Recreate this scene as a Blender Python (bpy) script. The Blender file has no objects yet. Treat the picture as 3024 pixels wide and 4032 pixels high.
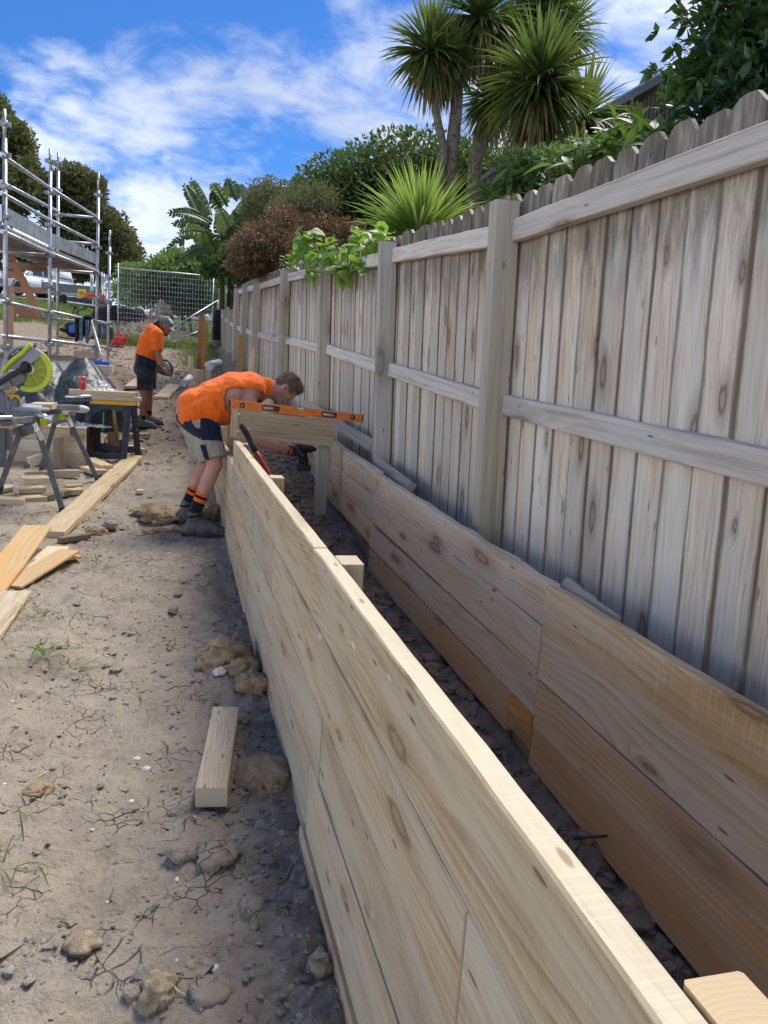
import bpy, bmesh, math, random
import numpy as np
from mathutils import Vector, Matrix, noise as mnoise
random.seed(7); rng = np.random.default_rng(7)
sc = bpy.context.scene
R = math.radians

# ------------------------------------------------------------------ camera, sky, sun, exposure
CAM_H = 1.37
F_PX, CX, CY, DSP = 3028.0, 1512.0, 2016.0, 1.8228
YAW, PITCH, ROLL = R(15.3), R(9.9), R(3.9)
_fw = np.array([math.sin(YAW)*math.cos(PITCH), math.cos(YAW)*math.cos(PITCH), -math.sin(PITCH)])
_rt = np.array([math.cos(YAW), -math.sin(YAW), 0.0])
_dn = np.cross(_fw, _rt)
_ix = math.cos(ROLL)*_rt - math.sin(ROLL)*_dn
_iy = math.sin(ROLL)*_rt + math.cos(ROLL)*_dn
cam_d = bpy.data.cameras.new('camera'); cam = bpy.data.objects.new('camera', cam_d)
sc.collection.objects.link(cam)
cam_d.sensor_fit = 'VERTICAL'; cam_d.sensor_height = 36.0; cam_d.lens = 36.0*F_PX/4032.0
cam_d.clip_start = 0.05; cam_d.clip_end = 3000.0
M = Matrix.Identity(4)
for i in range(3):
    M[i][0], M[i][1], M[i][2] = _ix[i], -_iy[i], -_fw[i]
M[2][3] = CAM_H
cam.matrix_world = M
sc.camera = cam

SUN_EL, SUN_AZ = R(60), R(47)          # azimuth measured from +Y (along the wall) towards +X (the fence)
world = bpy.data.worlds.new('World'); sc.world = world; world.use_nodes = True
wn, wl = world.node_tree.nodes, world.node_tree.links
for n in list(wn): wn.remove(n)
wo = wn.new('ShaderNodeOutputWorld'); bg = wn.new('ShaderNodeBackground'); bg.inputs[1].default_value = 0.1
wl.new(bg.outputs[0], wo.inputs[0])
sky = wn.new('ShaderNodeTexSky'); sky.sky_type = 'NISHITA'; sky.sun_disc = False
sky.sun_elevation = SUN_EL; sky.sun_rotation = SUN_AZ
sky.air_density = 1.0; sky.dust_density = 0.3; sky.ozone_density = 2.5
def wmath(op, a, b=None, c=None, clamp=False):
    n = wn.new('ShaderNodeMath'); n.operation = op; n.use_clamp = clamp
    for i, v in enumerate((a, b, c)):
        if v is None: continue
        if isinstance(v, (int, float)): n.inputs[i].default_value = v
        else: wl.new(v, n.inputs[i])
    return n.outputs[0]
tc = wn.new('ShaderNodeTexCoord')
sx = wn.new('ShaderNodeSeparateXYZ'); wl.new(tc.outputs['Generated'], sx.inputs[0])
zz = wmath('MAXIMUM', sx.outputs[2], 0.0); zz = wmath('ADD', zz, 0.34)
cu = wmath('DIVIDE', sx.outputs[0], zz); cv = wmath('DIVIDE', sx.outputs[1], zz)
cc = wn.new('ShaderNodeCombineXYZ'); wl.new(cu, cc.inputs[0]); wl.new(cv, cc.inputs[1])
def wnoise(scale, detail, rough, off, dist=0.0, stretch=(1,1,1), rot=0.0):
    mp = wn.new('ShaderNodeMapping'); mp.inputs['Location'].default_value = off
    mp.inputs['Scale'].default_value = stretch; mp.inputs['Rotation'].default_value = (0,0,rot)
    wl.new(cc.outputs[0], mp.inputs[0])
    n = wn.new('ShaderNodeTexNoise'); n.inputs['Scale'].default_value = scale; n.inputs['Detail'].default_value = detail
    n.inputs['Roughness'].default_value = rough; n.inputs['Distortion'].default_value = dist
    wl.new(mp.outputs[0], n.inputs['Vector']); return n.outputs[0]
CLX, CLY = 5.5, 0.5
# broad banks of cloud + broken cumulus pieces between them, thickening towards the horizon
n_big = wnoise(0.9, 2.0, 0.5, (CLX, CLY, 0.0), 0.2)
n_mid = wnoise(3.4, 7.0, 0.56, (0.3, 8.3, 2.0), 0.4, (1.0, 1.5, 1.0), R(35))
n_fin = wnoise(12.0, 6.0, 0.62, (5.0, 2.0, 4.0), 0.5)
low = wmath('MULTIPLY_ADD', sx.outputs[2], -2.6, 1.0, clamp=True)
dens = wmath('ADD', wmath('MULTIPLY', n_big, 1.0), wmath('MULTIPLY', n_mid, 0.62))
dens = wmath('ADD', dens, wmath('MULTIPLY', n_fin, 0.28))
dens = wmath('ADD', dens, wmath('MULTIPLY', low, 0.40))
mr = wn.new('ShaderNodeMapRange'); mr.interpolation_type = 'SMOOTHSTEP'
mr.inputs[1].default_value = 0.96; mr.inputs[2].default_value = 1.22; wl.new(dens, mr.inputs[0])
# cloud light: white where thin, blue grey in the thick of it, brighter around the sun
dt_ = wn.new('ShaderNodeVectorMath'); dt_.operation = 'DOT_PRODUCT'; wl.new(tc.outputs['Generated'], dt_.inputs[0])
dt_.inputs[1].default_value = (math.sin(SUN_AZ)*math.cos(SUN_EL), math.cos(SUN_AZ)*math.cos(SUN_EL), math.sin(SUN_EL))
glow = wmath('POWER', wmath('MAXIMUM', dt_.outputs['Value'], 0.0), 10.0)
ccol = wn.new('ShaderNodeMix'); ccol.data_type = 'RGBA'
mr2 = wn.new('ShaderNodeMapRange'); mr2.inputs[1].default_value = 1.0; mr2.inputs[2].default_value = 1.45; wl.new(dens, mr2.inputs[0])
nshade = wnoise(2.4, 5.0, 0.55, (9.0, 4.0, 1.0), 0.3)
sh = wmath('MULTIPLY', mr2.outputs[0], wmath('MULTIPLY_ADD', nshade, 2.0, 0.05), clamp=True)
wl.new(sh, ccol.inputs[0]); ccol.inputs[6].default_value = (2.3, 2.45, 2.75, 1); ccol.inputs[7].default_value = (1.3, 1.52, 1.95, 1)
cgl = wn.new('ShaderNodeMix'); cgl.data_type = 'RGBA'; wl.new(wmath('MULTIPLY', glow, 0.9, clamp=True), cgl.inputs[0])
wl.new(ccol.outputs[2], cgl.inputs[6]); cgl.inputs[7].default_value = (24, 23, 21.5, 1)
tint = wn.new('ShaderNodeMix'); tint.data_type = 'RGBA'; tint.blend_type = 'MULTIPLY'; tint.inputs[0].default_value = 1.0
wl.new(sky.outputs[0], tint.inputs[6]); tint.inputs[7].default_value = (0.105, 0.225, 0.395, 1)
mix = wn.new('ShaderNodeMix'); mix.data_type = 'RGBA'
wl.new(wmath('MULTIPLY', mr.outputs[0], 0.96), mix.inputs[0]); wl.new(tint.outputs[2], mix.inputs[6]); wl.new(cgl.outputs[2], mix.inputs[7])
# added fill: clouds away from the sun brightened to light the shaded faces
front = wmath('MULTIPLY_ADD', wmath('MULTIPLY', wmath('SUBTRACT', 0.62, dt_.outputs['Value']), 1.0, clamp=True), 3.0, 1.0)
fcol = wn.new('ShaderNodeCombineXYZ'); wl.new(front, fcol.inputs[0]); wl.new(wmath('MULTIPLY_ADD', front, 0.95, 0.05), fcol.inputs[1]); wl.new(wmath('MULTIPLY_ADD', front, 0.85, 0.15), fcol.inputs[2])
fmul = wn.new('ShaderNodeMix'); fmul.data_type = 'RGBA'; fmul.blend_type = 'MULTIPLY'; fmul.inputs[0].default_value = 1.0
wl.new(cgl.outputs[2], fmul.inputs[6]); wl.new(fcol.outputs[0], fmul.inputs[7]); wl.new(fmul.outputs[2], mix.inputs[7])
wl.new(mix.outputs[2], bg.inputs[0])

sun_d = bpy.data.lights.new('sun', 'SUN'); sun_d.energy = 1.1; sun_d.angle = R(32); sun_d.color = (1.0, 0.95, 0.86)
sun = bpy.data.objects.new('sun', sun_d); sc.collection.objects.link(sun)
SUN_DIR = Vector((math.sin(SUN_AZ)*math.cos(SUN_EL), math.cos(SUN_AZ)*math.cos(SUN_EL), math.sin(SUN_EL)))
sun.rotation_euler = SUN_DIR.to_track_quat('Z', 'Y').to_euler(); sun.location = SUN_DIR*60
sc.view_settings.view_transform = 'Standard'; sc.view_settings.look = 'None'
sc.view_settings.exposure = 1.85; sc.view_settings.gamma = 1.0; sc.view_settings.use_curve_mapping = False
sc.render.engine = 'CYCLES'

# ------------------------------------------------------------------ helpers
C = sc.collection
V3 = lambda *a: np.array(a, float)
def at(u, v, Y):
    """world point at forward distance Y along the sight line through photo position (u, v) of the 1659 x 2212 view"""
    d = _fw + (u*DSP-CX)/F_PX*_ix + (v*DSP-CY)/F_PX*_iy
    return V3(0, 0, CAM_H) + d*(Y/d[1])
def atz(u, v, z):
    d = _fw + (u*DSP-CX)/F_PX*_ix + (v*DSP-CY)/F_PX*_iy
    return V3(0, 0, CAM_H) + d*((z-CAM_H)/d[2])
def atx(u, v, X):
    d = _fw + (u*DSP-CX)/F_PX*_ix + (v*DSP-CY)/F_PX*_iy
    return V3(0, 0, CAM_H) + d*(X/d[0])
def zoomer(x0, y0, s):
    return lambda x, y: ((x0+x/s)/DSP, (y0+y/s)/DSP)
def tag(o, label=None, cat=None, group=None, kind=None):
    if label: o['label'] = label
    if cat: o['category'] = cat
    if group: o['group'] = group
    if kind: o['kind'] = kind
    return o
def thing(name, label, cat, loc=(0,0,0), rz=0.0, group=None):
    o = bpy.data.objects.new(name, None); C.objects.link(o); o.location = Vector(loc); o.rotation_euler = (0,0,rz)
    o.empty_display_size = 0.1
    return tag(o, label, cat, group)
def link(name, me, parent=None, world=None, local=None):
    o = bpy.data.objects.new(name, me); C.objects.link(o)
    if parent is not None: o.parent = parent
    if local is not None: o.matrix_basis = local
    elif world is not None:
        o.matrix_basis = inv_of(parent) @ world if parent is not None else world
    elif parent is not None: o.matrix_basis = inv_of(parent)
    return o
def mat_of(p):
    m = Matrix.Identity(4)
    while p is not None:
        m = p.matrix_basis @ m; p = p.parent
    return m
def inv_of(p): return mat_of(p).inverted()
def frame(o, xd, zd):
    xd = Vector(xd).normalized(); zd = Vector(zd); y = zd.cross(xd).normalized(); z = xd.cross(y).normalized()
    m = Matrix.Identity(4)
    for i in range(3): m[i][0], m[i][1], m[i][2], m[i][3] = xd[i], y[i], z[i], o[i]
    return m
class MB:
    """collects simple solids into one mesh"""
    def __init__(s): s.v=[]; s.f=[]; s.sm=[]; s.mi=[]; s.cur=0
    def add(s, vs, fs, smooth=False):
        b=len(s.v); s.v.extend([tuple(map(float,p)) for p in vs])
        for f in fs: s.f.append(tuple(i+b for i in f)); s.sm.append(smooth); s.mi.append(s.cur)
        return s
    def box(s, c, d, rot=None):
        hx,hy,hz=[q/2 for q in d]; c=Vector(c); vs=[]
        for x in(-hx,hx):
            for y in(-hy,hy):
                for z in(-hz,hz):
                    p=Vector((x,y,z)); p = rot@p if rot is not None else p; vs.append(p+c)
        return s.add(vs,[(0,1,3,2),(4,6,7,5),(0,4,5,1),(2,3,7,6),(0,2,6,4),(1,5,7,3)])
    def bar(s, a, b, w, h, up=(0,0,1), ch=0.0):
        """box section bar from a to b: w across, h along up"""
        a=Vector(a); b=Vector(b); x=(b-a); L=x.length; m=frame(a,x,up)
        return s.prism([(-w/2,-h/2),(w/2,-h/2),(w/2,h/2),(-w/2,h/2)],0,L,m,ch)
    def prism(s, poly, x0, x1, m=None, ch=0.0, smooth=False):
        """polygon in local (y,z) extruded along local x"""
        n=len(poly); vs=[]
        for x in (x0,x1):
            for (y,z) in poly:
                p=Vector((x,y,z)); vs.append(m@p if m is not None else p)
        fs=[tuple(range(n-1,-1,-1)),tuple(range(n,2*n))]
        b=len(s.v); s.v.extend([tuple(p) for p in vs])
        for f in fs: s.f.append(tuple(i+b for i in f)); s.sm.append(False); s.mi.append(s.cur)
        for i in range(n):
            j=(i+1)%n; s.f.append((b+i,b+j,b+n+j,b+n+i)); s.sm.append(smooth); s.mi.append(s.cur)
        return s
    def tube(s, pts, r, n=8, cap=True, flat=None):
        pts=[Vector(p) for p in pts]; rs=r if isinstance(r,(list,tuple,np.ndarray)) else [r]*len(pts)
        b=len(s.v); prev=None
        for i,p in enumerate(pts):
            t=(pts[min(i+1,len(pts)-1)]-pts[max(i-1,0)])
            if t.length<1e-9: t=Vector((0,0,1))
            t.normalize()
            if prev is None:
                a=Vector((0,0,1)) if abs(t.z)<.9 else Vector((1,0,0)); u=t.cross(a).normalized()
            else:
                u=(prev-t*prev.dot(t))
                u = u.normalized() if u.length>1e-6 else t.orthogonal().normalized()
            prev=u; w=t.cross(u)
            for k in range(n):
                an=2*math.pi*k/n; s.v.append(tuple(p+(u*math.cos(an)+w*math.sin(an)*(flat or 1))*rs[i]))
        for i in range(len(pts)-1):
            for k in range(n):
                k2=(k+1)%n; s.f.append((b+i*n+k,b+i*n+k2,b+(i+1)*n+k2,b+(i+1)*n+k)); s.sm.append(True); s.mi.append(s.cur)
        if cap:
            s.f.append(tuple(b+k for k in range(n-1,-1,-1))); s.sm.append(False); s.mi.append(s.cur)
            e=b+(len(pts)-1)*n; s.f.append(tuple(e+k for k in range(n))); s.sm.append(False); s.mi.append(s.cur)
        return s
    def ball(s, c, r, nu=12, nv=8, rot=None):
        c=Vector(c); r=(r,r,r) if isinstance(r,(int,float)) else r; vs=[]; fs=[]
        for j in range(nv+1):
            th=math.pi*j/nv
            for i in range(nu):
                ph=2*math.pi*i/nu; p=Vector((math.sin(th)*math.cos(ph)*r[0],math.sin(th)*math.sin(ph)*r[1],math.cos(th)*r[2]))
                vs.append((rot@p if rot is not None else p)+c)
        for j in range(nv):
            for i in range(nu):
                i2=(i+1)%nu; fs.append((j*nu+i,(j+1)*nu+i,(j+1)*nu+i2,j*nu+i2))
        return s.add(vs,fs,True)
    def lathe(s, prof, m=None, n=20):
        """profile of (radius, height) around local z"""
        vs=[]; fs=[]
        for (r,z) in prof:
            for k in range(n):
                p=Vector((r*math.cos(2*math.pi*k/n),r*math.sin(2*math.pi*k/n),z)); vs.append(m@p if m is not None else p)
        for i in range(len(prof)-1):
            for k in range(n):
                k2=(k+1)%n; fs.append((i*n+k,i*n+k2,(i+1)*n+k2,(i+1)*n+k))
        fs.append(tuple(range(n-1,-1,-1))); fs.append(tuple((len(prof)-1)*n+k for k in range(n)))
        return s.add(vs,fs,True)
    def mesh(s, name, mats):
        me=bpy.data.meshes.new(name); me.from_pydata(s.v,[],s.f)
        me.polygons.foreach_set('use_smooth',s.sm)
        for m in (mats if isinstance(mats,(list,tuple)) else [mats]): me.materials.append(m)
        me.polygons.foreach_set('material_index',s.mi)
        me.validate(); me.update(); return me
    def build(s, name, mats, parent=None, bevel=0.0, seg=2):
        me=s.mesh(name,mats)
        if bevel>0:
            bm=bmesh.new(); bm.from_mesh(me)
            bmesh.ops.remove_doubles(bm,verts=bm.verts,dist=1e-5)
            es=[e for e in bm.edges if len(e.link_faces)==2 and e.calc_face_angle(0)>R(28)]
            bmesh.ops.bevel(bm,geom=es,offset=bevel,segments=seg,affect='EDGES',clamp_overlap=True,profile=.5)
            bm.to_mesh(me); bm.free(); me.update()
        return link(name,me,parent)
def npmesh(name, V, F, mat, smooth=True):
    me=bpy.data.meshes.new(name); V=np.asarray(V,np.float32); F=np.asarray(F,np.int32); k=F.shape[1]
    me.vertices.add(len(V)); me.vertices.foreach_set('co',V.ravel())
    me.loops.add(F.size); me.loops.foreach_set('vertex_index',F.ravel())
    me.polygons.add(len(F)); me.polygons.foreach_set('loop_start',np.arange(0,F.size,k,dtype=np.int32))
    me.polygons.foreach_set('loop_total',np.full(len(F),k,np.int32))
    me.polygons.foreach_set('use_smooth',np.full(len(F),smooth,bool))
    me.materials.append(mat); me.update(calc_edges=True); me.validate(); return me
# vectorised gradient noise
_perm=rng.permutation(4096); _gr=rng.normal(size=(4096,2)); _gr/=np.linalg.norm(_gr,axis=1)[:,None]
def pnoise(x,y):
    xi=np.floor(x).astype(int); yi=np.floor(y).astype(int); xf=x-xi; yf=y-yi
    u=xf*xf*xf*(xf*(xf*6-15)+10); v=yf*yf*yf*(yf*(yf*6-15)+10)
    def g(a,b):
        h=_perm[(_perm[(xi+a)&4095]+yi+b)&4095]; q=_gr[h]; return q[...,0]*(xf-a)+q[...,1]*(yf-b)
    return (g(0,0)*(1-u)+g(1,0)*u)*(1-v)+(g(0,1)*(1-u)+g(1,1)*u)*v
def fbm(x,y,o=4,l=2.1,g=.5):
    t=0;a=1;
    for i in range(o): t=t+a*pnoise(x+i*17.3,y+i*31.7); x=x*l; y=y*l; a*=g
    return t
def sstep(a,b,x):
    t=np.clip((x-a)/(b-a),0,1); return t*t*(3-2*t)
# ------------------------------------------------------------------ materials
class NT:
    def __init__(s,name):
        s.m=bpy.data.materials.new(name); s.m.use_nodes=True; s.t=s.m.node_tree; s.n=s.t.nodes; s.l=s.t.links
        for q in list(s.n): s.n.remove(q)
        s.out=s.n.new('ShaderNodeOutputMaterial')
    def put(s,sock,v):
        if v is None: return
        if hasattr(v,'is_output') or isinstance(v,bpy.types.NodeSocket): s.l.new(v,sock)
        else:
            if sock.type=='RGBA' and len(v)==3: v=(*v,1)
            sock.default_value=v
    def math(s,op,a,b=None,c=None,clamp=False):
        n=s.n.new('ShaderNodeMath'); n.operation=op; n.use_clamp=clamp
        for i,v in enumerate((a,b,c)): s.put(n.inputs[i],v)
        return n.outputs[0]
    def mix(s,f,a,b,blend='MIX'):
        n=s.n.new('ShaderNodeMix'); n.data_type='RGBA'; n.blend_type=blend; n.clamp_factor=True
        s.put(n.inputs[0],f); s.put(n.inputs[6],a); s.put(n.inputs[7],b); return n.outputs[2]
    def ramp(s,x,a,b,smooth=True,lo=0.0,hi=1.0):
        n=s.n.new('ShaderNodeMapRange'); n.interpolation_type='SMOOTHSTEP' if smooth else 'LINEAR'
        s.put(n.inputs[0],x); n.inputs[1].default_value=a; n.inputs[2].default_value=b; n.inputs[3].default_value=lo; n.inputs[4].default_value=hi
        return n.outputs[0]
    def noise(s,vec,scale=5,detail=3,rough=.5,dist=0.0,out=0):
        n=s.n.new('ShaderNodeTexNoise'); s.put(n.inputs['Vector'],vec); n.inputs['Scale'].default_value=scale
        n.inputs['Detail'].default_value=detail; n.inputs['Roughness'].default_value=rough; n.inputs['Distortion'].default_value=dist
        return n.outputs[out]
    def vor(s,vec,scale=5,feat='F1',dim='3D',rand=1.0):
        n=s.n.new('ShaderNodeTexVoronoi'); n.voronoi_dimensions=dim; n.feature=feat; s.put(n.inputs['Vector'],vec)
        n.inputs['Scale'].default_value=scale; n.inputs['Randomness'].default_value=rand; return n
    def xyz(s,v):
        n=s.n.new('ShaderNodeSeparateXYZ'); s.put(n.inputs[0],v); return n.outputs
    def com(s,x,y,z):
        n=s.n.new('ShaderNodeCombineXYZ'); s.put(n.inputs[0],x); s.put(n.inputs[1],y); s.put(n.inputs[2],z); return n.outputs[0]
    def vscale(s,v,k):
        n=s.n.new('ShaderNodeVectorMath'); n.operation='MULTIPLY'; s.put(n.inputs[0],v); s.put(n.inputs[1],k); return n.outputs[0]
    def vadd(s,v,k):
        n=s.n.new('ShaderNodeVectorMath'); n.operation='ADD'; s.put(n.inputs[0],v); s.put(n.inputs[1],k); return n.outputs[0]
    def objco(s): return s.n.new('ShaderNodeTexCoord').outputs['Object']
    def pos(s): return s.n.new('ShaderNodeNewGeometry').outputs['Position']
    def rnd(s): return s.n.new('ShaderNodeObjectInfo').outputs['Random']
    def island(s): return s.n.new('ShaderNodeNewGeometry').outputs['Random Per Island']
    def bump(s,h,strength=.4,dist=.01,norm=None):
        n=s.n.new('ShaderNodeBump'); n.inputs['Strength'].default_value=strength; n.inputs['Distance'].default_value=dist
        s.put(n.inputs['Height'],h)
        if norm is not None: s.put(n.inputs['Normal'],norm)
        return n.outputs[0]
    def bsdf(s,color,rough=.7,metal=0.0,spec=.5,norm=None,**kw):
        n=s.n.new('ShaderNodeBsdfPrincipled'); s.put(n.inputs['Base Color'],color); s.put(n.inputs['Roughness'],rough)
        s.put(n.inputs['Metallic'],metal); n.inputs['Specular IOR Level'].default_value=spec
        if norm is not None: s.put(n.inputs['Normal'],norm)
        for k,v in kw.items(): s.put(n.inputs[k.replace('_',' ')],v)
        s.l.new(n.outputs[0],s.out.inputs[0]); return n
def hexc(r,g,b): # sRGB 0-255 to linear
    f=lambda c:(c/255/12.92) if c/255<=.04045 else ((c/255+.055)/1.055)**2.4
    return (f(r),f(g),f(b))
def plain(name,col,rough=.6,metal=0.0,spec=.5,var=.25,scale=14,bump=.15,bd=.004,dirt=None,dirtamt=.35):
    """simple surface with uneven colour, slight relief and optional dirt"""
    t=NT(name); o=t.objco()
    n=t.noise(o,scale,4,.6); 
    c=t.mix(t.ramp(n,.3,.7),tuple(x*(1-var) for x in col),tuple(min(1,x*(1+var)) for x in col))
    if dirt: c=t.mix(t.ramp(t.noise(o,scale*.45,5,.65,.4),.5,.72,hi=dirtamt),c,dirt)
    r=t.ramp(t.noise(o,scale*2.3,3),.2,.8,lo=max(0,rough-.1),hi=min(1,rough+.12))
    t.bsdf(c,r,metal,spec,t.bump(t.noise(o,scale*5,4,.6),bump,bd)); return t.m
def wood(name, light, dark, knot=(.09,.045,.02), stain=None, stain_amt=.6, ring=24., ringc=.55, fibre=.35, knots=.55,
         var=.22, rough=.8, bump=.35, grey=None, saw=0.0, stainth=.55, algae=None, kscale=(1.5,6.0), endc=None, kring=.6, edge=None, streak=.0, halo=.6, resin=0):
    t=NT(name); o=t.objco(); r=t.rnd()
    off=t.com(t.math('MULTIPLY',r,91.7),t.math('MULTIPLY',r,37.3),t.math('MULTIPLY',r,53.1))
    p=t.vadd(o,off); X,Y,Z=t.xyz(p); oX,oY,oZ=t.xyz(o)
    w=t.math('MULTIPLY_ADD',Y,.7,Z)
    # knots: scattered cells of the plank face
    kw=t.noise(t.com(t.math('MULTIPLY',X,kscale[0]*3),t.math('MULTIPLY',w,kscale[1]*3),2.0),1.0,3,.6,out=1)
    vo=t.vor(t.vadd(t.com(t.math('MULTIPLY',X,kscale[0]),t.math('MULTIPLY',w,kscale[1]),0.0),t.vscale(kw,(.16,.16,0))),1.0,'F1','2D')
    kd=vo.outputs['Distance']; kc=t.xyz(vo.outputs['Color'])[0]
    on=t.math('GREATER_THAN',kc,1-knots)
    kinf=t.math('MULTIPLY',t.math('POWER',2.718,t.math('MULTIPLY',kd,-6.5)),on)
    wav=t.noise(t.com(t.math('MULTIPLY',X,.55),t.math('MULTIPLY',w,3.2),0.0),1.0,2.5,.5)
    wav2=t.noise(t.com(t.math('MULTIPLY',X,2.6),t.math('MULTIPLY',w,9.0),3.0),1.0,2,.5)
    ph=t.math('MULTIPLY_ADD',w,ring,t.math('MULTIPLY',wav,ring*.34))
    ph=t.math('ADD',ph,t.math('MULTIPLY',wav2,.9)); ph=t.math('ADD',ph,t.math('MULTIPLY',kinf,3.2))
    sw=t.math('FRACT',ph)                                  # early wood to late wood saw tooth, like growth rings
    sw=t.math('MULTIPLY',t.math('POWER',sw,2.2),t.ramp(sw,1.0,.9))
    rfade=t.ramp(t.noise(t.com(t.math('MULTIPLY',X,.8),t.math('MULTIPLY',w,5.0),8.0),1.0,2),.3,.65,lo=.25,hi=1.0)
    fib=t.noise(t.com(t.math('MULTIPLY',X,5.0),t.math('MULTIPLY',Y,170.0),t.math('MULTIPLY',Z,170.0)),1.0,3,.6)
    fib2=t.noise(t.com(t.math('MULTIPLY',X,2.6),t.math('MULTIPLY',Y,34.0),t.math('MULTIPLY',Z,34.0)),1.0,3,.6)
    f=t.math('ADD',t.math('MULTIPLY',t.math('MULTIPLY',sw,rfade),ringc),t.math('MULTIPLY',t.ramp(fib,.42,.64),fibre*.5))
    f=t.math('ADD',f,t.math('MULTIPLY',t.ramp(fib2,.4,.72),fibre*.45),clamp=True)
    c=t.mix(f,light,dark)
    big=t.noise(t.com(t.math('MULTIPLY',X,.9),t.math('MULTIPLY',Y,4.0),t.math('MULTIPLY',Z,4.0)),1.0,4,.6)
    c=t.mix(t.ramp(big,.35,.7,hi=.55),c,t.mix(.5,c,tuple(x*.72 for x in light),'MIX'))
    if grey: c=t.mix(t.ramp(t.noise(t.com(t.math('MULTIPLY',X,1.1),t.math('MULTIPLY',Y,11.0),t.math('MULTIPLY',Z,11.0)),1.0,4,.6,.4),.42,.66,hi=.75),c,grey)
    if stain:
        sn=t.noise(t.com(t.math('MULTIPLY',X,.9),t.math('MULTIPLY',Y,6.0),t.math('MULTIPLY',Z,6.0)),1.0,4,.55,.5)
        c=t.mix(t.ramp(sn,stainth,stainth+.16,hi=stain_amt),c,stain)
    # knot body: brown halo, dark ring, resinous pale middle
    ksz=t.math('MULTIPLY_ADD',t.xyz(vo.outputs['Color'])[1],1.3,.55); kd=t.math('DIVIDE',kd,ksz)
    ka=t.math('MULTIPLY',t.ramp(kd,.24,.06),on); c=t.mix(t.math('MULTIPLY',ka,halo),c,tuple(a*.35+b*.65 for a,b in zip(knot,dark)))
    kr=t.math('MULTIPLY',t.math('MULTIPLY',t.ramp(kd,.10,.065),t.ramp(kd,.035,.06,lo=.35)),on); c=t.mix(t.math('MULTIPLY',kr,kring),c,knot)
    km=t.math('MULTIPLY',t.ramp(kd,.04,.015),on); c=t.mix(t.math('MULTIPLY',km,.45),c,tuple(a*.45+b*.55 for a,b in zip(light,knot)))
    # small pin specks and splits
    sp=t.vor(t.com(t.math('MULTIPLY',X,5.0),t.math('MULTIPLY',w,24.0),0.0),1.0,'F1','2D')
    spm=t.math('MULTIPLY',t.ramp(sp.outputs['Distance'],.12,.06),t.math('GREATER_THAN',t.xyz(sp.outputs['Color'])[1],.9))
    c=t.mix(t.math('MULTIPLY',spm,.75),c,knot)
    h=t.math('MULTIPLY_ADD',fib,.5,t.math('MULTIPLY',sw,.35))
    if saw>0:
        sx_=t.noise(t.com(t.math('MULTIPLY',X,190.0),t.math('MULTIPLY',w,7.0),0.0),1.0,2,.6)
        c=t.mix(t.math('MULTIPLY',t.ramp(sx_,.45,.75),saw*.35),c,tuple(min(1,x*1.5) for x in light)); h=t.math('ADD',h,t.math('MULTIPLY',sx_,saw))
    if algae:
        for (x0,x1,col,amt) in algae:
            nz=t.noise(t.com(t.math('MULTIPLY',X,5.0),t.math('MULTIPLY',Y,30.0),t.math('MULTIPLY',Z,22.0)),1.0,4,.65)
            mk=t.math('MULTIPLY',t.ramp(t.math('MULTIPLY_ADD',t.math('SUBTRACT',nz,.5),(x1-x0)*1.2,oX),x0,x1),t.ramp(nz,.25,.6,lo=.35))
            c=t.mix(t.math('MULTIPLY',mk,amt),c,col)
    if resin:
        rz=t.vor(t.com(t.math('MULTIPLY',X,3.1),t.math('MULTIPLY',w,9.0),5.0),1.0,'F1','2D'); rk=t.math('MULTIPLY',t.ramp(t.math('MULTIPLY_ADD',fib2,.12,rz.outputs['Distance']),.15,.07),t.math('GREATER_THAN',t.xyz(rz.outputs['Color'])[2],.82))
        c=t.mix(t.math('MULTIPLY',rk,.7),c,(.80,.72,.58))
        sl=t.vor(t.com(t.math('MULTIPLY',X,2.3),t.math('MULTIPLY',w,13.0),9.0),1.0,'F1','2D'); sk2=t.math('MULTIPLY',t.ramp(t.math('MULTIPLY_ADD',fib2,.1,sl.outputs['Distance']),.15,.09),t.math('GREATER_THAN',t.xyz(sl.outputs['Color'])[0],.86))
        c=t.mix(t.math('MULTIPLY',sk2,.75),c,tuple(x*.8 for x in knot))
        gp=t.ramp(t.noise(t.com(t.math('MULTIPLY',X,1.3),t.math('MULTIPLY',w,7.0),21.0),1.0,4,.6,.4),.58,.70); c=t.mix(t.math('MULTIPLY',gp,.5),c,(.47,.44,.39))
    if streak>0:
        sk=t.noise(t.com(t.math('MULTIPLY',X,.7),t.math('MULTIPLY',Y,60.0),t.math('MULTIPLY',Z,60.0)),1.0,3,.6,.3)
        c=t.mix(t.ramp(sk,.50,.68,hi=streak),c,tuple(x*.55 for x in dark))
    if edge:  # board edges darkened: grime, and painted shade for the gaps between palings
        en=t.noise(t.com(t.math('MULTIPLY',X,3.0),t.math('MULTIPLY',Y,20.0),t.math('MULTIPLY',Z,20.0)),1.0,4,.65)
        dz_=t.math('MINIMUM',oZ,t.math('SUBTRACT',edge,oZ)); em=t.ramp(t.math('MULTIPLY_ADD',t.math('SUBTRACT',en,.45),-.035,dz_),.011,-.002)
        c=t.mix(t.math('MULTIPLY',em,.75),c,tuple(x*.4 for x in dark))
    # end grain
    nrm=t.n.new('ShaderNodeVectorTransform'); nrm.convert_from='WORLD'; nrm.convert_to='OBJECT'
    t.l.new(t.n.new('ShaderNodeNewGeometry').outputs['Normal'],nrm.inputs[0])
    ex=t.ramp(t.math('ABSOLUTE',t.xyz(nrm.outputs[0])[0]),.7,.8)
    dy=t.math('MULTIPLY_ADD',oY,1.0,t.math('MULTIPLY_ADD',r,.06,-.03)); dz=t.math('ADD',oZ,t.math('MULTIPLY_ADD',r,.08,.03))
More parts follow.
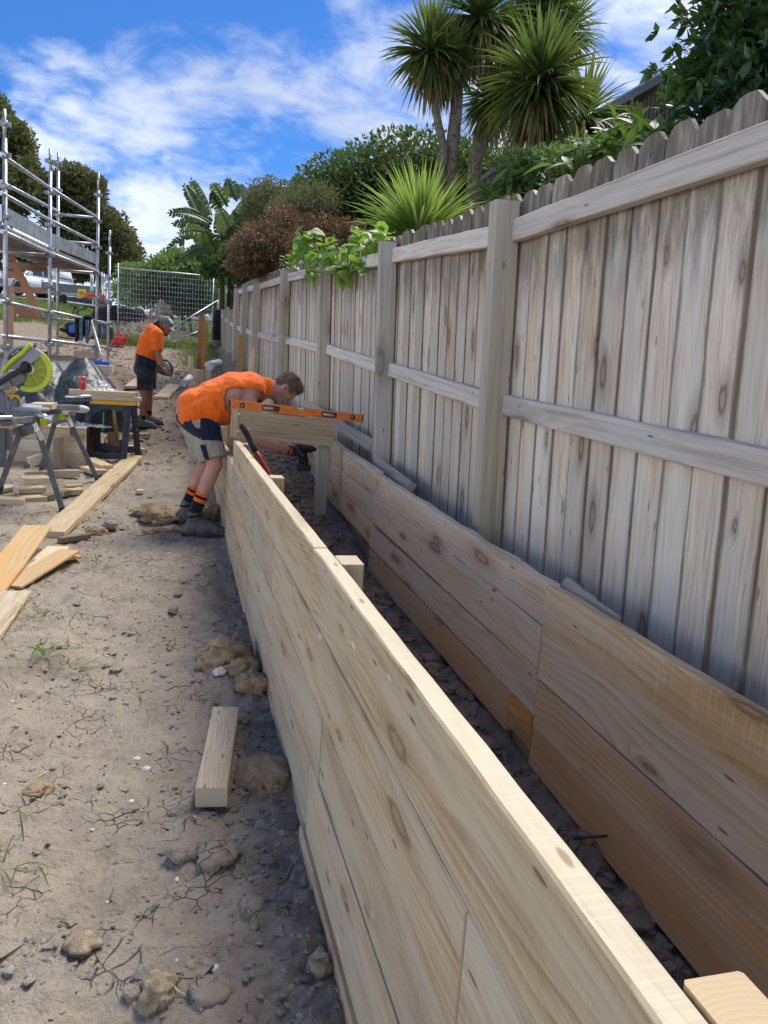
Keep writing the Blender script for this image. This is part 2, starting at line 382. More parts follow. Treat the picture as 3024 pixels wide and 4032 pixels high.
    rad=t.math('SQRT',t.math('ADD',t.math('MULTIPLY',dy,dy),t.math('MULTIPLY',dz,dz)))
    er=t.math('FRACT',t.math('MULTIPLY_ADD',rad,150.0,t.math('MULTIPLY',t.noise(p,30,2),1.5)))
    ec=t.mix(t.math('MULTIPLY',er,.22),endc or tuple(min(1,x*.92) for x in light),dark)
    c=t.mix(ex,c,ec)
    # every piece its own shade
    hs=t.n.new('ShaderNodeHueSaturation'); t.put(hs.inputs['Color'],c)
    t.put(hs.inputs['Value'],t.math('MULTIPLY_ADD',r,2*var,1-var)); t.put(hs.inputs['Saturation'],t.ramp(t.math('FRACT',t.math('MULTIPLY',r,7.13)),0,1,False,.8,1.15))
    t.bsdf(hs.outputs[0],t.ramp(fib,.2,.8,lo=rough-.12,hi=min(1,rough+.1)),0,.25,t.bump(h,bump,.003)); return t.m
def leafmat(name, a, b, trans=.35, rough=.45, new=None, dead=None, tcol=None, spec=.4):
    t=NT(name); i=t.island(); r2=t.math('FRACT',t.math('MULTIPLY',i,13.7)); r3=t.math('FRACT',t.math('MULTIPLY',i,57.3))
    ob=t.rnd()
    c=t.mix(t.math('FRACT',t.math('ADD',i,ob)),a,b)
    if new: c=t.mix(t.math('MULTIPLY',t.math('GREATER_THAN',r2,.88),.8),c,new)
    if dead: c=t.mix(t.math('MULTIPLY',t.math('GREATER_THAN',r3,.90),.8),c,dead)
    c=t.mix(t.ramp(t.noise(t.pos(),9,3),.35,.7,hi=.35),c,tuple(x*.6 for x in a))
    n=t.bsdf(c,rough,0,spec)
    tr=t.n.new('ShaderNodeBsdfTranslucent'); t.put(tr.inputs[0],t.mix(.75,c,tcol or tuple(min(1,x*2.4) for x in b)))
    mx=t.n.new('ShaderNodeMixShader'); mx.inputs[0].default_value=trans
    t.l.new(n.outputs[0],mx.inputs[1]); t.l.new(tr.outputs[0],mx.inputs[2]); t.l.new(mx.outputs[0],t.out.inputs[0]); return t.m
def soil(name, cols, crack=.6, patch=True, rough=.95, damp=None, scale=1.0):
    t=NT(name); p=t.pos(); ps=t.vscale(p,(scale,scale,scale))
    wob=t.noise(ps,2.2,3,.55,out=1); q=t.vadd(ps,t.vscale(wob,(.22,.22,.22)))
    n1=t.noise(ps,1.3,5,.6,.6); n2=t.noise(ps,7,6,.65,.3); n3=t.noise(ps,48,5,.7); n4=t.noise(ps,210,3,.6)
    c=t.mix(t.ramp(n1,.32,.66),cols[0],cols[1]); c=t.mix(t.ramp(n2,.45,.7,hi=.8),c,cols[2]); c=t.mix(t.ramp(n3,.52,.75,hi=.55),c,cols[3])
    c=t.mix(t.ramp(n3,.45,.25,hi=.5),c,tuple(x*.55 for x in cols[2]))
    h=t.math('ADD',t.math('MULTIPLY',n2,1.6),t.math('MULTIPLY',n3,.55)); h=t.math('ADD',h,t.math('MULTIPLY',n4,.12))
    if crack>0:
        v1=t.vor(q,3.9,'DISTANCE_TO_EDGE').outputs[0]; v2=t.vor(t.vadd(q,(3,5,1)),15,'DISTANCE_TO_EDGE').outputs[0]
        gate=t.ramp(t.noise(ps,2.9,3),.53,.66); g2=t.ramp(t.noise(ps,4.1,3),.52,.64)
        c1=t.math('MULTIPLY',t.ramp(v1,.015,.0),gate); c2=t.math('MULTIPLY',t.ramp(v2,.035,.0),g2)
        cr=t.math('MAXIMUM',c1,t.math('MULTIPLY',c2,.75)); c=t.mix(t.math('MULTIPLY',cr,crack),c,tuple(x*.28 for x in cols[2]))  # crack lines painted dark for the shade inside them and moist soil
        h=t.math('SUBTRACT',h,t.math('MULTIPLY',cr,1.1))
        # each dried flake its own tone
        fl=t.xyz(t.vor(q,3.9,'F1').outputs['Color'])[0]; c=t.mix(t.math('MULTIPLY',fl,.22),c,cols[3])
    if patch:
        X,Y,Z=t.xyz(p)
        bl=t.math('MULTIPLY',t.ramp(t.noise(t.vadd(ps,(7,2,0)),1.9,4,.6,.5),.60,.70),t.ramp(n3,.3,.6)); c=t.mix(t.math('MULTIPLY',bl,.65),c,(.17,.18,.185))
        gr=t.ramp(t.noise(t.vadd(ps,(1,9,0)),150,2),.68,.74); c=t.mix(t.math('MULTIPLY',gr,.5),c,(.55,.5,.43))
    if crack>0:
        fy=t.xyz(p)[1]; fb_=t.math('MULTIPLY',t.ramp(fy,8.0,12.0),t.ramp(n2,.3,.6,lo=.45)); c=t.mix(t.math('MULTIPLY',fb_,.75),c,(.27,.20,.145))
    if damp:  # clay darker towards the wall, broken by noise, fading further along
        X,Y,Z=t.xyz(p); d=t.math('MULTIPLY',t.ramp(t.math('MULTIPLY_ADD',t.noise(ps,3.1,4,.6),.5,X),damp[0],damp[1]),t.ramp(Y,7.0,4.5))
        c=t.mix(t.math('MULTIPLY',d,.2),c,damp[2])
    t.bsdf(c,rough,0,.2,t.bump(h,.95,.022)); return t.m
# timbers
W_PINE=wood('treated_pine',(.585,.465,.295),(.33,.23,.125),knot=(.13,.075,.035),stain=(.46,.30,.165),stain_amt=.6,ring=46,ringc=.9,fibre=.85,knots=.34,var=.13,rough=.85,bump=.4,halo=.32,resin=1,saw=.28,kscale=(2.0,7.5),grey=(.55,.47,.33),endc=(.60,.48,.32))
W_EDGE=wood('sawn_plank_edge',(.66,.57,.42),(.48,.385,.25),knot=(.3,.2,.11),ring=60,ringc=.35,fibre=.5,knots=.35,var=.05,rough=.95,saw=.5,bump=.5,stain=(.62,.46,.27),stain_amt=.35)
W_BROWN=wood('rough_sawn_brown',(.74,.58,.37),(.45,.29,.15),knot=(.16,.065,.03),stain=(.56,.34,.16),stain_amt=.5,ring=36,ringc=1.0,fibre=.45,knots=.5,var=.1,rough=.88,saw=.8,bump=.5,grey=(.70,.59,.46),kscale=(1.6,6))
W_GREYPINE=wood('grey_tan_board',(.72,.62,.44),(.45,.345,.215),knot=(.12,.06,.03),stain=(.40,.26,.15),stain_amt=.4,ring=38,ringc=.95,fibre=.4,knots=.5,var=.08,rough=.85,grey=(.68,.62,.53))
W_RUST=wood('rust_stained_board',(.68,.51,.31),(.37,.235,.115),knot=(.30,.26,.2),stain=(.60,.32,.11),stain_amt=.6,ring=38,ringc=.955,fibre=.4,knots=.6,var=.12,rough=.8,grey=(.58,.48,.35),stainth=.45)
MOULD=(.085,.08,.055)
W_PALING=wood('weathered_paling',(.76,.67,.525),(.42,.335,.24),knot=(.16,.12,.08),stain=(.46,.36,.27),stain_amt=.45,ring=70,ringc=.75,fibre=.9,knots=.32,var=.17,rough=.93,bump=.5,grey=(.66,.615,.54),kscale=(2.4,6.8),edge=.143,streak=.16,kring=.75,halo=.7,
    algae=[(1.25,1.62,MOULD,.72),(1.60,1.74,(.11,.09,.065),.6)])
W_PALING_B=W_PALING
W_POST=wood('weathered_post',(.50,.455,.365),(.32,.275,.21),knot=(.12,.09,.06),stain=(.24,.23,.16),stain_amt=.45,ring=20,ringc=.45,fibre=.55,knots=.5,var=.1,rough=.93,bump=.5,grey=(.44,.41,.35),streak=.45,kring=.45)
W_RAIL=wood('weathered_rail',(.74,.68,.58),(.44,.37,.29),knot=(.12,.085,.06),stain=(.27,.21,.155),stain_amt=.5,ring=26,ringc=.45,fibre=.6,knots=.5,var=.14,rough=.93,bump=.6,grey=(.70,.67,.61),streak=.4,kring=.5,kscale=(1.1,6))
W_FRESH=wood('fresh_sawn_pine',(.66,.52,.33),(.45,.31,.17),knot=(.2,.1,.05),ring=26,ringc=.5,fibre=.35,knots=.4,var=.12,rough=.8,stain=(.5,.3,.13),stain_amt=.3)
W_ORANGE=wood('orange_stained_board',(.62,.42,.19),(.45,.24,.08),knot=(.22,.1,.03),stain=(.66,.33,.08),stain_amt=.8,ring=20,ringc=.5,fibre=.3,knots=.3,var=.06,rough=.75,stainth=.46)
W_FRAME=wood('framing_timber',(.48,.26,.15),(.33,.16,.085),knot=(.15,.06,.03),ring=28,ringc=.45,fibre=.35,knots=.3,var=.12,rough=.8)
W_DARK=wood('damp_offcut',(.22,.17,.11),(.13,.095,.06),ring=26,ringc=.5,fibre=.4,knots=.4,var=.15,rough=.85)
W_POLE=wood('bark_pole',(.30,.24,.17),(.16,.12,.085),ring=12,ringc=.4,fibre=.7,knots=.3,var=.12,rough=.9,endc=(.52,.42,.29))
W_STAKE=wood('honey_post',(.40,.235,.105),(.28,.15,.06),ring=24,ringc=.5,fibre=.35,knots=.3,var=.1,rough=.8)
# soils
S_CLAY=soil('dry_clay',[(.315,.262,.20),(.37,.312,.24),(.24,.195,.148),(.44,.375,.30)],crack=.26,damp=(.05,.5,(.165,.13,.10)))
S_TRENCH=soil('dark_trench_soil',[(.28,.21,.152),(.35,.268,.192),(.20,.15,.11),(.43,.34,.245)],crack=0,patch=False)
S_CLOD=soil('clay_clod',[(.37,.265,.155),(.44,.32,.19),(.26,.18,.105),(.50,.39,.25)],crack=.5,patch=False,scale=1.7)
S_STONE=plain('grey_stone',(.27,.245,.21),.85,0,.3,.35,22,.6,.01)
S_WHITE=plain('pale_chip',(.66,.62,.55),.85,0,.3,.2,40,.4,.006)
S_TAN=plain('tan_stone',(.34,.27,.18),.9,0,.3,.4,20,.7,.012)
# metals, plastics, cloth
GALV=plain('galvanised_steel',(.52,.54,.56),.42,.75,.5,.25,9,.15,.003,(.36,.30,.24),.4)
GALV_D=plain('dull_steel',(.36,.37,.38),.5,.7,.5,.3,9,.15,.003,(.28,.2,.13),.4)
DECK=plain('deck_plank_steel',(.30,.28,.27),.65,.3,.4,.3,7,.2,.004,(.2,.14,.1),.5)
RUSTY=plain('rusty_steel',(.20,.09,.055),.85,.1,.3,.4,20,.4,.004)
WHITEP=plain('white_panel',(.66,.68,.70),.55,0,.4,.1,5,.1,.003,(.45,.40,.33),.4)
LIME=plain('lime_plastic',(.50,.60,.02),.42,0,.5,.12,9,.1,.002,(.40,.42,.12),.25)
GREYP=plain('grey_plastic',(.14,.145,.155),.5,0,.5,.2,12,.2,.002,(.30,.27,.22),.3)
MIDGREY=plain('mid_grey_housing',(.27,.275,.285),.45,0,.5,.15,12,.12,.002,(.36,.32,.26),.3)
LEGGREY=plain('leg_grey_paint',(.085,.09,.10),.5,.2,.5,.25,12,.2,.002,(.28,.24,.19),.35)
SILVER=plain('bright_aluminium',(.66,.66,.66),.3,.9,.5,.1,10,.08,.002)
NAVYP=plain('navy_plastic',(.022,.03,.052),.5,0,.5,.3,10,.15,.002,(.2,.17,.13),.25)
BLACKP=plain('black_plastic',(.018,.019,.021),.5,0,.5,.3,15,.2,.003,(.12,.1,.08),.2)
RUBBER=plain('black_rubber',(.02,.02,.021),.8,0,.3,.3,25,.3,.003,(.16,.13,.1),.35)
YELP=plain('yellow_plastic',(.75,.42,.01),.5,0,.5,.12,10,.1,.002,(.4,.28,.1),.2)
MINT=plain('mint_plastic',(.14,.58,.32),.5,0,.5,.1,10,.1,.002)
REDP=plain('red_plastic',(.60,.035,.03),.45,0,.5,.15,10,.12,.002,(.35,.12,.09),.2)
REDGRIP=plain('red_paint_steel',(.42,.03,.03),.5,0,.5,.2,14,.15,.002,(.2,.1,.08),.3)
ORANGEP=plain('orange_level_paint',(.80,.20,.025),.48,0,.5,.12,16,.1,.002,(.55,.34,.22),.35)
ORANGEB=plain('orange_tool_plastic',(.72,.10,.03),.5,0,.5,.12,10,.1,.002)
BLUEP=plain('blue_plastic',(.02,.11,.5),.5,0,.5,.12,10,.1,.002)
WHITEPL=plain('white_pvc',(.62,.65,.68),.5,0,.5,.08,8,.1,.002,(.45,.4,.33),.3)
VIAL=plain('green_vial',(.42,.66,.28),.2,0,.6,.08,8,.05,.001)
CARWHITE=plain('white_car_paint',(.74,.76,.78),.22,0,.6,.04,4,.02,.001)
CARGLASS=plain('tinted_car_glass',(.025,.032,.04),.08,0,.8,.2,3,.0,.001)
CARGREY=plain('grey_trim',(.12,.125,.13),.5,0,.5,.2,10,.1,.002)
REDLAMP=plain('red_lamp',(.45,.02,.02),.2,0,.6,.1,8,.02,.001)
def cloth(name,col,rough=.85,var=.15,scale=9,bump=.35,dirt=None,wr=5.0,emit=0):
    t=NT(name); o=t.objco(); w=t.noise(o,wr,4,.5,1.2); wv=t.noise(o,260,2)
    c=t.mix(t.ramp(w,.3,.7),tuple(x*(1-var) for x in col),tuple(min(1,x*(1+var)) for x in col))
    if dirt: c=t.mix(t.ramp(t.noise(o,scale,5,.65),.5,.75,hi=.5),c,dirt)
    h=t.math('ADD',t.math('MULTIPLY',w,2.0),t.math('MULTIPLY',wv,.12))
    t.bsdf(c,rough,0,.2,t.bump(h,bump,.03),Sheen_Weight=.15); return t.m
HIVIS=cloth('hi_vis_orange',(1.0,.165,.008),.7,.06,9,.95,None,6)
NAVYC=cloth('navy_cloth',(.013,.018,.04),.85,.25,9,.45,(.05,.05,.06),7)
KHAKI=cloth('khaki_cloth',(.36,.32,.255),.9,.12,12,.5,(.26,.20,.14),8)
SHORTD=cloth('faded_dark_shorts',(.028,.03,.04),.9,.3,9,.5,(.12,.11,.1),8)
BLUEC=cloth('faded_blue_cloth',(.13,.19,.27),.9,.2,9,.5,None,9)
BLACKC=cloth('black_cloth',(.012,.014,.018),.9,.3,9,.5,None,8)
SOCKB=cloth('black_sock',(.012,.012,.014),.95,.2,20,.3,None,30)
SOCKO=cloth('orange_sock_band',(.85,.16,.03),.95,.12,20,.3,None,30)
CAPG=cloth('grey_cap_cloth',(.15,.155,.165),.9,.2,10,.3,(.25,.24,.22),9)
CAPL=cloth('pale_cap_cloth',(.48,.48,.48),.9,.12,10,.3,None,9)
BOOT=plain('dusty_boot_leather',(.085,.085,.085),.8,0,.3,.4,14,.5,.008,(.27,.235,.19),.85)
BOOT2=plain('tan_suede_boot',(.19,.17,.14),.9,0,.3,.3,14,.4,.006,(.28,.24,.19),.5)
def skinmat(name,col,red):
    t=NT(name); o=t.objco(); n=t.noise(o,9,4,.55); c=t.mix(t.ramp(n,.35,.7),col,red)
    c=t.mix(t.ramp(t.noise(o,90,3),.55,.8,hi=.25),c,tuple(x*.7 for x in red))
    t.bsdf(c,.5,0,.4,t.bump(t.noise(o,160,3),.15,.002),Subsurface_Weight=.12,Subsurface_Radius=(.012,.005,.003)); return t.m
SKIN=skinmat('fair_skin',(.50,.275,.20),(.44,.20,.145))
SKIN2=skinmat('tanned_skin',(.36,.18,.11),(.31,.135,.085))
HAIR=plain('brown_hair',(.17,.115,.075),.7,0,.3,.5,60,.8,.01)
BEARD=plain('ginger_beard',(.22,.10,.05),.8,0,.3,.4,60,.6,.006)
def tarpmat():
    t=NT('dark_green_tarp'); o=t.objco(); w=t.noise(o,3.2,6,.6,1.5); w2=t.noise(o,15,4,.6,.8)
    c=t.mix(t.ramp(w,.35,.65),(.018,.026,.027),(.048,.06,.058)); c=t.mix(t.ramp(w2,.6,.75,hi=.4),c,(.13,.135,.125))
    t.bsdf(c,.32,0,.5,t.bump(t.math('ADD',w,t.math('MULTIPLY',w2,.2)),.55,.05)); return t.m
TARP=tarpmat()
def foil():
    t=NT('crumpled_foil'); o=t.objco(); v=t.vor(o,22).outputs['Distance']; w=t.noise(o,30,4,.6,1)
    t.bsdf((.72,.73,.75),.25,.85,.5,t.bump(t.math('ADD',v,w),1.0,.05)); return t.m
FOIL=foil()
# foliage
L_CORDY=leafmat('cordyline_leaf',(.045,.075,.024),(.12,.165,.045),.30,.4,None,(.30,.24,.10),(.30,.42,.08))
L_DEAD=leafmat('dry_frond',(.20,.15,.075),(.30,.23,.11),.3,.7)
L_FLAX=leafmat('bright_flax_leaf',(.085,.17,.028),(.19,.30,.055),.42,.4,(.33,.42,.12),(.36,.33,.14),(.50,.68,.13))
L_DARK=leafmat('dark_glossy_leaf',(.014,.040,.018),(.030,.068,.026),.22,.32,(.085,.16,.035),None,(.16,.34,.06),.6)
L_HEDGE=leafmat('hedge_leaf',(.022,.045,.014),(.050,.082,.022),.28,.45,(.10,.15,.04),None,(.2,.32,.06))
L_PHOT=leafmat('reddish_leaf',(.085,.075,.036),(.135,.125,.058),.3,.4,(.40,.12,.075),None,(.32,.16,.08))
L_OLIVE=leafmat('olive_leaf',(.08,.092,.038),(.15,.155,.068),.28,.5,(.18,.19,.07),None,(.28,.30,.1))
L_BANANA=leafmat('banana_leaf',(.025,.055,.02),(.085,.145,.04),.3,.38,None,None,(.24,.34,.06))
L_VINE=leafmat('vine_leaf',(.05,.12,.018),(.10,.205,.030),.40,.38,(.21,.34,.05),None,(.42,.66,.08))
L_BUSH=leafmat('light_bush_leaf',(.045,.098,.024),(.095,.165,.042),.36,.5,(.17,.26,.08),None,(.34,.5,.12))
L_TREE=leafmat('brownish_tree_leaf',(.062,.074,.026),(.12,.125,.045),.28,.55,(.125,.10,.04),None,(.24,.23,.07))
L_TREE_B=leafmat('dull_green_tree_leaf',(.052,.07,.024),(.105,.12,.038),.28,.55,(.15,.14,.035),None,(.24,.28,.07))
L_GINGER=leafmat('ginger_leaf',(.022,.058,.018),(.05,.10,.03),.36,.36,(.12,.2,.05),None,(.28,.46,.08))
L_SPIKE=leafmat('seed_spike',(.20,.17,.065),(.30,.26,.10),.3,.7)
L_GRASS=leafmat('grass_blade',(.05,.10,.02),(.13,.19,.045),.35,.6,(.24,.25,.08),(.32,.27,.13),(.35,.45,.1))
BARK=plain('cordyline_bark',(.20,.165,.13),.95,0,.2,.4,18,.9,.015)
BARK_D=plain('dark_bark',(.10,.075,.055),.95,0,.2,.4,18,.9,.02)
def grassland():
    t=NT('rough_grass_ground'); p=t.pos(); n=t.noise(p,.35,5,.6,.5); n2=t.noise(p,6,5,.7)
    c=t.mix(t.ramp(n,.35,.62),(.16,.17,.05),(.105,.145,.035)); c=t.mix(t.ramp(n2,.5,.72,hi=.7),c,(.26,.22,.11))
    t.bsdf(c,.95,0,.2,t.bump(n2,.8,.08)); return t.m
S_GRASS=grassland()
ASPH=plain('driveway_seal',(.21,.205,.20),.9,0,.3,.2,3,.4,.01)
# ------------------------------------------------------------------ ground
_by=[-8,5.5,7,9.3,12,14,17,20,24,35,50,70,120,900]; _bz=[0,0,.055,.2,.38,.6,1.0,1.4,1.88,2.9,4.25,5.4,6.2,6.2]
_ty=[-8,1.3,2.3,4.7,6,8,10,12,14,17,20,24]; _tz=[0,.01,.05,.13,.34,.5,.68,.9,1.05,1.25,1.55,1.92]
_ky=[-8,2,6,8,10,12,15,18,24,30]; _kz=[.45,.5,.64,.78,.95,1.15,1.4,1.62,2.0,2.45]
def base_z(y): return np.interp(y,_by,_bz)
def trench_z(y): return np.interp(y,_ty,_tz)
def fence_x(y): return np.interp(y,[-8,7.6,10.05,12.35,40],[0,0,-.12,-.27,-.31])
def ground_smooth(x,y):
    x=np.asarray(x,float); y=np.asarray(y,float); b=base_z(y)
    z=b+.41*(1-sstep(-1.3,-.98,x))*sstep(9.02,9.1,y)*(1-sstep(15,20,y))
    z=z+.35*(1-sstep(-6,-2.5,x))*sstep(18,30,y)
    fx=fence_x(y); far=sstep(22,27,y)
    tr=np.minimum(trench_z(y)-.06,9); k=sstep(.395,.425,x-fx*.55)*(1-far)
    z=z*(1-k)+tr*k
    bk=np.interp(y,_ky,_kz)+.22*np.clip(x-1.6,0,9)
    k2=sstep(1.235,1.26,x-fx)*(1-far*(1-sstep(1.5,3,x)))
    z=z*(1-k2)+np.maximum(bk,z)*k2
    return z
def ground_rough(x,y):
    d=np.hypot(x,y); a=1/(1+(d/14)**2)
    r=.032*fbm(x*1.1,y*1.1,3)+.026*fbm(x*4.5+3,y*4.5,4)+.007*fbm(x*27,y*27+8,2)
    fl=fbm(x*11+9,y*11,3); r=r+.016*np.abs(fl)-.012*np.clip(np.abs(fbm(x*3.1+50,y*3.1,2))*-6+.55,0,1)
    q_=fbm(x*2.3+7,y*2.3+2,3)*5; st_=np.floor(q_)+sstep(.78,1.0,q_-np.floor(q_)); r=r+.015*(st_-q_*.6)
    edge=sstep(-.15,.38,x)*(1-sstep(4.5,6.5,y)); r=r+edge*(.030*np.abs(fbm(x*7,y*7+40,4))+.01*fbm(x*30,y*30,2)-.012)
    r=r*np.where(x<.41,1,.5)
    fr_=sstep(8.5,12,y)*(1-sstep(25,30,y)); r=r+fr_*(.085*np.abs(fbm(x*1.6+5,y*1.6,4))+.04*fbm(x*5,y*5+3,3)-.03)*1.6
    return r*a + (1-a)*.10*fbm(x*.25,y*.25,3)*np.clip(d/30,0,1)
def G(x,y): return float(ground_smooth(x,y)+ground_rough(np.array(x,float),np.array(y,float)))
def grid_mesh(name,xs,ys,fn,mat):
    X,Y=np.meshgrid(xs,ys); Z=fn(X,Y); V=np.stack([X.ravel(),Y.ravel(),Z.ravel()],1); nx=len(xs); ny=len(ys)
    i=np.arange(nx*ny).reshape(ny,nx); F=np.stack([i[:-1,:-1].ravel(),i[:-1,1:].ravel(),i[1:,1:].ravel(),i[1:,:-1].ravel()],1)
    return npmesh(name,V,F,mat)
xs=np.concatenate([-np.geomspace(900,3.6,60),np.arange(-3.5,.40,.018),[.405,.415,.43,.5,.8,1.1,1.22,1.238,1.26,1.32,1.45],np.linspace(1.6,4,14),np.geomspace(4.5,900,34)])
ys=np.concatenate([[-60,-20,-8,-3,-1,0],np.geomspace(.6,24,330),np.geomspace(24.5,900,70)])
gm=grid_mesh('ground',xs,ys,lambda x,y:ground_smooth(x,y)+ground_rough(x,y),S_CLAY)
gm.materials.append(S_GRASS)
cen=np.zeros(len(gm.polygons)*3); gm.polygons.foreach_get('center',cen); cen=cen.reshape(-1,3)
gmask=((cen[:,1]>25.5+2.5*fbm(cen[:,0]*.4,cen[:,1]*.4,3))|((cen[:,0]>1.55)))
gm.polygons.foreach_set('material_index',gmask.astype(np.int32))
tag(link('ground',gm),kind='structure')
# loose soil in the trench between the two timber walls
def tr_fn(x,y):
    z=trench_z(y)+.02; r=.05*np.abs(fbm(x*3.5,y*3.5,3))+.04*fbm(x*9,y*9+5,3)*.8+.018*np.abs(fbm(x*24,y*24,3))
    return z+r-.02+.06*np.clip((x-.9)/.3,0,1)*0
tx=np.concatenate([np.arange(.43,1.235,.02)]); ty=np.geomspace(.9,23.5,330)
Xt,Yt=np.meshgrid(tx,ty); fx=fence_x(Yt); Xs=Xt+fx*np.clip((Xt-.2)/1.0,0,1)
Zt=tr_fn(Xs,Yt); nx=len(tx); ny=len(ty); ii=np.arange(nx*ny).reshape(ny,nx)
tm=npmesh('trench_soil',np.stack([Xs.ravel(),Yt.ravel(),Zt.ravel()],1),np.stack([ii[:-1,:-1].ravel(),ii[:-1,1:].ravel(),ii[1:,1:].ravel(),ii[1:,:-1].ravel()],1),S_TRENCH)
tag(link('trench_soil',tm),kind='structure')

# ------------------------------------------------------------------ planks
def plank_mesh(L,w,t,mat,seg=1,jit=0.0,ch=.004,top_j=None,seed=0):
    """board mesh: length on local x from 0, thickness on y (centred), width on z from 0; eased edges, optional wavy sawn edge"""
    rr=np.random.default_rng(seed); c=ch
    sec=[(-t/2+c,0),(t/2-c,0),(t/2,c),(t/2,w-c),(t/2-c,w),(-t/2+c,w),(-t/2,w-c),(-t/2,c)]
    V=[];F=[]; n=8
    for k in range(seg+1):
        x=L*k/seg; j=rr.normal(0,jit,(n,2)) if jit else np.zeros((n,2)); common=rr.normal(0,jit*.6) if jit else 0
        tj=(rr.normal(0,top_j) if top_j else 0)
        for q,(y,z) in enumerate(sec): V.append((x,y+j[q,0]*.5,z+j[q,1]*.5+common+(tj if z>w*.8 else 0)))
    for k in range(seg):
        for q in range(n):
            q2=(q+1)%n; F.append((k*n+q,k*n+q2,(k+1)*n+q2,(k+1)*n+q))
    F.append(tuple(range(n-1,-1,-1))); F.append(tuple(seg*n+q for q in range(n)))
    me=bpy.data.meshes.new('plank'); me.from_pydata(V,[],[f[::-1] for f in F]); me.materials.append(mat); me.validate(); me.update()
    bm=bmesh.new(); bm.from_mesh(me); bmesh.ops.recalc_face_normals(bm,faces=bm.faces); bm.to_mesh(me); bm.free(); return me
def plank(name,mat,parent,p0,p1,w,t,up=(0,0,1),seg=1,jit=0.0,top_j=None,ch=.004,seed=None,flip=False):
    """plank whose lower face-centre line runs from p0 to p1"""
    p0=Vector(p0); p1=Vector(p1)
    me=plank_mesh((p1-p0).length,w,t,mat,seg,jit,ch,top_j,seed if seed is not None else random.randrange(9999))
    return link(name,me,parent,world=frame(p0,p1-p0,up))
# ------------------------------------------------------------------ new retaining wall beside the path
wall=thing('retaining_wall','long new wall of pale treated pine planks dividing the clay path from the trench','retaining wall',(.41,2.5,0))
WX=lambda y: float(np.interp(y,[-1,1,2.5,4,5.5,7,10],[.413,.411,.409,.402,.396,.392,.385]))
def wall_row(z0,z1,breaks,dx=None):
    for k,(a,b) in enumerate(zip(breaks[:-1],breaks[1:])):
        o=(dx[k] if dx else 0.0)
        dz=float(np.interp((a+b)/2,[0,5.5,10],[0,0,.10]))
        pk_=plank('plank',W_PINE,wall,(WX(a)+o,a+.0015,z0+dz),(WX(b)+o,b-.0015,z0+dz),z1-z0-.0025,.045,seg=max(4,int((b-a)/.12)),jit=.0004,top_j=.0009 if z1>.8 else .0003)
        if z1>.8:
            pk_.data.materials.append(W_EDGE)
            for f in pk_.data.polygons:
                if f.normal.z>.9: f.material_index=1
wall_row(.672,.870,[-.9,2.17,5.49])
wall_row(.472,.672,[-.9,.86,3.05,5.49],[.001,-.002,.001])
wall_row(.270,.472,[-.9,1.9,4.55,7.2],[.002,-.001,.002])
wall_row(.045,.270,[-.9,2.02,4.12,7.2],[-.004,.002,-.001])
wall_row(-.16,.045,[-.9,2.07,7.2],[-.016,.003])
for z0,z1 in((.0,.2),(.2,.4),(.4,.6),(.6,.8)): wall_row(z0-.04,z1-.04,[7.21,9.9])
wall_row(.472,.672,[5.5,7.2])
for (a,b,zt,w) in((.44,.50,.868,.075),(1.975,2.08,.866,.075),(3.62,3.72,.868,.075),(5.3,5.40,.86,.075),(7.0,7.1,.9,.075)):
    x0=WX(a)+.024; mx=(x0+x0+.062)/2
    m=MB(); m.box((mx,(a+b)/2,(zt-.5)/2),(.062,b-a,zt+.5)); me=m.mesh('post',W_PINE)
    # keep the grain along the post: local x is up
    po=plank('post',W_PINE,wall,(mx,(a+b)/2-(b-a)/2,-.4),(mx,(a+b)/2-(b-a)/2,zt),b-a,.062,up=(0,1,0),seg=2,jit=.0008,ch=.003)
# ------------------------------------------------------------------ timber boards lining the far side of the trench
lining=thing('board_wall','low wall of brown and grey rough sawn boards along the foot of the old fence','board wall',(1.22,3,0))
def lrow(y0,y1,z00,z01,z10,z11,mat,x=1.225,t=.045,j=.0012,tj=None,seg=None):
    L=y1-y0; dz=z10-z00
    plank('plank',mat,lining,(x,y0,z00),(x,y1,z10),(z01-z00),t,seg=seg or max(4,int(L/.15)),jit=j,top_j=tj)
lrow(-.6,2.262,.545,.712,.555,.712,W_BROWN,1.222,tj=.003)
lrow(2.266,4.632,.577,.722,.624,.79,W_BROWN,1.228,tj=.004)
lrow(-.6,2.262,.372,.542,.392,.55,W_GREYPINE,1.224)
lrow(2.27,4.68,.402,.575,.463,.622,W_GREYPINE,1.222)
lrow(-.6,2.252,.207,.37,.225,.39,W_RUST,1.221)
lrow(2.262,4.70,.256,.40,.292,.461,W_GREYPINE,1.224)
lrow(-.6,2.262,-.03,.205,.075,.223,W_RUST,1.224)
lrow(2.47,4.69,.105,.254,.132,.290,W_RUST,1.222)
lrow(2.27,2.468,.13,.254,.13,.254,W_RUST,1.224,seg=2)
for (a,b,mt) in ((.655,.82,W_BROWN),(.495,.652,W_BROWN),(.335,.492,W_BROWN)):
    lrow(4.64,7.4,a-.03,b-.03,a+.05,b+.05,mt,1.226,tj=.002 if a>.6 else None)
lining2=thing('board_wall','short far stretch of boards along the fence foot beyond the bent worker','board wall',(1.0,10,0))
for q,(a,b) in enumerate(((.62,.77),(.77,.92),(.92,1.07))):
    plank('plank',W_GREYPINE if q%2 else W_PINE,lining2,(1.03,9.0,a-.05),(.90,13.6,a+.22),.15,.04,seg=3)
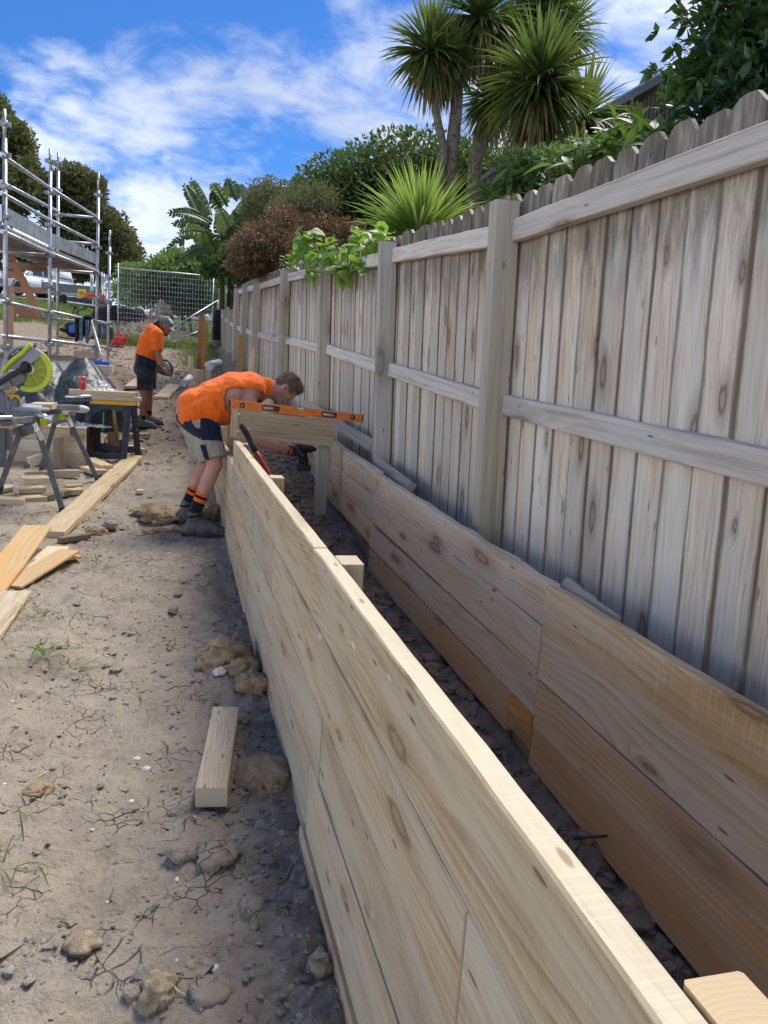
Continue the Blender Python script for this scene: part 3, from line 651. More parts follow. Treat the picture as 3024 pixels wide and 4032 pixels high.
# splinters of broken edge, and loose lath tucked between boards and fence
for nm,lb,p0,p1,w,t,mt in (('offcut','splintered grey lath end wedged behind the board wall under the fence',(1.275,2.30,.70),(1.275,1.97,.672),.045,.02,W_POST),
                     ('fence_rail','loose lower rail of grey timber lying along the fence foot',(1.36,5.46,.83),(1.30,8.4,1.0),.09,.05,W_POST),
                     ('fence_rail','broken length of grey timber leaning on the fence foot behind the brown boards',(1.33,4.35,.70),(1.33,5.2,.76),.07,.045,W_POST)):
    o=plank(nm,mt,None,p0,p1,w,t,seg=6,jit=.003,up=(.5,0,1)); tag(o,lb,'timber offcut' if nm=='offcut' else 'fence rail')
# ------------------------------------------------------------------ old paling fence
fence=thing('paling_fence','tall weathered grey timber paling fence with posts and rails along the right','fence',(1.46,6,0))
PX=1.475
def lean(y): return -.036*float(1-sstep(8,12,y))
def fx1(y): return float(fence_x(y))
# rail heights read along the fence (top rail upper edge, mid rail upper edge, paling top, paling foot)
_fy=[-1,1.6,3.37,5.37,7.75,10.05,12.35,14.6,16.9,19.2,21.5,24]
_rt_=[1.99,2.07,2.09,2.245,2.42,2.57,2.66,2.82,2.97,3.16,3.38,3.62]
_rm_=[1.19,1.245,1.33,1.475,1.655,1.80,1.93,2.09,2.24,2.43,2.65,2.89]
_pt_=[2.13,2.165,2.22,2.345,2.52,2.68,2.80,2.93,3.07,3.27,3.48,3.70]
pal_meshes=[]
for k in range(10):
    rr=np.random.default_rng(100+k); w=.143; t=.018; L=1.80
    a1,a2=rr.uniform(.022,.042),rr.uniform(.022,.042); h1,h2=rr.uniform(.03,.055),rr.uniform(.03,.055)
    out=[(0,0),(0,w),(L-h1,w),(L-.006,w-a1),(L-rr.uniform(0,.006),w*.5),(L-.005,a2),(L-h2,0)]
    V=[];n=len(out)
    for y in(-t/2,t/2):
        for (x,z) in out: V.append((x,y+rr.normal(0,.0006),z))
    F=[tuple(range(n-1,-1,-1)),tuple(range(n,2*n))]+[(i,(i+1)%n,n+(i+1)%n,n+i) for i in range(n)]
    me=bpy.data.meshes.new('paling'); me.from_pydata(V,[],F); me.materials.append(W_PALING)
    bm=bmesh.new(); bm.from_mesh(me); bmesh.ops.recalc_face_normals(bm,faces=bm.faces); bm.to_mesh(me); bm.free(); pal_meshes.append(me)
y=-.4; k=0
while y<24.2:
    top=float(np.interp(y,_fy,_pt_))+random.uniform(-.012,.012); x=PX+fx1(y)
    p=Vector((x+lean(y)*(top-1.8-1.4)+random.uniform(-.004,.004),y-.0715,top-1.8)); up=Vector((lean(y),random.uniform(-.004,.004),1))
    slope=(fx1(y+.2)-fx1(y-.2))/.4
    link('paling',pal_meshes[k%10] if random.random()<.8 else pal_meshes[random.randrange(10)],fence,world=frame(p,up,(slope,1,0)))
    k+=1; y+=.1515+random.uniform(-.002,.003)
post_y=[.97,3.33,5.36,7.75,10.05,12.35,14.6,16.9,19.2,21.5,23.9]
rail_x=1.44
for i,py_ in enumerate(post_y):
    top=float(np.interp(py_,_fy,_rt_))+.03+random.uniform(-.02,.02); x=1.335+fx1(py_)
    if i==1: top=2.165
    ln=lean(py_)
    plank('post',W_POST,fence,(x+.06-ln*1.4+ln*-.0,py_-.04,-.05),(x+.06+ln*(top-1.4),py_-.04,top),.08,.118,up=(0,1,0),seg=5,jit=.0022,ch=.006)
for a,b in zip([-.6]+post_y[:-1],post_y):
    for which,tab in(('rail',_rt_),('rail',_rm_)):
        za=float(np.interp(a,_fy,tab)); zb=float(np.interp(b,_fy,tab)); hh=.094
        xa=rail_x+fx1(a)+lean(a)*(za-1.4); xb=rail_x+fx1(b)+lean(b)*(zb-1.4)
        plank(which,W_RAIL,fence,(xa,a+.045,za-hh),(xb,b-.045,zb-hh),hh,.045,seg=8,jit=.0022,ch=.005)
# ------------------------------------------------------------------ far end of the new wall: corner of planks, tall posts
zc=zoomer(700,1200,4.1475)
end=thing('retaining_wall','far stepped end of the new pine wall below two tall honey coloured posts','retaining wall',(.3,13,.4))
def ex(v): return float(np.interp(v,[12.4,14.6],[.335,.155]))
for z0 in (.30,.50,.70,.90,1.10):
    plank('plank',W_PINE if z0!=.7 else W_GREYPINE,end,(ex(12.4),12.4,z0),(ex(14.4),14.4,z0),.197,.045,seg=2)
plank('plank',W_FRESH,end,(ex(14.05),14.05,1.30),(ex(14.45),14.45,1.30),.22,.05,seg=1)
plank('post',W_PINE,end,(.42,12.38,.2),(.42,12.38,1.30),.075,.10,up=(0,1,0))
a=at(*zc(360,980),13.6)
for nm,(u0,u1,v0),Yp,mt,lb in (('timber_post',(318,455,172),14.2,W_STAKE,'taller of two honey coloured posts standing behind the far wall end'),
                          ('timber_post',(385,495,298),13.4,W_STAKE,'shorter front post of two honey coloured posts at the far wall end')):
    t0=at(*zc((u0+u1)/2,v0),Yp); w=np.linalg.norm(at(*zc(u1,v0),Yp)-at(*zc(u0,v0),Yp))
    tag(plank(nm,mt,None,(t0[0],Yp,.7),(t0[0]+.012,Yp,t0[2]),w*.72,w*.8,up=(0,1,0),seg=3,jit=.001),lb,'post','tall posts at the far wall end')
for (u0,u1,v0,Yp,lb) in ((965,1060,488,10.8,'dark honey stake against the fence behind the orange singlet, left one'),(1145,1245,695,9.6,'pale slanted stake against the fence nearest the bent worker')):
    t0=at(*zc((u0+u1)/2,v0),Yp); w=np.linalg.norm(at(*zc(u1,v0),Yp)-at(*zc(u0,v0),Yp))
    tag(plank('timber_stake',W_STAKE if u0<1000 else W_FRESH,None,(t0[0],Yp,.55),(t0[0]+.02,Yp,t0[2]),w*.4,w*.9,up=(0,1,0),seg=3,jit=.001),lb,'stake','stakes leaning by the fence')
m=MB(); P0=at(*zc(620,955),13.3); P1=at(*zc(505,1045),12.9)
m.tube([P0,P1],.055,16); m.tube([P0+V3(.06,.0,.02),P1+V3(-.02,.02,.06)],.055,16)
tag(m.build('drain_pipe',WHITEPL),'pair of short white plastic pipes lying behind the far wall end','pipe')
m=MB(); m.tube([at(*zc(95,1285),12.6),at(*zc(195,1190),12.9)],.055,16)
tag(m.build('drain_pipe',WHITEPL),'white plastic pipe stub poking out in front of the far wall end','pipe')
# beam, short post and level across the trench
zb=zoomer(650,1400,2.0738)
BY=5.52
bl=at(*zb(560,430),BY); bl2=at(*zb(550,660),BY); br=at(*zb(1383,540),BY+.12); br2=at(*zb(1365,745),BY+.12)
beam=thing('cross_beam','thick pine plank screwed across the trench on top of the wall under the level','plank',tuple(bl2))
h=.5*(np.linalg.norm(bl-bl2)+np.linalg.norm(br-br2))
bo=plank('plank',W_PINE,beam,bl2,br2,h,.045,seg=6,jit=.0006)
for (x_,y_) in ((605,476),(595,618),(1308,695)):
    c=at(*zb(x_,y_),BY-.023+.06*(x_>900)); m=MB(); m.tube([c+V3(0,.012,0),c+V3(0,-.006,0)],.008,10); m.build('screw',GALV,beam)
ps=plank('end_block',W_PINE,beam,at(*zb(532,662),BY-.0),at(*zb(545,432),BY),.05,.05,up=(1,0,0),seg=1)
t0=at(*zoomer(1000,1400,3.0164)(828,1075),BY+.19); 
tpost=plank('trench_post',W_POST,None,(t0[0]-.003,BY+.165,.05),(t0[0],BY+.165,br2[2]+h*.8),.075,.088,up=(0,1,0),seg=4,jit=.0008)
tag(tpost,'square greenish pine post standing in the trench under the right end of the beam','post')
# ------------------------------------------------------------------ site equipment
zg=zoomer(0,1300,2.765); zl=zoomer(0,1000,2.765); zk=zoomer(0,400,2.37); z4=zoomer(500,1150,3.318); zu=zoomer(0,1040,3.318)
def atg(u,v,lift=0.0,y0=1.0,y1=70.0):
    """where the sight line through (u,v) meets the ground"""
    lo=y0; prev=None
    for Y in np.geomspace(y0,y1,260):
        p=at(u,v,Y); dz=p[2]-float(ground_smooth(p[0],p[1]))-lift
        if dz<=0: return at(u,v,Y) if prev is None else at(u,v,prev[0]+(Y-prev[0])*prev[1]/(prev[1]-dz))
        prev=(Y,dz)
    return at(u,v,y1)
def curve_mesh(name, splines, depth, mat, mw, parent=None, bev=0.0):
    """flat outline with holes, given thickness; mw places its local xy plane"""
    cu=bpy.data.curves.new(name,'CURVE'); cu.dimensions='2D'; cu.fill_mode='BOTH'; cu.extrude=depth/2; cu.bevel_depth=bev; cu.bevel_resolution=1
    for pts in splines:
        s=cu.splines.new('POLY'); s.points.add(len(pts)-1); s.use_cyclic_u=True
        for q,(x,y) in zip(s.points,pts): q.co=(x,y,0,1)
    tmp=bpy.data.objects.new('tmp',cu); C.objects.link(tmp); dg=bpy.context.evaluated_depsgraph_get()
    me=bpy.data.meshes.new_from_object(tmp.evaluated_get(dg)); bpy.data.objects.remove(tmp); bpy.data.curves.remove(cu)
    me.name=name; me.materials.clear(); me.materials.append(mat); return link(name,me,parent,world=mw)
def text_mesh(name, s, size, mat, mw, parent, depth=.0008, bend=None, shear=0):
    cu=bpy.data.curves.new(name,'FONT'); cu.body=s; cu.size=size; cu.align_x='CENTER'; cu.align_y='CENTER'; cu.extrude=depth; cu.shear=shear
    tmp=bpy.data.objects.new('tmp',cu); C.objects.link(tmp); dg=bpy.context.evaluated_depsgraph_get()
    me=bpy.data.meshes.new_from_object(tmp.evaluated_get(dg)); bpy.data.objects.remove(tmp); bpy.data.curves.remove(cu)
    if bend:
        for v in me.vertices:
            a=v.co.x/bend; r=bend+v.co.z; v.co=Vector((math.sin(a)*r,v.co.y,math.cos(a)*r-bend))
    me.materials.clear(); me.materials.append(mat); return link(name,me,parent,world=mw)
def rrect(cx,cy,w,h,r,n=6):
    P=[]
    for (sx,sy,a0) in ((1,1,0),(-1,1,90),(-1,-1,180),(1,-1,270)):
        for k in range(n+1):
            a=R(a0+90*k/n); P.append((cx+sx*(w/2-r)+r*math.cos(a),cy+sy*(h/2-r)+r*math.sin(a)))
    return P
# --- spirit level resting on the beam
L0=at(*zb(527,430),BY-.005); L1=at(*zb(1600,545),BY+.155); Lt=at(*zb(530,363),BY-.005)
lv=thing('spirit_level','long orange spirit level balanced on top of the cross beam','spirit level',tuple(L0+V3(0,0,.002)))
LL=float(np.linalg.norm(L1-L0)); Lh=float(np.linalg.norm(Lt-L0))*.98
mw=frame(L0+V3(0,0,.002),L1-L0,(0,0,1)); mw=mw@Matrix.Rotation(R(90),4,'X')      # local xy plane = face, z = thickness
s1=.32*LL-.0; holes=[rrect(.292*LL,Lh*.5,.125*LL,Lh*.56,Lh*.27),rrect(.735*LL,Lh*.5,.115*LL,Lh*.56,Lh*.27)]
circ=lambda cx,cy,r,n=20:[(cx+r*math.cos(2*math.pi*k/n),cy+r*math.sin(2*math.pi*k/n)) for k in range(n)]
vh=[circ(.085*LL,Lh*.5,Lh*.31),circ(.922*LL,Lh*.5,Lh*.31)]
notch=.51*LL
outl=[(0,0),(LL,0),(LL,Lh),(notch+.03,Lh),(notch+.022,Lh*.66),(notch-.022,Lh*.66),(notch-.03,Lh),(0,Lh)]
curve_mesh('level_body',[outl]+holes+vh,.024,ORANGEP,mw,lv,.0015)
for hpts,c in zip(holes,(.292,.735)):
    wq=.125 if c<.5 else .115
    curve_mesh('grip_rim',[rrect(c*LL,Lh*.5,wq*LL+.008,Lh*.56+.008,Lh*.27+.004),rrect(c*LL,Lh*.5,wq*LL-.008,Lh*.56-.012,Lh*.24)],.030,BLACKP,mw,lv)
for c in (.085,.922):
    curve_mesh('vial_ring',[circ(c*LL,Lh*.5,Lh*.34),circ(c*LL,Lh*.5,Lh*.20)],.029,BLACKP,mw,lv)
    m=MB(); q=mw@Vector((c*LL,Lh*.5-.009,0)); q2=mw@Vector((c*LL,Lh*.5+.009,0)); m.tube([q,q2],.0085,10); m.build('vial',VIAL,lv)
m=MB(); m.tube([mw@Vector((notch-.02,Lh*.8,0)),mw@Vector((notch+.02,Lh*.8,0))],.0075,10); m.build('vial',VIAL,lv)
for x in (-.004,LL+.004):
    m=MB(); m.box((0,0,0),(.010,Lh*1.01,.027)); o=m.build('end_cap',BLACKP,lv); o.matrix_basis=inv_of(lv)@mw@Matrix.Translation((x,Lh/2,0))
# --- red and black long handled tool standing in the trench
H0=at(*zb(622,565),5.12); H1=at(*zb(742,785),5.10); H2=at(*zb(838,945),5.05)
bc=thing('bolt_cutter','long handled tool with black grip and red arm leaning on the wall post','tool',tuple(H2))
dirn=(H2-H1)/np.linalg.norm(H2-H1)
m=MB(); m.tube([H0+(-dirn)*.004,H0+dirn*.012,H0+dirn*.05,H1-dirn*.02,H1],[.012,.020,.021,.019,.0175],12); m.build('grip',RUBBER,bc)
m=MB(); m.tube([H1-dirn*.005,H1+dirn*.05,H2,H2+dirn*.60],[.016,.017,.015,.014],12); m.build('arm',REDGRIP,bc)
# --- white ute at the top of the slope
def ute():
    Fp=at(*zu(165,515),45.6); Rp=at(*zu(640,520),47.6); ax=Vector(Fp-Rp); ax.z=0; wb=3.2; ax.normalize()
    zgd=float(ground_smooth((Fp[0]+Rp[0])/2,(Fp[1]+Rp[1])/2)); c=Vector((Rp+Fp)/2)
    r=thing('parked_ute','white double cab ute with canopy parked on the drive behind the scaffold','ute',(c.x,c.y,max(c.z-.02,zgd)))
    base=mat_of(r); yd=Vector((0,0,1)).cross(ax); m4=Matrix.Identity(4)
    for i in range(3): m4[i][0],m4[i][1],m4[i][2],m4[i][3]=ax[i],yd[i],(0,0,1)[i],base.translation[i]
    W=.90
    def P(name,poly,hw,mat,taper=None,bev=.05,par=r):
        """side profile (x,z) swept across the width, narrowing to the roof"""
        bm=bmesh.new(); a=[];b=[]
        for (x,z) in poly:
            t=1.0 if taper is None else 1-taper*max(0,min(1,(z-1.05)/.8))
            a.append(bm.verts.new((x,-hw*t,z))); b.append(bm.verts.new((x,hw*t,z)))
        bm.faces.new(a[::-1]); bm.faces.new(b); n=len(a)
        for i in range(n): bm.faces.new((a[i],a[(i+1)%n],b[(i+1)%n],b[i]))
        bmesh.ops.recalc_face_normals(bm,faces=bm.faces)
        if bev: bmesh.ops.bevel(bm,geom=[e for e in bm.edges if e.calc_face_angle(0)>R(20)],offset=bev,segments=2,affect='EDGES',clamp_overlap=True)
        me=bpy.data.meshes.new(name); bm.to_mesh(me); bm.free(); me.materials.append(mat)
        me.polygons.foreach_set('use_smooth',[True]*len(me.polygons)); return link(name,me,par,world=m4)
    P('body',[(-2.25,.55),(-2.28,1.12),(1.0,1.12),(1.35,1.12),(2.15,1.02),(2.42,.92),(2.45,.5),(2.1,.38),(-2.1,.42)],W,CARWHITE,None,.07)
    P('cabin',[(-.85,1.1),(-.8,1.78),(-.5,1.84),(.35,1.82),(.6,1.72),(1.28,1.1)],W*.97,CARWHITE,.17,.06)
    P('canopy',[(-2.28,1.1),(-2.12,1.72),(-1.95,1.84),(-.95,1.86),(-.86,1.1)],W*.97,CARWHITE,.15,.06)
    for (nm,poly) in (('front_window',[(.95,1.16),(.46,1.66),(.02,1.66),(.02,1.16)]),('rear_window',[(-.06,1.16),(-.06,1.66),(-.62,1.66),(-.68,1.16)]),('canopy_window',[(-1.0,1.22),(-1.05,1.70),(-1.95,1.66),(-2.08,1.22)])):
        for s in (-1,1):
            m=MB(); vs=[]
            for (x,z) in poly:
                t=1-.165*max(0,(z-1.05)/.8); vs.append(m4@Vector((x,s*(W*.97*t+.004),z)))
            vs2=[v+ (m4.to_3x3()@Vector((0,-s*.02,0))) for v in vs]; n=len(vs)
            m.add(vs+vs2,[tuple(range(n)),tuple(range(2*n-1,n-1,-1))]+[(i,(i+1)%n,n+(i+1)%n,n+i) for i in range(n)]); m.build(nm,CARGLASS,r)
    m=MB(); q=[m4@Vector(p) for p in ((1.25,-.76,1.16),(1.25,.76,1.16),(.66,.67,1.72),(.66,-.67,1.72),(1.22,-.76,1.14),(1.22,.76,1.14),(.63,.67,1.70),(.63,-.67,1.70))]
    q=[v+m4.to_3x3()@Vector((.03,0,.02)) for v in q]
    m.add(q,[(0,1,2,3),(7,6,5,4),(0,4,5,1),(1,5,6,2),(2,6,7,3),(3,7,4,0)]); m.build('windscreen',CARGLASS,r)
    for x in (-1.6,1.6):
        for s in (-1,1):
            wh=thing('wheel',None,None); wh.parent=r; wh.matrix_basis=inv_of(r)@m4@Matrix.Translation((x,s*.78,.38))
            wm=m4@Matrix.Translation((x,s*.78,.38))@Matrix.Rotation(R(90),4,'X')
            m=MB(); m.lathe([(.24,-.13),(.36,-.13),(.385,-.08),(.385,.08),(.36,.13),(.24,.13)],wm,24); m.build('tyre',RUBBER,wh)
            m=MB(); m.lathe([(.06,-.06),(.245,-.10),(.245,.10),(.06,.06)],wm,18); m.build('rim',CARGREY,wh)
            m=MB(); m.tube([m4@Vector((x+.46*math.cos(a),s*.905,.42+.44*math.sin(a))) for a in np.linspace(-.2,3.34,12)],.045,6); m.build('wheel_arch',CARGREY,r)
    for s in (-1,1):
        m=MB(); m.bar(m4@Vector((-1.1,s*.93,.42)),m4@Vector((1.1,s*.93,.42)),.14,.05); m.build('side_step',CARGREY,r)
        m=MB(); m.bar(m4@Vector((-.75,s*.78,1.9)),m4@Vector((.3,s*.78,1.89)),.04,.04); m.build('roof_rack',CARGREY,r)
        m=MB(); m.box(m4@Vector((-2.27,s*.80,.95)),(.09,.16,.30),m4.to_3x3()); m.build('tail_lamp',REDLAMP,r)
        m=MB(); m.box(m4@Vector((2.33,s*.68,.84)),(.16,.30,.14),m4.to_3x3()); m.build('headlight',WHITEPL,r)
        m=MB(); m.box(m4@Vector((1.0,s*1.02,1.2)),(.12,.22,.16),m4.to_3x3()); m.build('side_mirror',CARWHITE,r,.03)
        for x in (.2,-.6):
            m=MB(); m.box(m4@Vector((x-.12,s*.915,.98)),(.16,.03,.03),m4.to_3x3()); m.build('door_handle',CARGREY,r)
    m=MB(); m.box(m4@Vector((2.44,0,.62)),(.1,1.7,.24),m4.to_3x3()); m.build('bumper',CARGREY,r,.03)
ute()
# drive the ute stands on
dv=[(-40,41.5),(-14,42.5),(-7,43),(-2,43.5),(3,47),(3,53),(-8,54),(-40,52)]
bm=bmesh.new(); DN=40
vs=[]
for i in range(DN+1):
    for j in range(7):
        x=-40+43*i/DN; y=42.2+.08*(x+40)*.35+ (11)*j/6
        vs.append(bm.verts.new((x,y,float(ground_smooth(x,y))+.09)))
for i in range(DN):
    for j in range(6): bm.faces.new((vs[i*7+j],vs[(i+1)*7+j],vs[(i+1)*7+j+1],vs[i*7+j+1]))
me=bpy.data.meshes.new('driveway'); bm.to_mesh(me); bm.free(); me.materials.append(ASPH); tag(link('driveway',me),kind='structure')
# trailer beyond the tool table
tr=at(*zu(960,400),40.5); t=thing('trailer','low grey cage trailer parked to the right of the white ute','trailer',(tr[0],tr[1],float(ground_smooth(tr[0],tr[1]))))
zt=t.location.z
m=MB(); m.box((tr[0],tr[1],tr[2]-.02),(2.6,1.4,.10)); m.build('tray',GALV_D,t,.01)
m=MB(); m.box((tr[0],tr[1]-.7,tr[2]+.22),(2.6,.03,.38)); m.build('side_panel',CARGREY,t,.01)
m=MB()
a=at(*zu(790,325),40); b=at(*zu(1150,297),40); m.bar(a,b,.05,.06); a=at(*zu(770,405),40); b=at(*zu(1020,415),40); m.bar(a,b,.06,.12); m.build('rail',GALV,t)
for dx in (-.5,.6):
    m=MB(); m.lathe([(.1,-.09),(.27,-.09),(.3,-.05),(.3,.05),(.27,.09),(.1,.09)],Matrix.Translation((tr[0]+dx,tr[1]-.55,zt+.3))@Matrix.Rotation(R(90),4,'X'),20); m.build('wheel',RUBBER,t)
# upright galvanised stands beside it
for (u0,u1,v0,v1) in ((1185,1215,110,270),(1330,1385,105,260)):
    a=at(*zu((u0+u1)/2,v0),38); b=at(*zu((u0+u1)/2,v1),38); w=np.linalg.norm(at(*zu(u1,v0),38)-at(*zu(u0,v0),38))
    st=thing('steel_stand','bundle of upright galvanised tubes standing behind the tool table, '+('narrow' if u0<1300 else 'wide')+' one','steel stand',tuple(b-V3(0,0,.5)))
    for k in range(3):
        m=MB(); x=(k-1)*w/2; m.tube([b+V3(x,0,-.7),a+V3(x,0,-.06*k)],.028,8); m.build('tube',GALV,st)
    m=MB(); m.bar(b+V3(-w/2,0,.05),b+V3(w/2,0,.05),.03,.03); m.build('tie_bar',GALV,st)
# --- scaffold: three outer standards, an inner end standard, ledgers, deck
sf=thing('scaffold','galvanised tube scaffold with a plank deck standing along the building platform','scaffold',(-1.7,11.5,1.0))
SY=[9.2,11.5,13.9]
def std(pts,Y,zb_,r=.024,ros=()):
    a=at(*pts,Y); b=V3(a[0]-.01*(a[2]-zb_),Y,zb_)
    s=MB(); s.tube([b,a-V3(0,0,.28)],r,12); s.tube([a-V3(0,0,.28),a],r*.78,12)
    o=s.build('standard',GALV,sf)
    for z in ros:
        q=MB(); c=b+(a-b)*((z-b[2])/(a[2]-b[2])); q.lathe([(r,-.035),(r*1.5,-.03),(r*1.5,.03),(r,.035)],Matrix.Translation(Vector(c)),12)
        for k in range(4):
            an=k*math.pi/2+.3; q.box(Vector(c)+Vector((math.cos(an),math.sin(an),0))*.046,(.04,.016,.045),Matrix.Rotation(an,3,'Z'))
        q.build('coupler',GALV_D,o)
    return a,b
s1=std(zk(40,70),9.2,1.0,ros=[at(*zk(40,y),9.2)[2] for y in (205,495,790,1075)]+[1.9,1.42])
s2=std(zk(468,440),11.5,1.1,ros=[at(*zk(460,y),11.5)[2] for y in (555,850,1145,1430)]+[at(*zl(520,y),11.5)[2] for y in (345,650,985)])
s3=std(zk(920,660),13.9,1.05,ros=[at(*zk(910,y),13.9)[2] for y in (870,1115,1360,1605)]+[at(*zl(1040,y),13.9)[2] for y in (485,745,1025)])
s4=std(zk(543,470),13.7,1.0,ros=[at(*zk(540,y),13.7)[2] for y in (570,825,1060,1310)]+[at(*zl(605,y),13.7)[2] for y in (430,710,985)])
s5=std(zk(1025,1200),14.8,1.0,ros=[at(*zk(1018,y),14.8)[2] for y in (1415,1640)]+[at(*zl(1185,y),14.8)[2] for y in (520,760,1040)])
def ledg(name,p,q,r=.0225,mt=GALV):
    m=MB(); m.tube([p,q],r,10); m.build(name,mt,sf)
for row in ((500,800,1075),(860,1100,1320)):
    a=at(*zk(0,row[0]-10),9.0); b=at(*zk(468,row[1]+8),11.5); c=at(*zk(905,row[2]+5),13.9); ledg('ledger',a,b); ledg('ledger',b,c)
for (y0,y1) in ((745,1025),(1035,1280)):
    ledg('ledger',at(*zk(0,y0),10.6),at(*zk(540,y1),13.7))
for (y0,y1) in ((1050,1087),(1300,1332)):
    ledg('transom',at(*zk(550,y0),13.7),at(*zk(900,y1),13.9))
ledg('ledger',at(*zl(0,515),9.0),at(*zl(515,625),11.5)); ledg('ledger',at(*zl(515,618),11.5),at(*zl(1165,757),14.8),.0225,GALV)
ledg('ledger',at(*zl(0,893),9.0),at(*zl(512,945),11.5)); ledg('ledger',at(*zl(512,940),11.5),at(*zl(1160,1018),14.8))
ledg('ledger',at(*zl(190,668),12.2),at(*zl(830,728),14.4),.02,GALV_D); ledg('ledger',at(*zl(30,78),10.8),at(*zl(512,122),13.4))
ledg('brace',at(*zl(985,700),13.5),at(*zl(1160,1320),12.6),.022,W_FRESH if False else GALV_D)
# deck planks between the rows, with a toe board on the outer edge
d0=at(*zk(0,1180),9.1); d1=at(*zk(455,1392),11.5); d2=at(*zk(895,1565),13.9)
inn=V3(-.68,.12,0)
for k in range(4):
    o_=inn*(k+.5)/4
    for (p,q) in ((d0,d1),(d1,d2)):
        m=MB(); m.bar(p+o_+V3(0,.03,.02),q+o_+V3(0,-.03,.02),.165,.05); m.build('deck_plank',DECK,sf)
for (p,q) in ((d0,d1),(d1,d2)):
    ledg('ledger',p+V3(.02,0,-.03),q+V3(.02,0,-.03),.0225)
    m=MB(); m.bar(p+V3(.0,.05,.16),q+V3(.0,-.05,.16),.022,.17); m.build('toe_board',GALV,sf,.004)
    for kk in np.linspace(.08,.94,9):
        c=p+(q-p)*kk; m=MB(); m.bar(c+V3(0,0,-.03),c+inn+V3(0,0,-.03),.03,.035); m.build('deck_rib',DECK,sf)
for (p,) in ((d1,),(d2,)): ledg('transom',p+V3(0,0,-.06),p+inn*1.15+V3(0,0,-.06))
# --- reddish timber wall frame of the new building
fr=thing('wall_framing','reddish timber wall framing with a diagonal brace under the scaffold deck','timber frame',(-2.4,12,1.2))
def fbar(nm,a,b,Ya,Yb,w,h,mt=W_FRAME,par=None,up=(0,0,1)):
    p=at(*zl(*a),Ya); q=at(*zl(*b),Yb); return plank(nm,mt,fr if par is None else par,p-V3(0,0,h/2),q-V3(0,0,h/2),h,w,up=up,seg=2)
fbar('stud',(45,300),(45,1075),10.4,10.4,.05,.10,up=(1,0,0)); fbar('stud',(75,560),(70,1075),10.55,10.55,.05,.05,up=(1,0,0))
p=at(*zl(95,-20),11.6); q=at(*zl(435,690),11.75); plank('brace',W_FRAME,fr,p-V3(.04,0,.02),q-V3(.045,0,0),.095,.045,up=(1,0,.5),seg=2)
fbar('nogging',(30,125),(520,160),12.2,12.3,.045,.09); fbar('nogging',(30,222),(225,232),12.2,12.2,.045,.09); fbar('nogging',(55,385),(500,402),12.2,12.3,.045,.085)
fbar('bottom_plate',(125,632),(425,655),12.25,12.3,.09,.14)
m=MB(); p=at(*zl(100,640),12.5); m.bar(at(*zl(97,470),12.5),at(*zl(100,900),12.5),.05,.05,up=(0,1,0)); m.build('prop',GALV_D,fr)
# --- white formwork edge of the building platform
fw_=thing('formwork','white faced formwork boards edging the raised building platform below the scaffold','formwork',(-1.7,11.5,1.1))
E=[(zl(-60,1082),10.2),(zl(490,1105),12.0),(zl(910,1132),13.4),(zl(1012,1136),13.7)]
pts=[at(*u,Y) for u,Y in E]
for i,(p,q) in enumerate(zip(pts[:-1],pts[1:])):
    mt=WHITEP if i<2 else W_FRESH
    g=.02 if i==1 else .004
    pl=MB(); pl.bar(p+V3(0,g,-.30),q+V3(0,-g,-.30),.03,.56); pl.build('panel',mt,fw_,.004)
    m=MB(); m.bar(p+V3(.0,0,0),q+V3(0,0,0),.09,.035); m.build('top_edge',GALV_D,fw_,.004)
m=MB(); c=pts[1]; m.bar(c+V3(.02,-.02,-.45),c+V3(.02,-.02,.05),.07,.05,up=(0,1,0)); m.build('steel_post',RUSTY,fw_)
# platform behind the formwork
bm=bmesh.new(); ring=[pts[0]+V3(-.06,.02,-.06),pts[1]+V3(-.06,.02,-.06),pts[3]+V3(-.06,0,-.06),V3(-2.3,14.6,1.25),V3(-3.4,15.5,1.2),V3(-4.5,14,1.2),V3(-4.6,9.6,1.25)]
tv=[bm.verts.new(tuple(p)) for p in ring]; bv=[bm.verts.new((p[0],p[1],.2)) for p in ring]; bm.faces.new(tv)
for i in range(len(ring)): bm.faces.new((tv[i],bv[i],bv[(i+1)%len(ring)],tv[(i+1)%len(ring)]))
bmesh.ops.recalc_face_normals(bm,faces=bm.faces); me=bpy.data.meshes.new('building_platform'); bm.to_mesh(me); bm.free(); me.materials.append(S_CLAY); tag(link('building_platform',me),kind='structure')
# --- tarp covered heap, silver foil
def heap(name,mat,cx,cy,hx,hy,zb_,fn,n=70,fold=.02,fq=5):
    X,Y=np.meshgrid(np.linspace(-1,1,n),np.linspace(-1,1,n)); r=np.hypot(X,Y); Xc=np.where(r>1,X/np.maximum(r,1e-6),X); Yc=np.where(r>1,Y/np.maximum(r,1e-6),Y)
    Z=fn(Xc,Yc); wx=cx+Xc*hx; wy=cy+Yc*hy
    rid=np.abs(fbm(wx*fq+3,wy*fq,3)); Z=Z+fold*(rid*2-.5)+fold*.5*np.abs(fbm(wx*fq*2.8,wy*fq*2.8,2))
    V=np.stack([wx.ravel(),wy.ravel(),(zb_+Z).ravel()],1); i=np.arange(n*n).reshape(n,n)
    F=np.stack([i[:-1,:-1].ravel(),i[:-1,1:].ravel(),i[1:,1:].ravel(),i[1:,:-1].ravel()],1)
    keep=[len(set(map(tuple,np.round(V[f],5))))==4 for f in F]; return npmesh(name,V,F[np.array(keep)],mat)
tc0=at(*zg(640,900),10.0)
def tent(X,Y):
    pk=[(-.20,.0,.80),(.35,-.05,.86),(-.62,0,.55)]; Z=0
    for (a,b,h) in pk: Z=np.maximum(Z,h*np.clip(1.12-np.hypot((X-a)*1.25,(Y-b)*1.0),0,1)**.75)
    return Z*np.clip((1-np.hypot(X,Y))*6,0,1)**.5
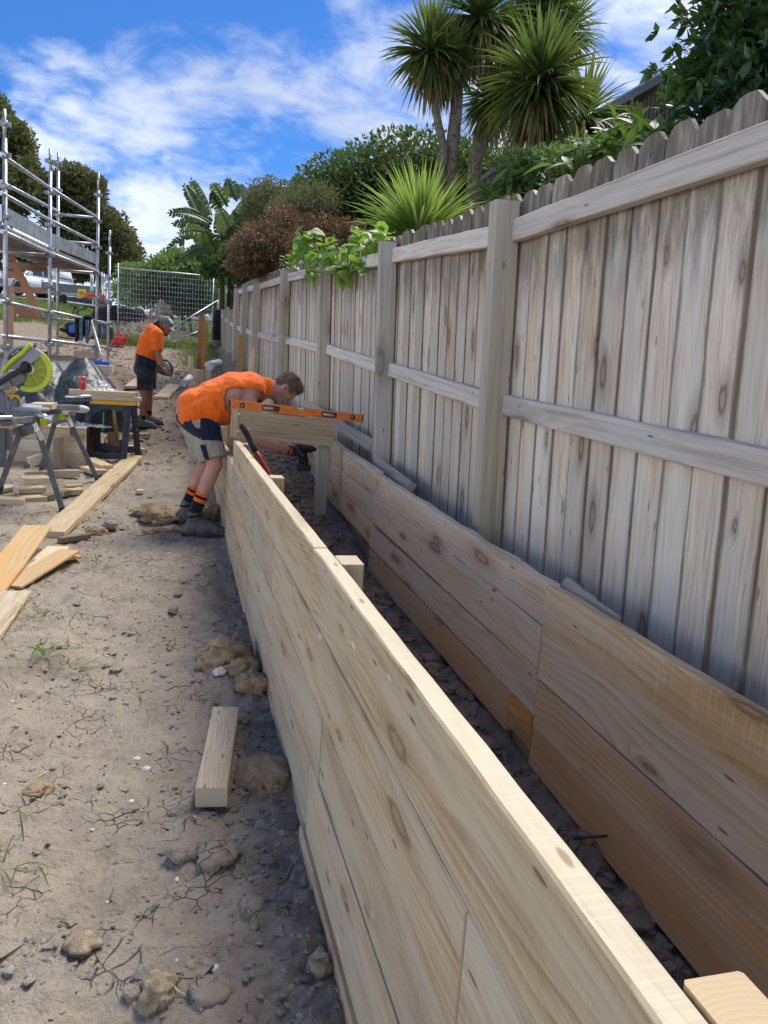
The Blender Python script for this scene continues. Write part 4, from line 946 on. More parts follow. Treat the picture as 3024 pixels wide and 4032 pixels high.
tag(link('tarp_heap',heap('tarp_heap',TARP,tc0[0]-.0,10.2,.76,.72,.50,tent,90,.03,2.6)),'heap covered with a dark green plastic tarp behind the sawhorse','tarp heap')
fc=at(*zg(1120,560),9.95)
tag(link('foil_sheet',heap('foil_sheet',FOIL,fc[0],10.0,.38,.40,fc[2]-.26,lambda X,Y:.34*np.clip(1-np.hypot(X*.9+.3,Y),0,1)**.7,50,.045)),'crumpled silver foil sheet spilling from the right end of the tarp heap','foil sheet')
fo2=at(*zg(800,1085),9.3)
tag(link('foil_sheet',heap('foil_sheet',FOIL,fo2[0],9.32,.42,.14,.60,lambda X,Y:.05*np.clip(1-np.hypot(X,Y),0,1)**.6,26,.02)),'flat strip of pale plastic sheet below the tarp heap','plastic sheet')
# block with a blue item beside the scaffold foot
b0=at(*zg(1075,430),11.6); m=MB(); m.box(b0,(.36,.2,.13)); tag(m.build('timber_block',W_FRESH,None,.006),'pale block under the blue clamp at the scaffold foot','block')
m=MB(); m.tube([b0+V3(-.13,0,.10),b0+V3(.14,0,.10)],.03,10); m.tube([b0+V3(.02,0,.10),b0+V3(.03,0,.15)],.02,8); m.box(b0+V3(-.1,0,.09),(.06,.09,.06)); tag(m.build('clamp',BLUEP),'small blue clamp lying on the pale block near the scaffold foot','clamp')
m=MB(); c=at(*zl(955,1095),14.3); m.box(c,(.42,.3,.1)); tag(m.build('timber_block',W_FRESH,None,.005),'short pale timber box behind the formwork top edge','block')
# --- low timber wall below the saw
lw=thing('low_wall','low wall of weathered boards held by round poles beneath the drop saw','low wall',(-2,9,0))
for k in range(5):
    z0=-.06+k*.131
    plank('board',W_GREYPINE if k%2 else W_PINE,lw,(-3.6,9.0,z0),(-.98,9.0,z0-.005),.129,.04,seg=3,jit=.001)
plank('cap_board',W_FRESH,lw,(-3.6,8.985,.601),(-.98,9.02,.59),.02,.10,seg=3,jit=.001)
for (u0,u1,vt,lb) in ((580,710,1175,0),(258,332,1460,1)):
    c=at(*zg((u0+u1)/2,vt),8.86); rr=.5*np.linalg.norm(at(*zg(u1,vt),8.86)-at(*zg(u0,vt),8.86))
    mm=Matrix.Identity(4); n=18; m=MB(); vs=[]
    zb0=-.2
    for zz_,sl in ((zb0,0),(c[2],.35)):
        for q in range(n):
            a=2*math.pi*q/n; vs.append((zz_-0+sl*rr*(math.cos(a)*.3+math.sin(a)*.6)*1.0,rr*math.cos(a),rr*math.sin(a)))
    m.add(vs,[tuple(range(n)),tuple(range(2*n-1,n-1,-1))]+[(q,n+q,n+(q+1)%n,(q+1)%n) for q in range(n)])
    o=m.build('pole',W_POLE,lw); o.matrix_basis=inv_of(lw)@frame((c[0],c[1],0),(0,0,1),(1,0,0))
# --- plastic sawhorse with boards and drink can
HY=9.3
def zp(x,y,Y): return at(*zg(x,y),Y)
shz=.5*(zp(1340,1450,HY)[2]+zp(890,1420,HY)[2]); 
sh=thing('sawhorse','navy plastic sawhorse with a yellow top carrying pine boards','sawhorse',tuple(zp(1100,1430,HY)))
def legpts(Y0,top,bot): return zp(*top,Y0-.0),zp(*bot,Y0)
for (side,tl,bl_,tr_,br_,Yt,Yb) in (('front',(985,800),(890,1420),(1400,800),(1340,1450),HY+.10,HY-.02),('back',(1060,800),(1060,1345),(1450,800),(1505,1390),HY+.16,HY+.34)):
    A=zp(*tl,Yt); B=zp(*bl_,Yb); Cc=zp(*tr_,Yt); Dd=zp(*br_,Yb)
    for (p,q) in ((A,B),(Cc,Dd)):
        m=MB(); m.bar(q,p,.072,.045,up=(0,1,0)); dv_=Vector(p-q).normalized()
        m.build('leg',NAVYP,sh,.006)
        m=MB(); m.bar(q+(p-q)*.06+V3(0,-.024,0),q+(p-q)*.92+V3(0,-.024,0),.022,.012,up=(0,1,0)); m.build('leg_rib',NAVYP,sh,.003)
    f=.13 if side=='front' else .16
    lo_=B+(A-B)*f; ro_=Dd+(Cc-Dd)*f; mid=(lo_+ro_)/2+V3(0,0,-.018)
    m=MB(); m.bar(lo_,mid,.035,.075); m.bar(mid,ro_,.035,.075); m.build('cross_bar',NAVYP,sh,.005)
    # arched top panel
    ap=[]; W_=np.linalg.norm(Cc-A)
    outl=[(-.02,.02),(W_+.02,.02),(W_+.035,-.14),(W_-.03,-.14)]+[((W_-.06)*.5+.03+(W_-.06)*.5*math.cos(a),-.14+.075*math.sin(a)) for a in np.linspace(.15,math.pi-.15,10)]+[(.03,-.14),(-.035,-.14)]
    xd=Vector(Cc-A); mw=frame(A,xd,(0,0,1))@Matrix.Rotation(R(90),4,'X'); curve_mesh('top_panel',[outl],.045,NAVYP,mw,sh,.003)
    if side=='front':
        for (x0,x1) in ((.03,W_*.38),(W_*.62,W_-.03)):
            for (p,q) in (((x0,-.02),(x1,-.06)),((x0,-.10),(x1,-.06))):
                m=MB(); m.bar(mw@Vector((p[0],p[1],.026)),mw@Vector((q[0],q[1],.026)),.012,.012); m.build('rib',NAVYP,sh)
T0=zp(985,775,HY+.13); T1=zp(1485,800,HY+.13); m=MB(); m.bar(T0,T1,.15,.045); m.build('top_rail',YELP,sh,.006)
m=MB(); c=zp(1470,1100,HY+.2); m.tube([c+V3(-.05,0,-.005),c+V3(0,-.02,.015),c+V3(.035,-.02,.01)],.012,8); m.build('catch',BLACKP,sh)
topz=(T0+T1)/2; tx_=Vector(T1-T0).normalized(); bz=topz[2]+.026
def stackboard(lb,xa,xb,yc,z,w,t,mt,grp='boards stacked on the sawhorse'):
    a=topz+V3(xa,yc,0); b=topz+V3(xb,yc+.015,0); a[2]=z+tx_.z*xa; b[2]=z+tx_.z*xb
    tag(plank('pine_board',mt,None,a,b,t,w,seg=3,jit=.0008),lb,'board',grp)
stackboard('lower front pine board lying on the yellow sawhorse top',-.46,.31,-.05,bz,.10,.050,W_PINE)
stackboard('lower rear pine board on the yellow sawhorse top, mostly hidden',-.42,.29,.06,bz,.10,.050,W_FRESH)
stackboard('upper front pine board under the red drink can',-.47,.235,-.045,bz+.0515,.105,.052,W_FRESH)
stackboard('upper rear pine board behind the drink can, showing only its sawn end',-.40,.268,.065,bz+.0515,.10,.052,W_PINE)
cb=topz+V3(-.325,-.045,0); cb[2]=bz+.1045+tx_.z*-.325
can=thing('drink_can','red drink can standing on the boards stacked on the sawhorse','can',tuple(cb))
cs=.95; m=MB(); m.lathe([(.026*cs,0),(.033*cs,.010),(.033*cs,.132),(.0295*cs,.142)],Matrix.Translation(Vector(cb)),24); m.build('can_body',REDP,can)
m=MB(); m.lathe([(.0295*cs,.1425),(.028*cs,.146),(.026*cs,.144),(.01,.143)],Matrix.Translation(Vector(cb)),24); m.build('can_lid',SILVER,can)
mwc=frame(cb+V3(0,-.0335*cs,.090),(1,0,0),(0,0,1))@Matrix.Rotation(R(90),4,'X'); text_mesh('lettering','Cola',.030,WHITEP,mwc,can,.0004,.0335*cs,.35)
# trowel like mint tool and shovel handle behind the sawhorse
a=zp(1128,845,HY+.22); b=zp(1118,1088,HY+.30); m=MB(); m.tube([a,a+(b-a)*.5,a+(b-a)*.75,b],[.018,.019,.026,.040],10,flat=.5); tag(m.build('scraper',MINT),'mint green plastic tool hanging inside the sawhorse','tool')
a=zp(1245,850,HY+.35); b=zp(1285,1290,HY+.42); sv=thing('shovel','shovel with an orange wooden handle standing behind the sawhorse','shovel',tuple(b))
m=MB(); m.tube([a+V3(-.02,0,.06),b],.021,10); m.build('handle',W_STAKE,sv); m=MB(); m.box(b+V3(-.02,.02,-.02),(.20,.02,.26)); m.build('blade',RUSTY,sv,.02)
m=MB(); c=zp(1235,1210,HY+.45); m.box(c,(.13,.12,.22)); tag(m.build('timber_block',W_STAKE,None,.004),'upright honey timber block behind the sawhorse legs','block')
m=MB(); P=[zp(1140,1240,HY+.5)+V3(0,0,0),zp(1150,1180,HY+.5),zp(1185,1155,HY+.5)]; m.tube(P,.008,8); tag(m.build('loose_lead',REDP),'short red cord looped on the ground behind the sawhorse','cord')
# --- drop saw on its folding stand
st=thing('saw_stand','folding grey metal stand with lime brackets carrying the drop saw','saw stand',tuple(atg(*zg(690,1990))))
FF=atg(*zg(690,1990)); BB=atg(*zg(1080,1660)); FL=zp(-15,1760,FF[1]+.1); BL=atg(*zg(430,1580))
def sbar(nm,p,q,w,h,mt,up=(0,0,1),bev=.003,par=None):
    m=MB(); m.bar(p,q,w,h,up=up); return m.build(nm,mt,par or st,bev)
f1=zp(405,1065,FF[1]+.02); f2=zp(215,1120,FF[1]+.1); k1=zp(745,965,BB[1]-.02); k2=zp(598,1000,BL[1]-.12)
for (p,q) in ((FF,f1),(FL,f2),(BB,k1),(BL,k2)):
    sbar('leg',Vector(p),Vector(q),.042,.042,LEGGREY,(0,1,0))
    m=MB(); dn=(Vector(p)-Vector(q)).normalized(); m.bar(Vector(p)-dn*.05,Vector(p)+dn*.008,.05,.05,up=(0,1,0)); m.build('foot',RUBBER,st,.004)
sbar('cross_bar',Vector(f2)-Vector((0,0,.005)),Vector(f1)+Vector((0,0,.01)),.03,.07,LEGGREY); sbar('cross_bar',Vector(k2),Vector(k1),.03,.05,LEGGREY)
for (x,y,Y) in ((420,1115,FF[1]-.03),(760,985,BB[1]-.05)):
    c=zp(x,y,Y); m=MB(); m.bar(c+V3(-.03,0,.075),c+V3(.03,-.01,-.06),.02,.035); m.tube([c+V3(-.012,-.03,.02),c+V3(-.012,.0,.02)],.018,10); m.build('hinge',SILVER,st,.003)
# silver cross tubes and lime clamps
sbar('cross_tube',zp(40,1140,FF[1]-.03),zp(440,1015,FF[1]+.30),.045,.05,SILVER); sbar('cross_tube',zp(480,985,BB[1]-.45),zp(617,945,BB[1]-.15),.045,.05,SILVER)
sbar('main_tube',zp(60,1005,FF[1]-.5),zp(800,900,BB[1]+.3),.05,.05,GREYP)
for (x0,x1,y0,y1,Y) in ((440,525,960,1040,FF[1]+.12),(632,708,905,972,BB[1]-.35)):
    p=zp((x0+x1)/2,(y0+y1)/2,Y); w=np.linalg.norm(zp(x1,y0,Y)-zp(x0,y0,Y)); h_=np.linalg.norm(zp(x0,y1,Y)-zp(x0,y0,Y))
    m=MB(); m.box(p,(w,.07,h_)); m.build('bracket',LIME,st,.006)
    m=MB(); m.box(p+V3(w*.55,.02,h_*.62),(w*1.1,.1,.035)); m.build('bracket_cap',SILVER,st,.005)
sbar('mount_bar',zp(150,972,FF[1]+.05),zp(440,975,FF[1]+.25),.06,.04,LEGGREY); sbar('mount_bar',zp(150,975,FF[1]+.02),zp(425,978,FF[1]+.2),.03,.045,LIME)
def roller(u0,u1,v0,v1,Y,post):
    p=zp(u0,(v0+v1)/2-12,Y); q=zp(u1,(v0+v1)/2-12,Y); r=.021
    rl=thing('roller_support',None,None,tuple((p+q)/2)); rl.parent=st; rl.matrix_basis=inv_of(st)@Matrix.Translation(Vector((p+q)/2))
    m=MB(); m.tube([p,q],r,14); m.build('roller',SILVER,rl)
    m=MB(); d=V3(0,.0,-.034); m.bar(p+d,q+d,.05,.03); m.build('cradle',LEGGREY,rl,.003)
    m=MB(); c=(p+q)/2 if post is None else zp(*post,Y); m.bar(c+V3(0,0,-.05),c+V3(0,0,-.34),.05,.04,up=(0,1,0)); m.build('support_post',LEGGREY,rl,.003)
roller(712,1000,705,772,BB[1]+.45,(790,790)); roller(-250,138,940,1000,FF[1]-.55,(20,1000))
m=MB(); c=zp(35,1185,FF[1]-.5); m.box(c,(.12,.1,.16)); m.build('end_block',LEGGREY,st,.006)
# the saw itself
SYd=FF[1]+.35
c0=zp(300,905,SYd); saw=thing('drop_saw','lime and grey drop saw with a round lime blade guard on its stand','drop saw',tuple(c0))
m=MB(); p=zp(285,920,SYd-.02); m.box(p,(.27,.34,.10)); m.box(p+V3(.02,0,-.06),(.34,.30,.03)); m.build('saw_base',GREYP,saw,.012)
m=MB(); p=zp(330,845,SYd+.0); m.lathe([(.155,-.012),(.16,-.004),(.16,.010),(.15,.014)],Matrix.Translation(Vector(p+V3(0,.02,-.01))),32); m.build('turntable',MIDGREY,saw)
m=MB(); p=zp(440,935,SYd-.18); m.bar(zp(330,890,SYd-.05),zp(470,940,SYd-.22),.07,.03); m.ball(zp(470,935,SYd-.23),(.04,.03,.022)); m.build('mitre_arm',SILVER,saw)
sbar('fence_plate',zp(195,835,SYd+.06),zp(265,775,SYd+.30),.02,.085,SILVER,par=saw); m=MB(); m.bar(zp(200,815,SYd+.05),zp(470,830,SYd+.05),.04,.035); m.build('table_plate',SILVER,saw,.004)
m=MB(); m.bar(zp(480,840,SYd+.30),zp(810,840,SYd+.95),.11,.05); m.build('extension_table',GREYP,saw,.008)
m=MB(); m.ball(zp(878,858,SYd+1.0),(.085,.05,.04)); m.build('dust_bag',WHITEPL,saw)
m=MB(); m.box(zp(160,850,SYd+.0),(.08,.12,.16)); m.build('side_block',GREYP,saw,.01)
# cutting head, raised: disc seen face on
BC=zp(290,415,SYd+.02); br_=.122
mh=frame(BC,(1,-.10,0),(0,0,1))@Matrix.Rotation(R(90),4,'X')     # local xy = disc plane, +z towards viewer
m=MB(); m.lathe([(.012,-.0012),(br_,-.0012),(br_,.0012),(.012,.0012)],mh@Matrix.Translation((.03,-.02,-.012)),36); m.build('saw_blade',SILVER,saw)
def sector(r0,r1,a0,a1,n=26,teeth=0):
    P=[];
    for k in range(n+1):
        a=R(a0+(a1-a0)*k/n); rr_=r1+(teeth if k%2 else 0); P.append((rr_*math.cos(a),rr_*math.sin(a)))
    for k in range(n+1):
        a=R(a1+(a0-a1)*k/n); P.append((r0*math.cos(a),r0*math.sin(a)))
    return P
GT=NT('clear_lime_guard'); _g=GT.n.new('ShaderNodeBsdfTransparent'); _g.inputs[0].default_value=(.70,.75,.05,1)
_p=GT.n.new('ShaderNodeBsdfPrincipled'); _p.inputs['Base Color'].default_value=(.42,.46,.02,1); _p.inputs['Roughness'].default_value=.25
_m=GT.n.new('ShaderNodeMixShader'); _m.inputs[0].default_value=.62; GT.l.new(_g.outputs[0],_m.inputs[1]); GT.l.new(_p.outputs[0],_m.inputs[2]); GT.l.new(_m.outputs[0],GT.out.inputs[0])
gm4=mh@Matrix.Translation((.022,-.01,.012))
curve_mesh('blade_guard',[sector(.04,.155,-108,52,30)],.004,GT.m,gm4,saw)
curve_mesh('guard_rim',[sector(.153,.192,-112,52,44,-.008)],.035,LIME,gm4,saw,.002)
for a in (-85,-55,-20,15):
    m=MB(); m.bar(gm4@Vector((.05*math.cos(R(a)),.05*math.sin(R(a)),.004)),gm4@Vector((.15*math.cos(R(a)),.15*math.sin(R(a)),.004)),.006,.006,up=(0,-1,0)); m.build('guard_rib',LIME,saw)
curve_mesh('blade_housing',[sector(.05,.175,38,190,30)],.07,MIDGREY,mh@Matrix.Translation((.0,.012,-.01)),saw,.006)
curve_mesh('badge_plate',[sector(.115,.158,92,160,16)],.004,BLACKP,mh@Matrix.Translation((.0,.012,.034)),saw)
m=MB(); m.tube([mh@Vector((0,0,-.03)),mh@Vector((0,0,.045))],.042,18); m.tube([mh@Vector((0,0,.045)),mh@Vector((0,0,.052))],.022,12); m.build('spindle_cap',BLACKP,saw)
text_mesh('lettering','RYOBI',.026,WHITEP,mh@Matrix.Translation((-.075,.125,.042))@Matrix.Rotation(R(36),4,'Z'),saw,.0006)
m=MB(); m.bar(zp(300,385,SYd-.04),zp(-30,590,SYd-.1),.05,.045); m.build('arm',BLACKP,saw,.008)
m=MB(); p=zp(150,520,SYd+.06); m.lathe([(.045,-.12),(.058,-.10),(.06,.08),(.052,.11)],Matrix.Translation(Vector(p))@Matrix.Rotation(R(70),4,'Y')@Matrix.Rotation(R(25),4,'X'),20); m.box(p+V3(-.1,0,-.05),(.16,.12,.10),Matrix.Rotation(R(-25),3,'Y')); m.build('motor',MIDGREY,saw)
m=MB(); m.tube([zp(335,150,SYd-.03),zp(250,245,SYd-.02),zp(140,330,SYd-.01),zp(70,400,SYd),zp(25,470,SYd)],[.018,.020,.021,.019,.015],12); m.build('handle',LIME,saw)
m=MB(); m.tube([zp(395,140,SYd+.0),zp(370,190,SYd),zp(300,235,SYd),zp(200,260,SYd+.02)],[.012,.014,.014,.016],10); m.build('grip',GREYP,saw)
m=MB(); m.bar(zp(-10,640,SYd+.12),zp(40,900,SYd+.1),.09,.08,up=(0,1,0)); m.build('back_post',GREYP,saw,.01)
m=MB(); m.bar(zp(70,600,SYd+.08),zp(150,690,SYd+.08),.03,.10); m.build('kerf_board',W_FRESH,saw,.004)
# tape measure, square and offcut lying on the saw
p=zp(165,760,SYd-.02); t=thing('tape_measure','yellow tape measure sitting on the left side of the drop saw','tape measure',tuple(p))
curve_mesh('case',[rrect(0,0,.075,.085,.028)],.036,YELP,frame(p,(1,.2,0),(0,0,1))@Matrix.Rotation(R(90),4,'X'),t,.004)
curve_mesh('clip',[rrect(0,.006,.03,.036,.008)],.042,BLACKP,frame(p,(1,.2,0),(0,0,1))@Matrix.Rotation(R(90),4,'X'),t,.001)
p=zp(310,797,SYd+.1); q=zp(590,800,SYd+.28); tag(plank('pine_offcut',W_FRESH,None,V3(p[0],SYd+.32,p[2]-.055),V3(q[0],SYd+.32,q[2]-.05),.052,.32,seg=3,jit=.0008),'thick pale offcut lying flat on the drop saw table','offcut')
# ------------------------------------------------------------------ people
def blob(name, prims, mats, parent, voxel=.012, smooth=4, sfac=.5):
    """one continuous surface grown from tapering limbs and ellipsoids"""
    m=MB()
    for p in prims:
        if p[0]=='c':
            _,a,b,r0,r1=p[:5]; fl=len(p)>5
            a=Vector(a); b=Vector(b)
            m.tube([a,b],[r0,r1],14)
            if not fl: m.ball(a,r0,14,10); m.ball(b,r1,14,10)
        else:
            m.ball(p[1],p[2],18,12,p[3] if len(p)>3 else None)
    me=m.mesh(name,mats); o=bpy.data.objects.new('tmp',me); C.objects.link(o)
    r=o.modifiers.new('r','REMESH'); r.mode='VOXEL'; r.voxel_size=voxel; r.use_smooth_shade=True
    s=o.modifiers.new('s','SMOOTH'); s.iterations=smooth; s.factor=sfac
    dg=bpy.context.evaluated_depsgraph_get(); out=bpy.data.meshes.new_from_object(o.evaluated_get(dg)); bpy.data.objects.remove(o); bpy.data.meshes.remove(me)
    out.name=name; out.materials.clear()
    for q in (mats if isinstance(mats,(list,tuple)) else [mats]): out.materials.append(q)
    out.polygons.foreach_set('use_smooth',[True]*len(out.polygons))
    return link(name,out,parent)
def inpoly(pt,poly):
    x,y=pt; r=False; n=len(poly)
    for i in range(n):
        (x0,y0),(x1,y1)=poly[i],poly[(i+1)%n]
        if (y0>y)!=(y1>y) and x<(x1-x0)*(y-y0)/(y1-y0)+x0: r=not r
    return r
def patch(name, src, poly, zoom, off, mat, parent, ymax=99.0):
    """cloth panel sewn on: the faces of src inside an outline, lifted off by a few millimetres"""
    Z0=V3(0,0,CAM_H); x0,y0,s=zoom; me=src.data; keep=[]
    for f in me.polygons:
        c=np.array(f.center)-Z0; d=c@_fw; u=(CX+F_PX*(c@_ix)/d-x0)*s; v=(CY+F_PX*(c@_iy)/d-y0)*s
        if f.normal.y<-.02 and c[1]<ymax and inpoly((u,v),poly): keep.append(f)
    # keep the largest connected piece only
    adj={}
    for f in keep:
        for vi in f.vertices: adj.setdefault(vi,[]).append(f)
    left={f.index:f for f in keep}; best=[]
    while left:
        st=[left.popitem()[1]]; comp=[]
        while st:
            f=st.pop(); comp.append(f)
            for vi in f.vertices:
                for g in adj[vi]:
                    if g.index in left: st.append(left.pop(g.index))
        if len(comp)>len(best): best=comp
    keep=best; ids={}; V=[];F=[]
    for f in keep:
        q=[]
        for vi in f.vertices:
            if vi not in ids: ids[vi]=len(V); vt=me.vertices[vi]; V.append(vt.co+vt.normal*off)
            q.append(ids[vi])
        F.append(q)
    if not F: return None
    m2=bpy.data.meshes.new(name); m2.from_pydata([tuple(v) for v in V],[],F); m2.materials.append(mat); m2.polygons.foreach_set('use_smooth',[True]*len(F)); m2.update()
    return link(name,m2,parent)
def wrinkle(o,amp,freq,seed=0):
    fq=freq if isinstance(freq,tuple) else (freq,freq,freq)
    for v in o.data.vertices:
        p=Vector((v.co.x*fq[0],v.co.y*fq[1],v.co.z*fq[2]))+Vector((seed,0,0)); n=mnoise.noise(p)+.5*mnoise.noise(p*2.1); v.co+=v.normal*amp*n
    o.data.update()
def hand(prims, wrist, knuckle, palmdir, side, curl, fl=.075, r=.0095, k=1.0):
    """palm plus four unequal bent fingers and a thumb leaving the side of the palm"""
    w=Vector(wrist); kn=Vector(knuckle); d=(kn-w).normalized(); pn=Vector(palmdir).normalized(); sd=d.cross(pn).normalized()*side
    prims.append(('c',w,w+d*.03,.026*k,.030*k))
    for q,(ln,ofs) in enumerate(((.88,-.030),(1.0,-.010),(.95,.010),(.75,.029))):
        b=kn+sd*ofs*k; prims.append(('c',w+d*.02+sd*ofs*.6*k,b,.015*k,.0125*k)); cur=b; dd=d.copy()
        for j,seg in enumerate((.45,.32,.25)):
            dd=(Matrix.Rotation(curl*(1.0 if j else .8),3,sd if side>0 else -sd)@dd) if True else dd
            dd=(dd+pn*curl*.55).normalized(); nx=cur+dd*fl*ln*seg*k; prims.append(('c',cur,nx,r*k*(1-.08*j),r*k*(.95-.1*j))); cur=nx
    t0=w+d*.03-sd*.026*k; t1=t0-sd*.026*k+d*.026+pn*.014; t2=t1+d*.028+pn*.018+sd*.006
    prims.append(('c',t0,t1,.015*k,.0125*k)); prims.append(('c',t1,t2,.0125*k,.010*k))
# ---------- the bent worker at the trench
zw=(650,1400,2.0738)
W=lambda x,y,Y: Vector(at(*zb(x,y),Y))
w2=thing('person','worker in an orange singlet and khaki shorts bent over the new wall into the trench','person',tuple(W(240,1470,6.25)))
YN,YF,YC=6.2,6.62,6.40
hipN,hipF=W(300,545,6.29),W(265,540,6.52)
kneeN,kneeF=W(405,890,YN),W(330,870,6.58)
ankN,ankF=W(247,1270,6.2),W(190,1195,YF)
shN,shF=W(722,345,6.21),W(715,300,6.62)
elN,elF=W(625,655,6.12),W(740,600,6.66); wrN,wrF=W(1035,778,6.16),W(1040,760,6.5)
tor=[(W(262,470,YC),.15),(W(400,390,YC),.165),(W(560,315,YC),.160),(W(690,275,YC),.125)]
def torso(extra=0.0,belly=True):
    P=[]
    for (c,r),(c2,r2) in zip(tor[:-1],tor[1:]):
        for dy in (-.10,0,.10): P.append(('c',c+Vector((0,dy*.9,0)),c2+Vector((0,dy*1.25,0)),r*(.93 if dy else 1)+extra,r2*(.86 if dy else 1)+extra))
    return P
hu=Vector((.80,0,.60)); hf=Vector((.60,0,-.80)); hs=Vector((0,-1,0)); hc=W(985,265,6.36)
HL=lambda f,u,s: hc+hf*f+hu*u+hs*s
hrot=Matrix((hf,hs,hu)).transposed()
body=torso(-.014)+[('c',hipN,kneeN,.095,.066),('c',kneeN,kneeN+(ankN-kneeN)*.35,.060,.062),('c',kneeN+(ankN-kneeN)*.35,ankN,.062,.040),
  ('c',hipF,kneeF,.095,.066),('c',kneeF,kneeF+(ankF-kneeF)*.35,.060,.062),('c',kneeF+(ankF-kneeF)*.35,ankF,.062,.040),
  ('c',hipN,hipF,.12,.12),
  ('c',tor[3][0],W(795,285,6.38),.10,.078),('c',W(795,285,6.38),HL(-.035,-.045,0),.072,.064),
  ('c',W(570,345,6.27),W(690,352,6.22),.082,.066),('c',W(690,352,6.22),shN+(elN-shN)*.35,.064,.056),('c',shN+(elN-shN)*.35,elN,.056,.046),('c',elN,elN+(wrN-elN)*.3,.047,.050),('c',elN+(wrN-elN)*.3,wrN,.050,.031),
  ('c',W(690,280,6.5),shF,.09,.085),('c',shF,elF,.068,.046),('c',elF,wrF,.048,.031),
  
  ('e',HL(0,.022,0),(.096,.076,.098),hrot),('e',HL(.035,-.055,0),(.062,.056,.064),hrot),('e',HL(.06,.005,0),(.042,.058,.06),hrot),
  ('c',HL(.088,.012,0),HL(.113,-.026,0),.010,.017),('e',HL(.105,-.03,0),(.014,.020,.012),hrot),('e',HL(.082,.022,.028),(.014,.024,.010),hrot),('e',HL(.082,.022,-.028),(.014,.024,.010),hrot),
  ('e',HL(.082,-.062,0),(.016,.026,.010),hrot),('e',HL(.085,-.078,0),(.013,.024,.008),hrot),('e',HL(.078,-.1,0),(.022,.026,.02),hrot),
  ('e',HL(-.018,-.012,.078),(.024,.010,.034),hrot),('e',HL(-.018,-.012,-.078),(.024,.010,.034),hrot)]
bo=blob('body',body,SKIN,w2,.009,3,.45)
m=MB()
for s in (-1,1):
    m.ball(HL(.082,.006,s*.031),(.011,.011,.008),10,8,hrot)
m.build('eyes',plain('eye_white',(.5,.47,.45),.2),bo)
m=MB(); c=HL(-.012,-.010,.089); m.ball(c,(.010,.004,.015),10,8,hrot); m.build('ear_hollow',plain('inner_ear',(.30,.11,.085),.6),bo)
hairp=[('e',HL(-.012,.045,0),(.100,.083,.088),hrot),('e',HL(.050,.082,0),(.055,.066,.045),hrot),('e',HL(-.06,-.005,0),(.045,.07,.065),hrot),('e',HL(.02,.03,.045),(.045,.036,.05),hrot),('e',HL(.02,.03,-.045),(.045,.036,.05),hrot)]
ha=blob('hair',hairp,HAIR,w2,.008,2); wrinkle(ha,.006,60,3)
# short strands give the hair a soft edge
rr=np.random.default_rng(5); V=[];F=[]
for v in ha.data.vertices:
    if rr.random()<.55:
        n=v.normal; t=n.orthogonal().normalized(); t=Matrix.Rotation(rr.random()*6.28,3,n)@t; tip=v.co+n*rr.uniform(.008,.02)+hf*.008+t*.006; b=len(V)
        V+= [tuple(v.co+t*.0022-n*.003),tuple(v.co-t*.0022-n*.003),tuple(tip)]; F.append((b,b+1,b+2))
link('hair_strands',npmesh('hair_strands',V,F,HAIR),ha)
be=blob('beard',[('e',HL(.045,-.082,0),(.052,.057,.040),hrot),('e',HL(.02,-.055,.04),(.03,.022,.05),hrot),('e',HL(.02,-.055,-.04),(.03,.022,.05),hrot)],plain('stubble',(.34,.185,.13),.8,0,.3,.3,70,.6,.006),w2,.008,2)
# singlet with deep arm holes: torso shell without the shoulder caps
shirt=[]
for (c,r),(c2,r2) in zip(tor[:-1],tor[1:]):
    for dy in (-.10,0,.10): shirt.append(('c',c+Vector((0,dy*.9,0)),c2+Vector((0,dy*1.05,0)),r*(.93 if dy else 1)+.020,r2*(.84 if dy else 1)+.020))
shirt+=[('e',W(265,405,YC),(.165,.20,.14)),('c',W(235,400,6.3),W(405,478,6.3),.115,.098),('c',W(235,400,6.5),W(405,478,6.5),.115,.098),('c',W(430,440,6.3),W(450,470,6.45),.11,.10),('c',W(690,262,6.40),W(828,262,6.37),.115,.082),('e',W(470,430,YC),(.12,.2,.14))]
so=blob('singlet',shirt,HIVIS,w2,.011,5); wrinkle(so,.0045,(5,7,13),1); wrinkle(so,.0025,(12,18,30),7)
# open the arm holes and the hem
def carve(o,poly,zoom,ymax=None):
    Z0=V3(0,0,CAM_H); x0,y0,s=zoom; bm=bmesh.new(); bm.from_mesh(o.data); dl=[]
    for f in bm.faces:
        c=np.array(f.calc_center_median())-Z0; d=c@_fw; u=(CX+F_PX*(c@_ix)/d-x0)*s; v=(CY+F_PX*(c@_iy)/d-y0)*s
        if inpoly((u,v),poly) and (ymax is None or c[1]<ymax): dl.append(f)
    bmesh.ops.delete(bm,geom=dl,context='FACES'); bm.to_mesh(o.data); bm.free(); o.data.update()
carve(so,[(490,420),(486,340),(500,285),(530,263),(620,258),(720,270),(800,300),(846,352),(850,470),(700,560),(560,520)],zw,6.36)
sl=so.modifiers.new('cloth','SOLIDIFY'); sl.thickness=.005; sl.offset=-1
sho=[('c',hipN+Vector((0,0,-.01)),W(392,850,YN),.142,.112,1),('c',hipF,W(325,820,6.57),.142,.112,1),('c',W(262,470,6.32),W(290,560,6.3),.150,.148),('c',W(262,470,6.48),W(275,560,6.52),.150,.148),('e',W(235,480,YC),(.148,.195,.15))]
sh2=blob('shorts',sho,KHAKI,w2,.0075,4); wrinkle(sh2,.007,(16,14,6),5)
for nm,poly in (('back_panel',[(90,473),(212,474),(218,540),(245,585),(292,600),(292,682),(235,655),(150,595),(95,530)]),('pocket_panel',[(286,486),(440,556),(466,698),(300,692),(288,600)]),('stripe_panel',[(285,728),(332,728),(362,850),(322,842)])):
    patch(nm,sh2,poly,zw,.004,NAVYC,w2,6.42)
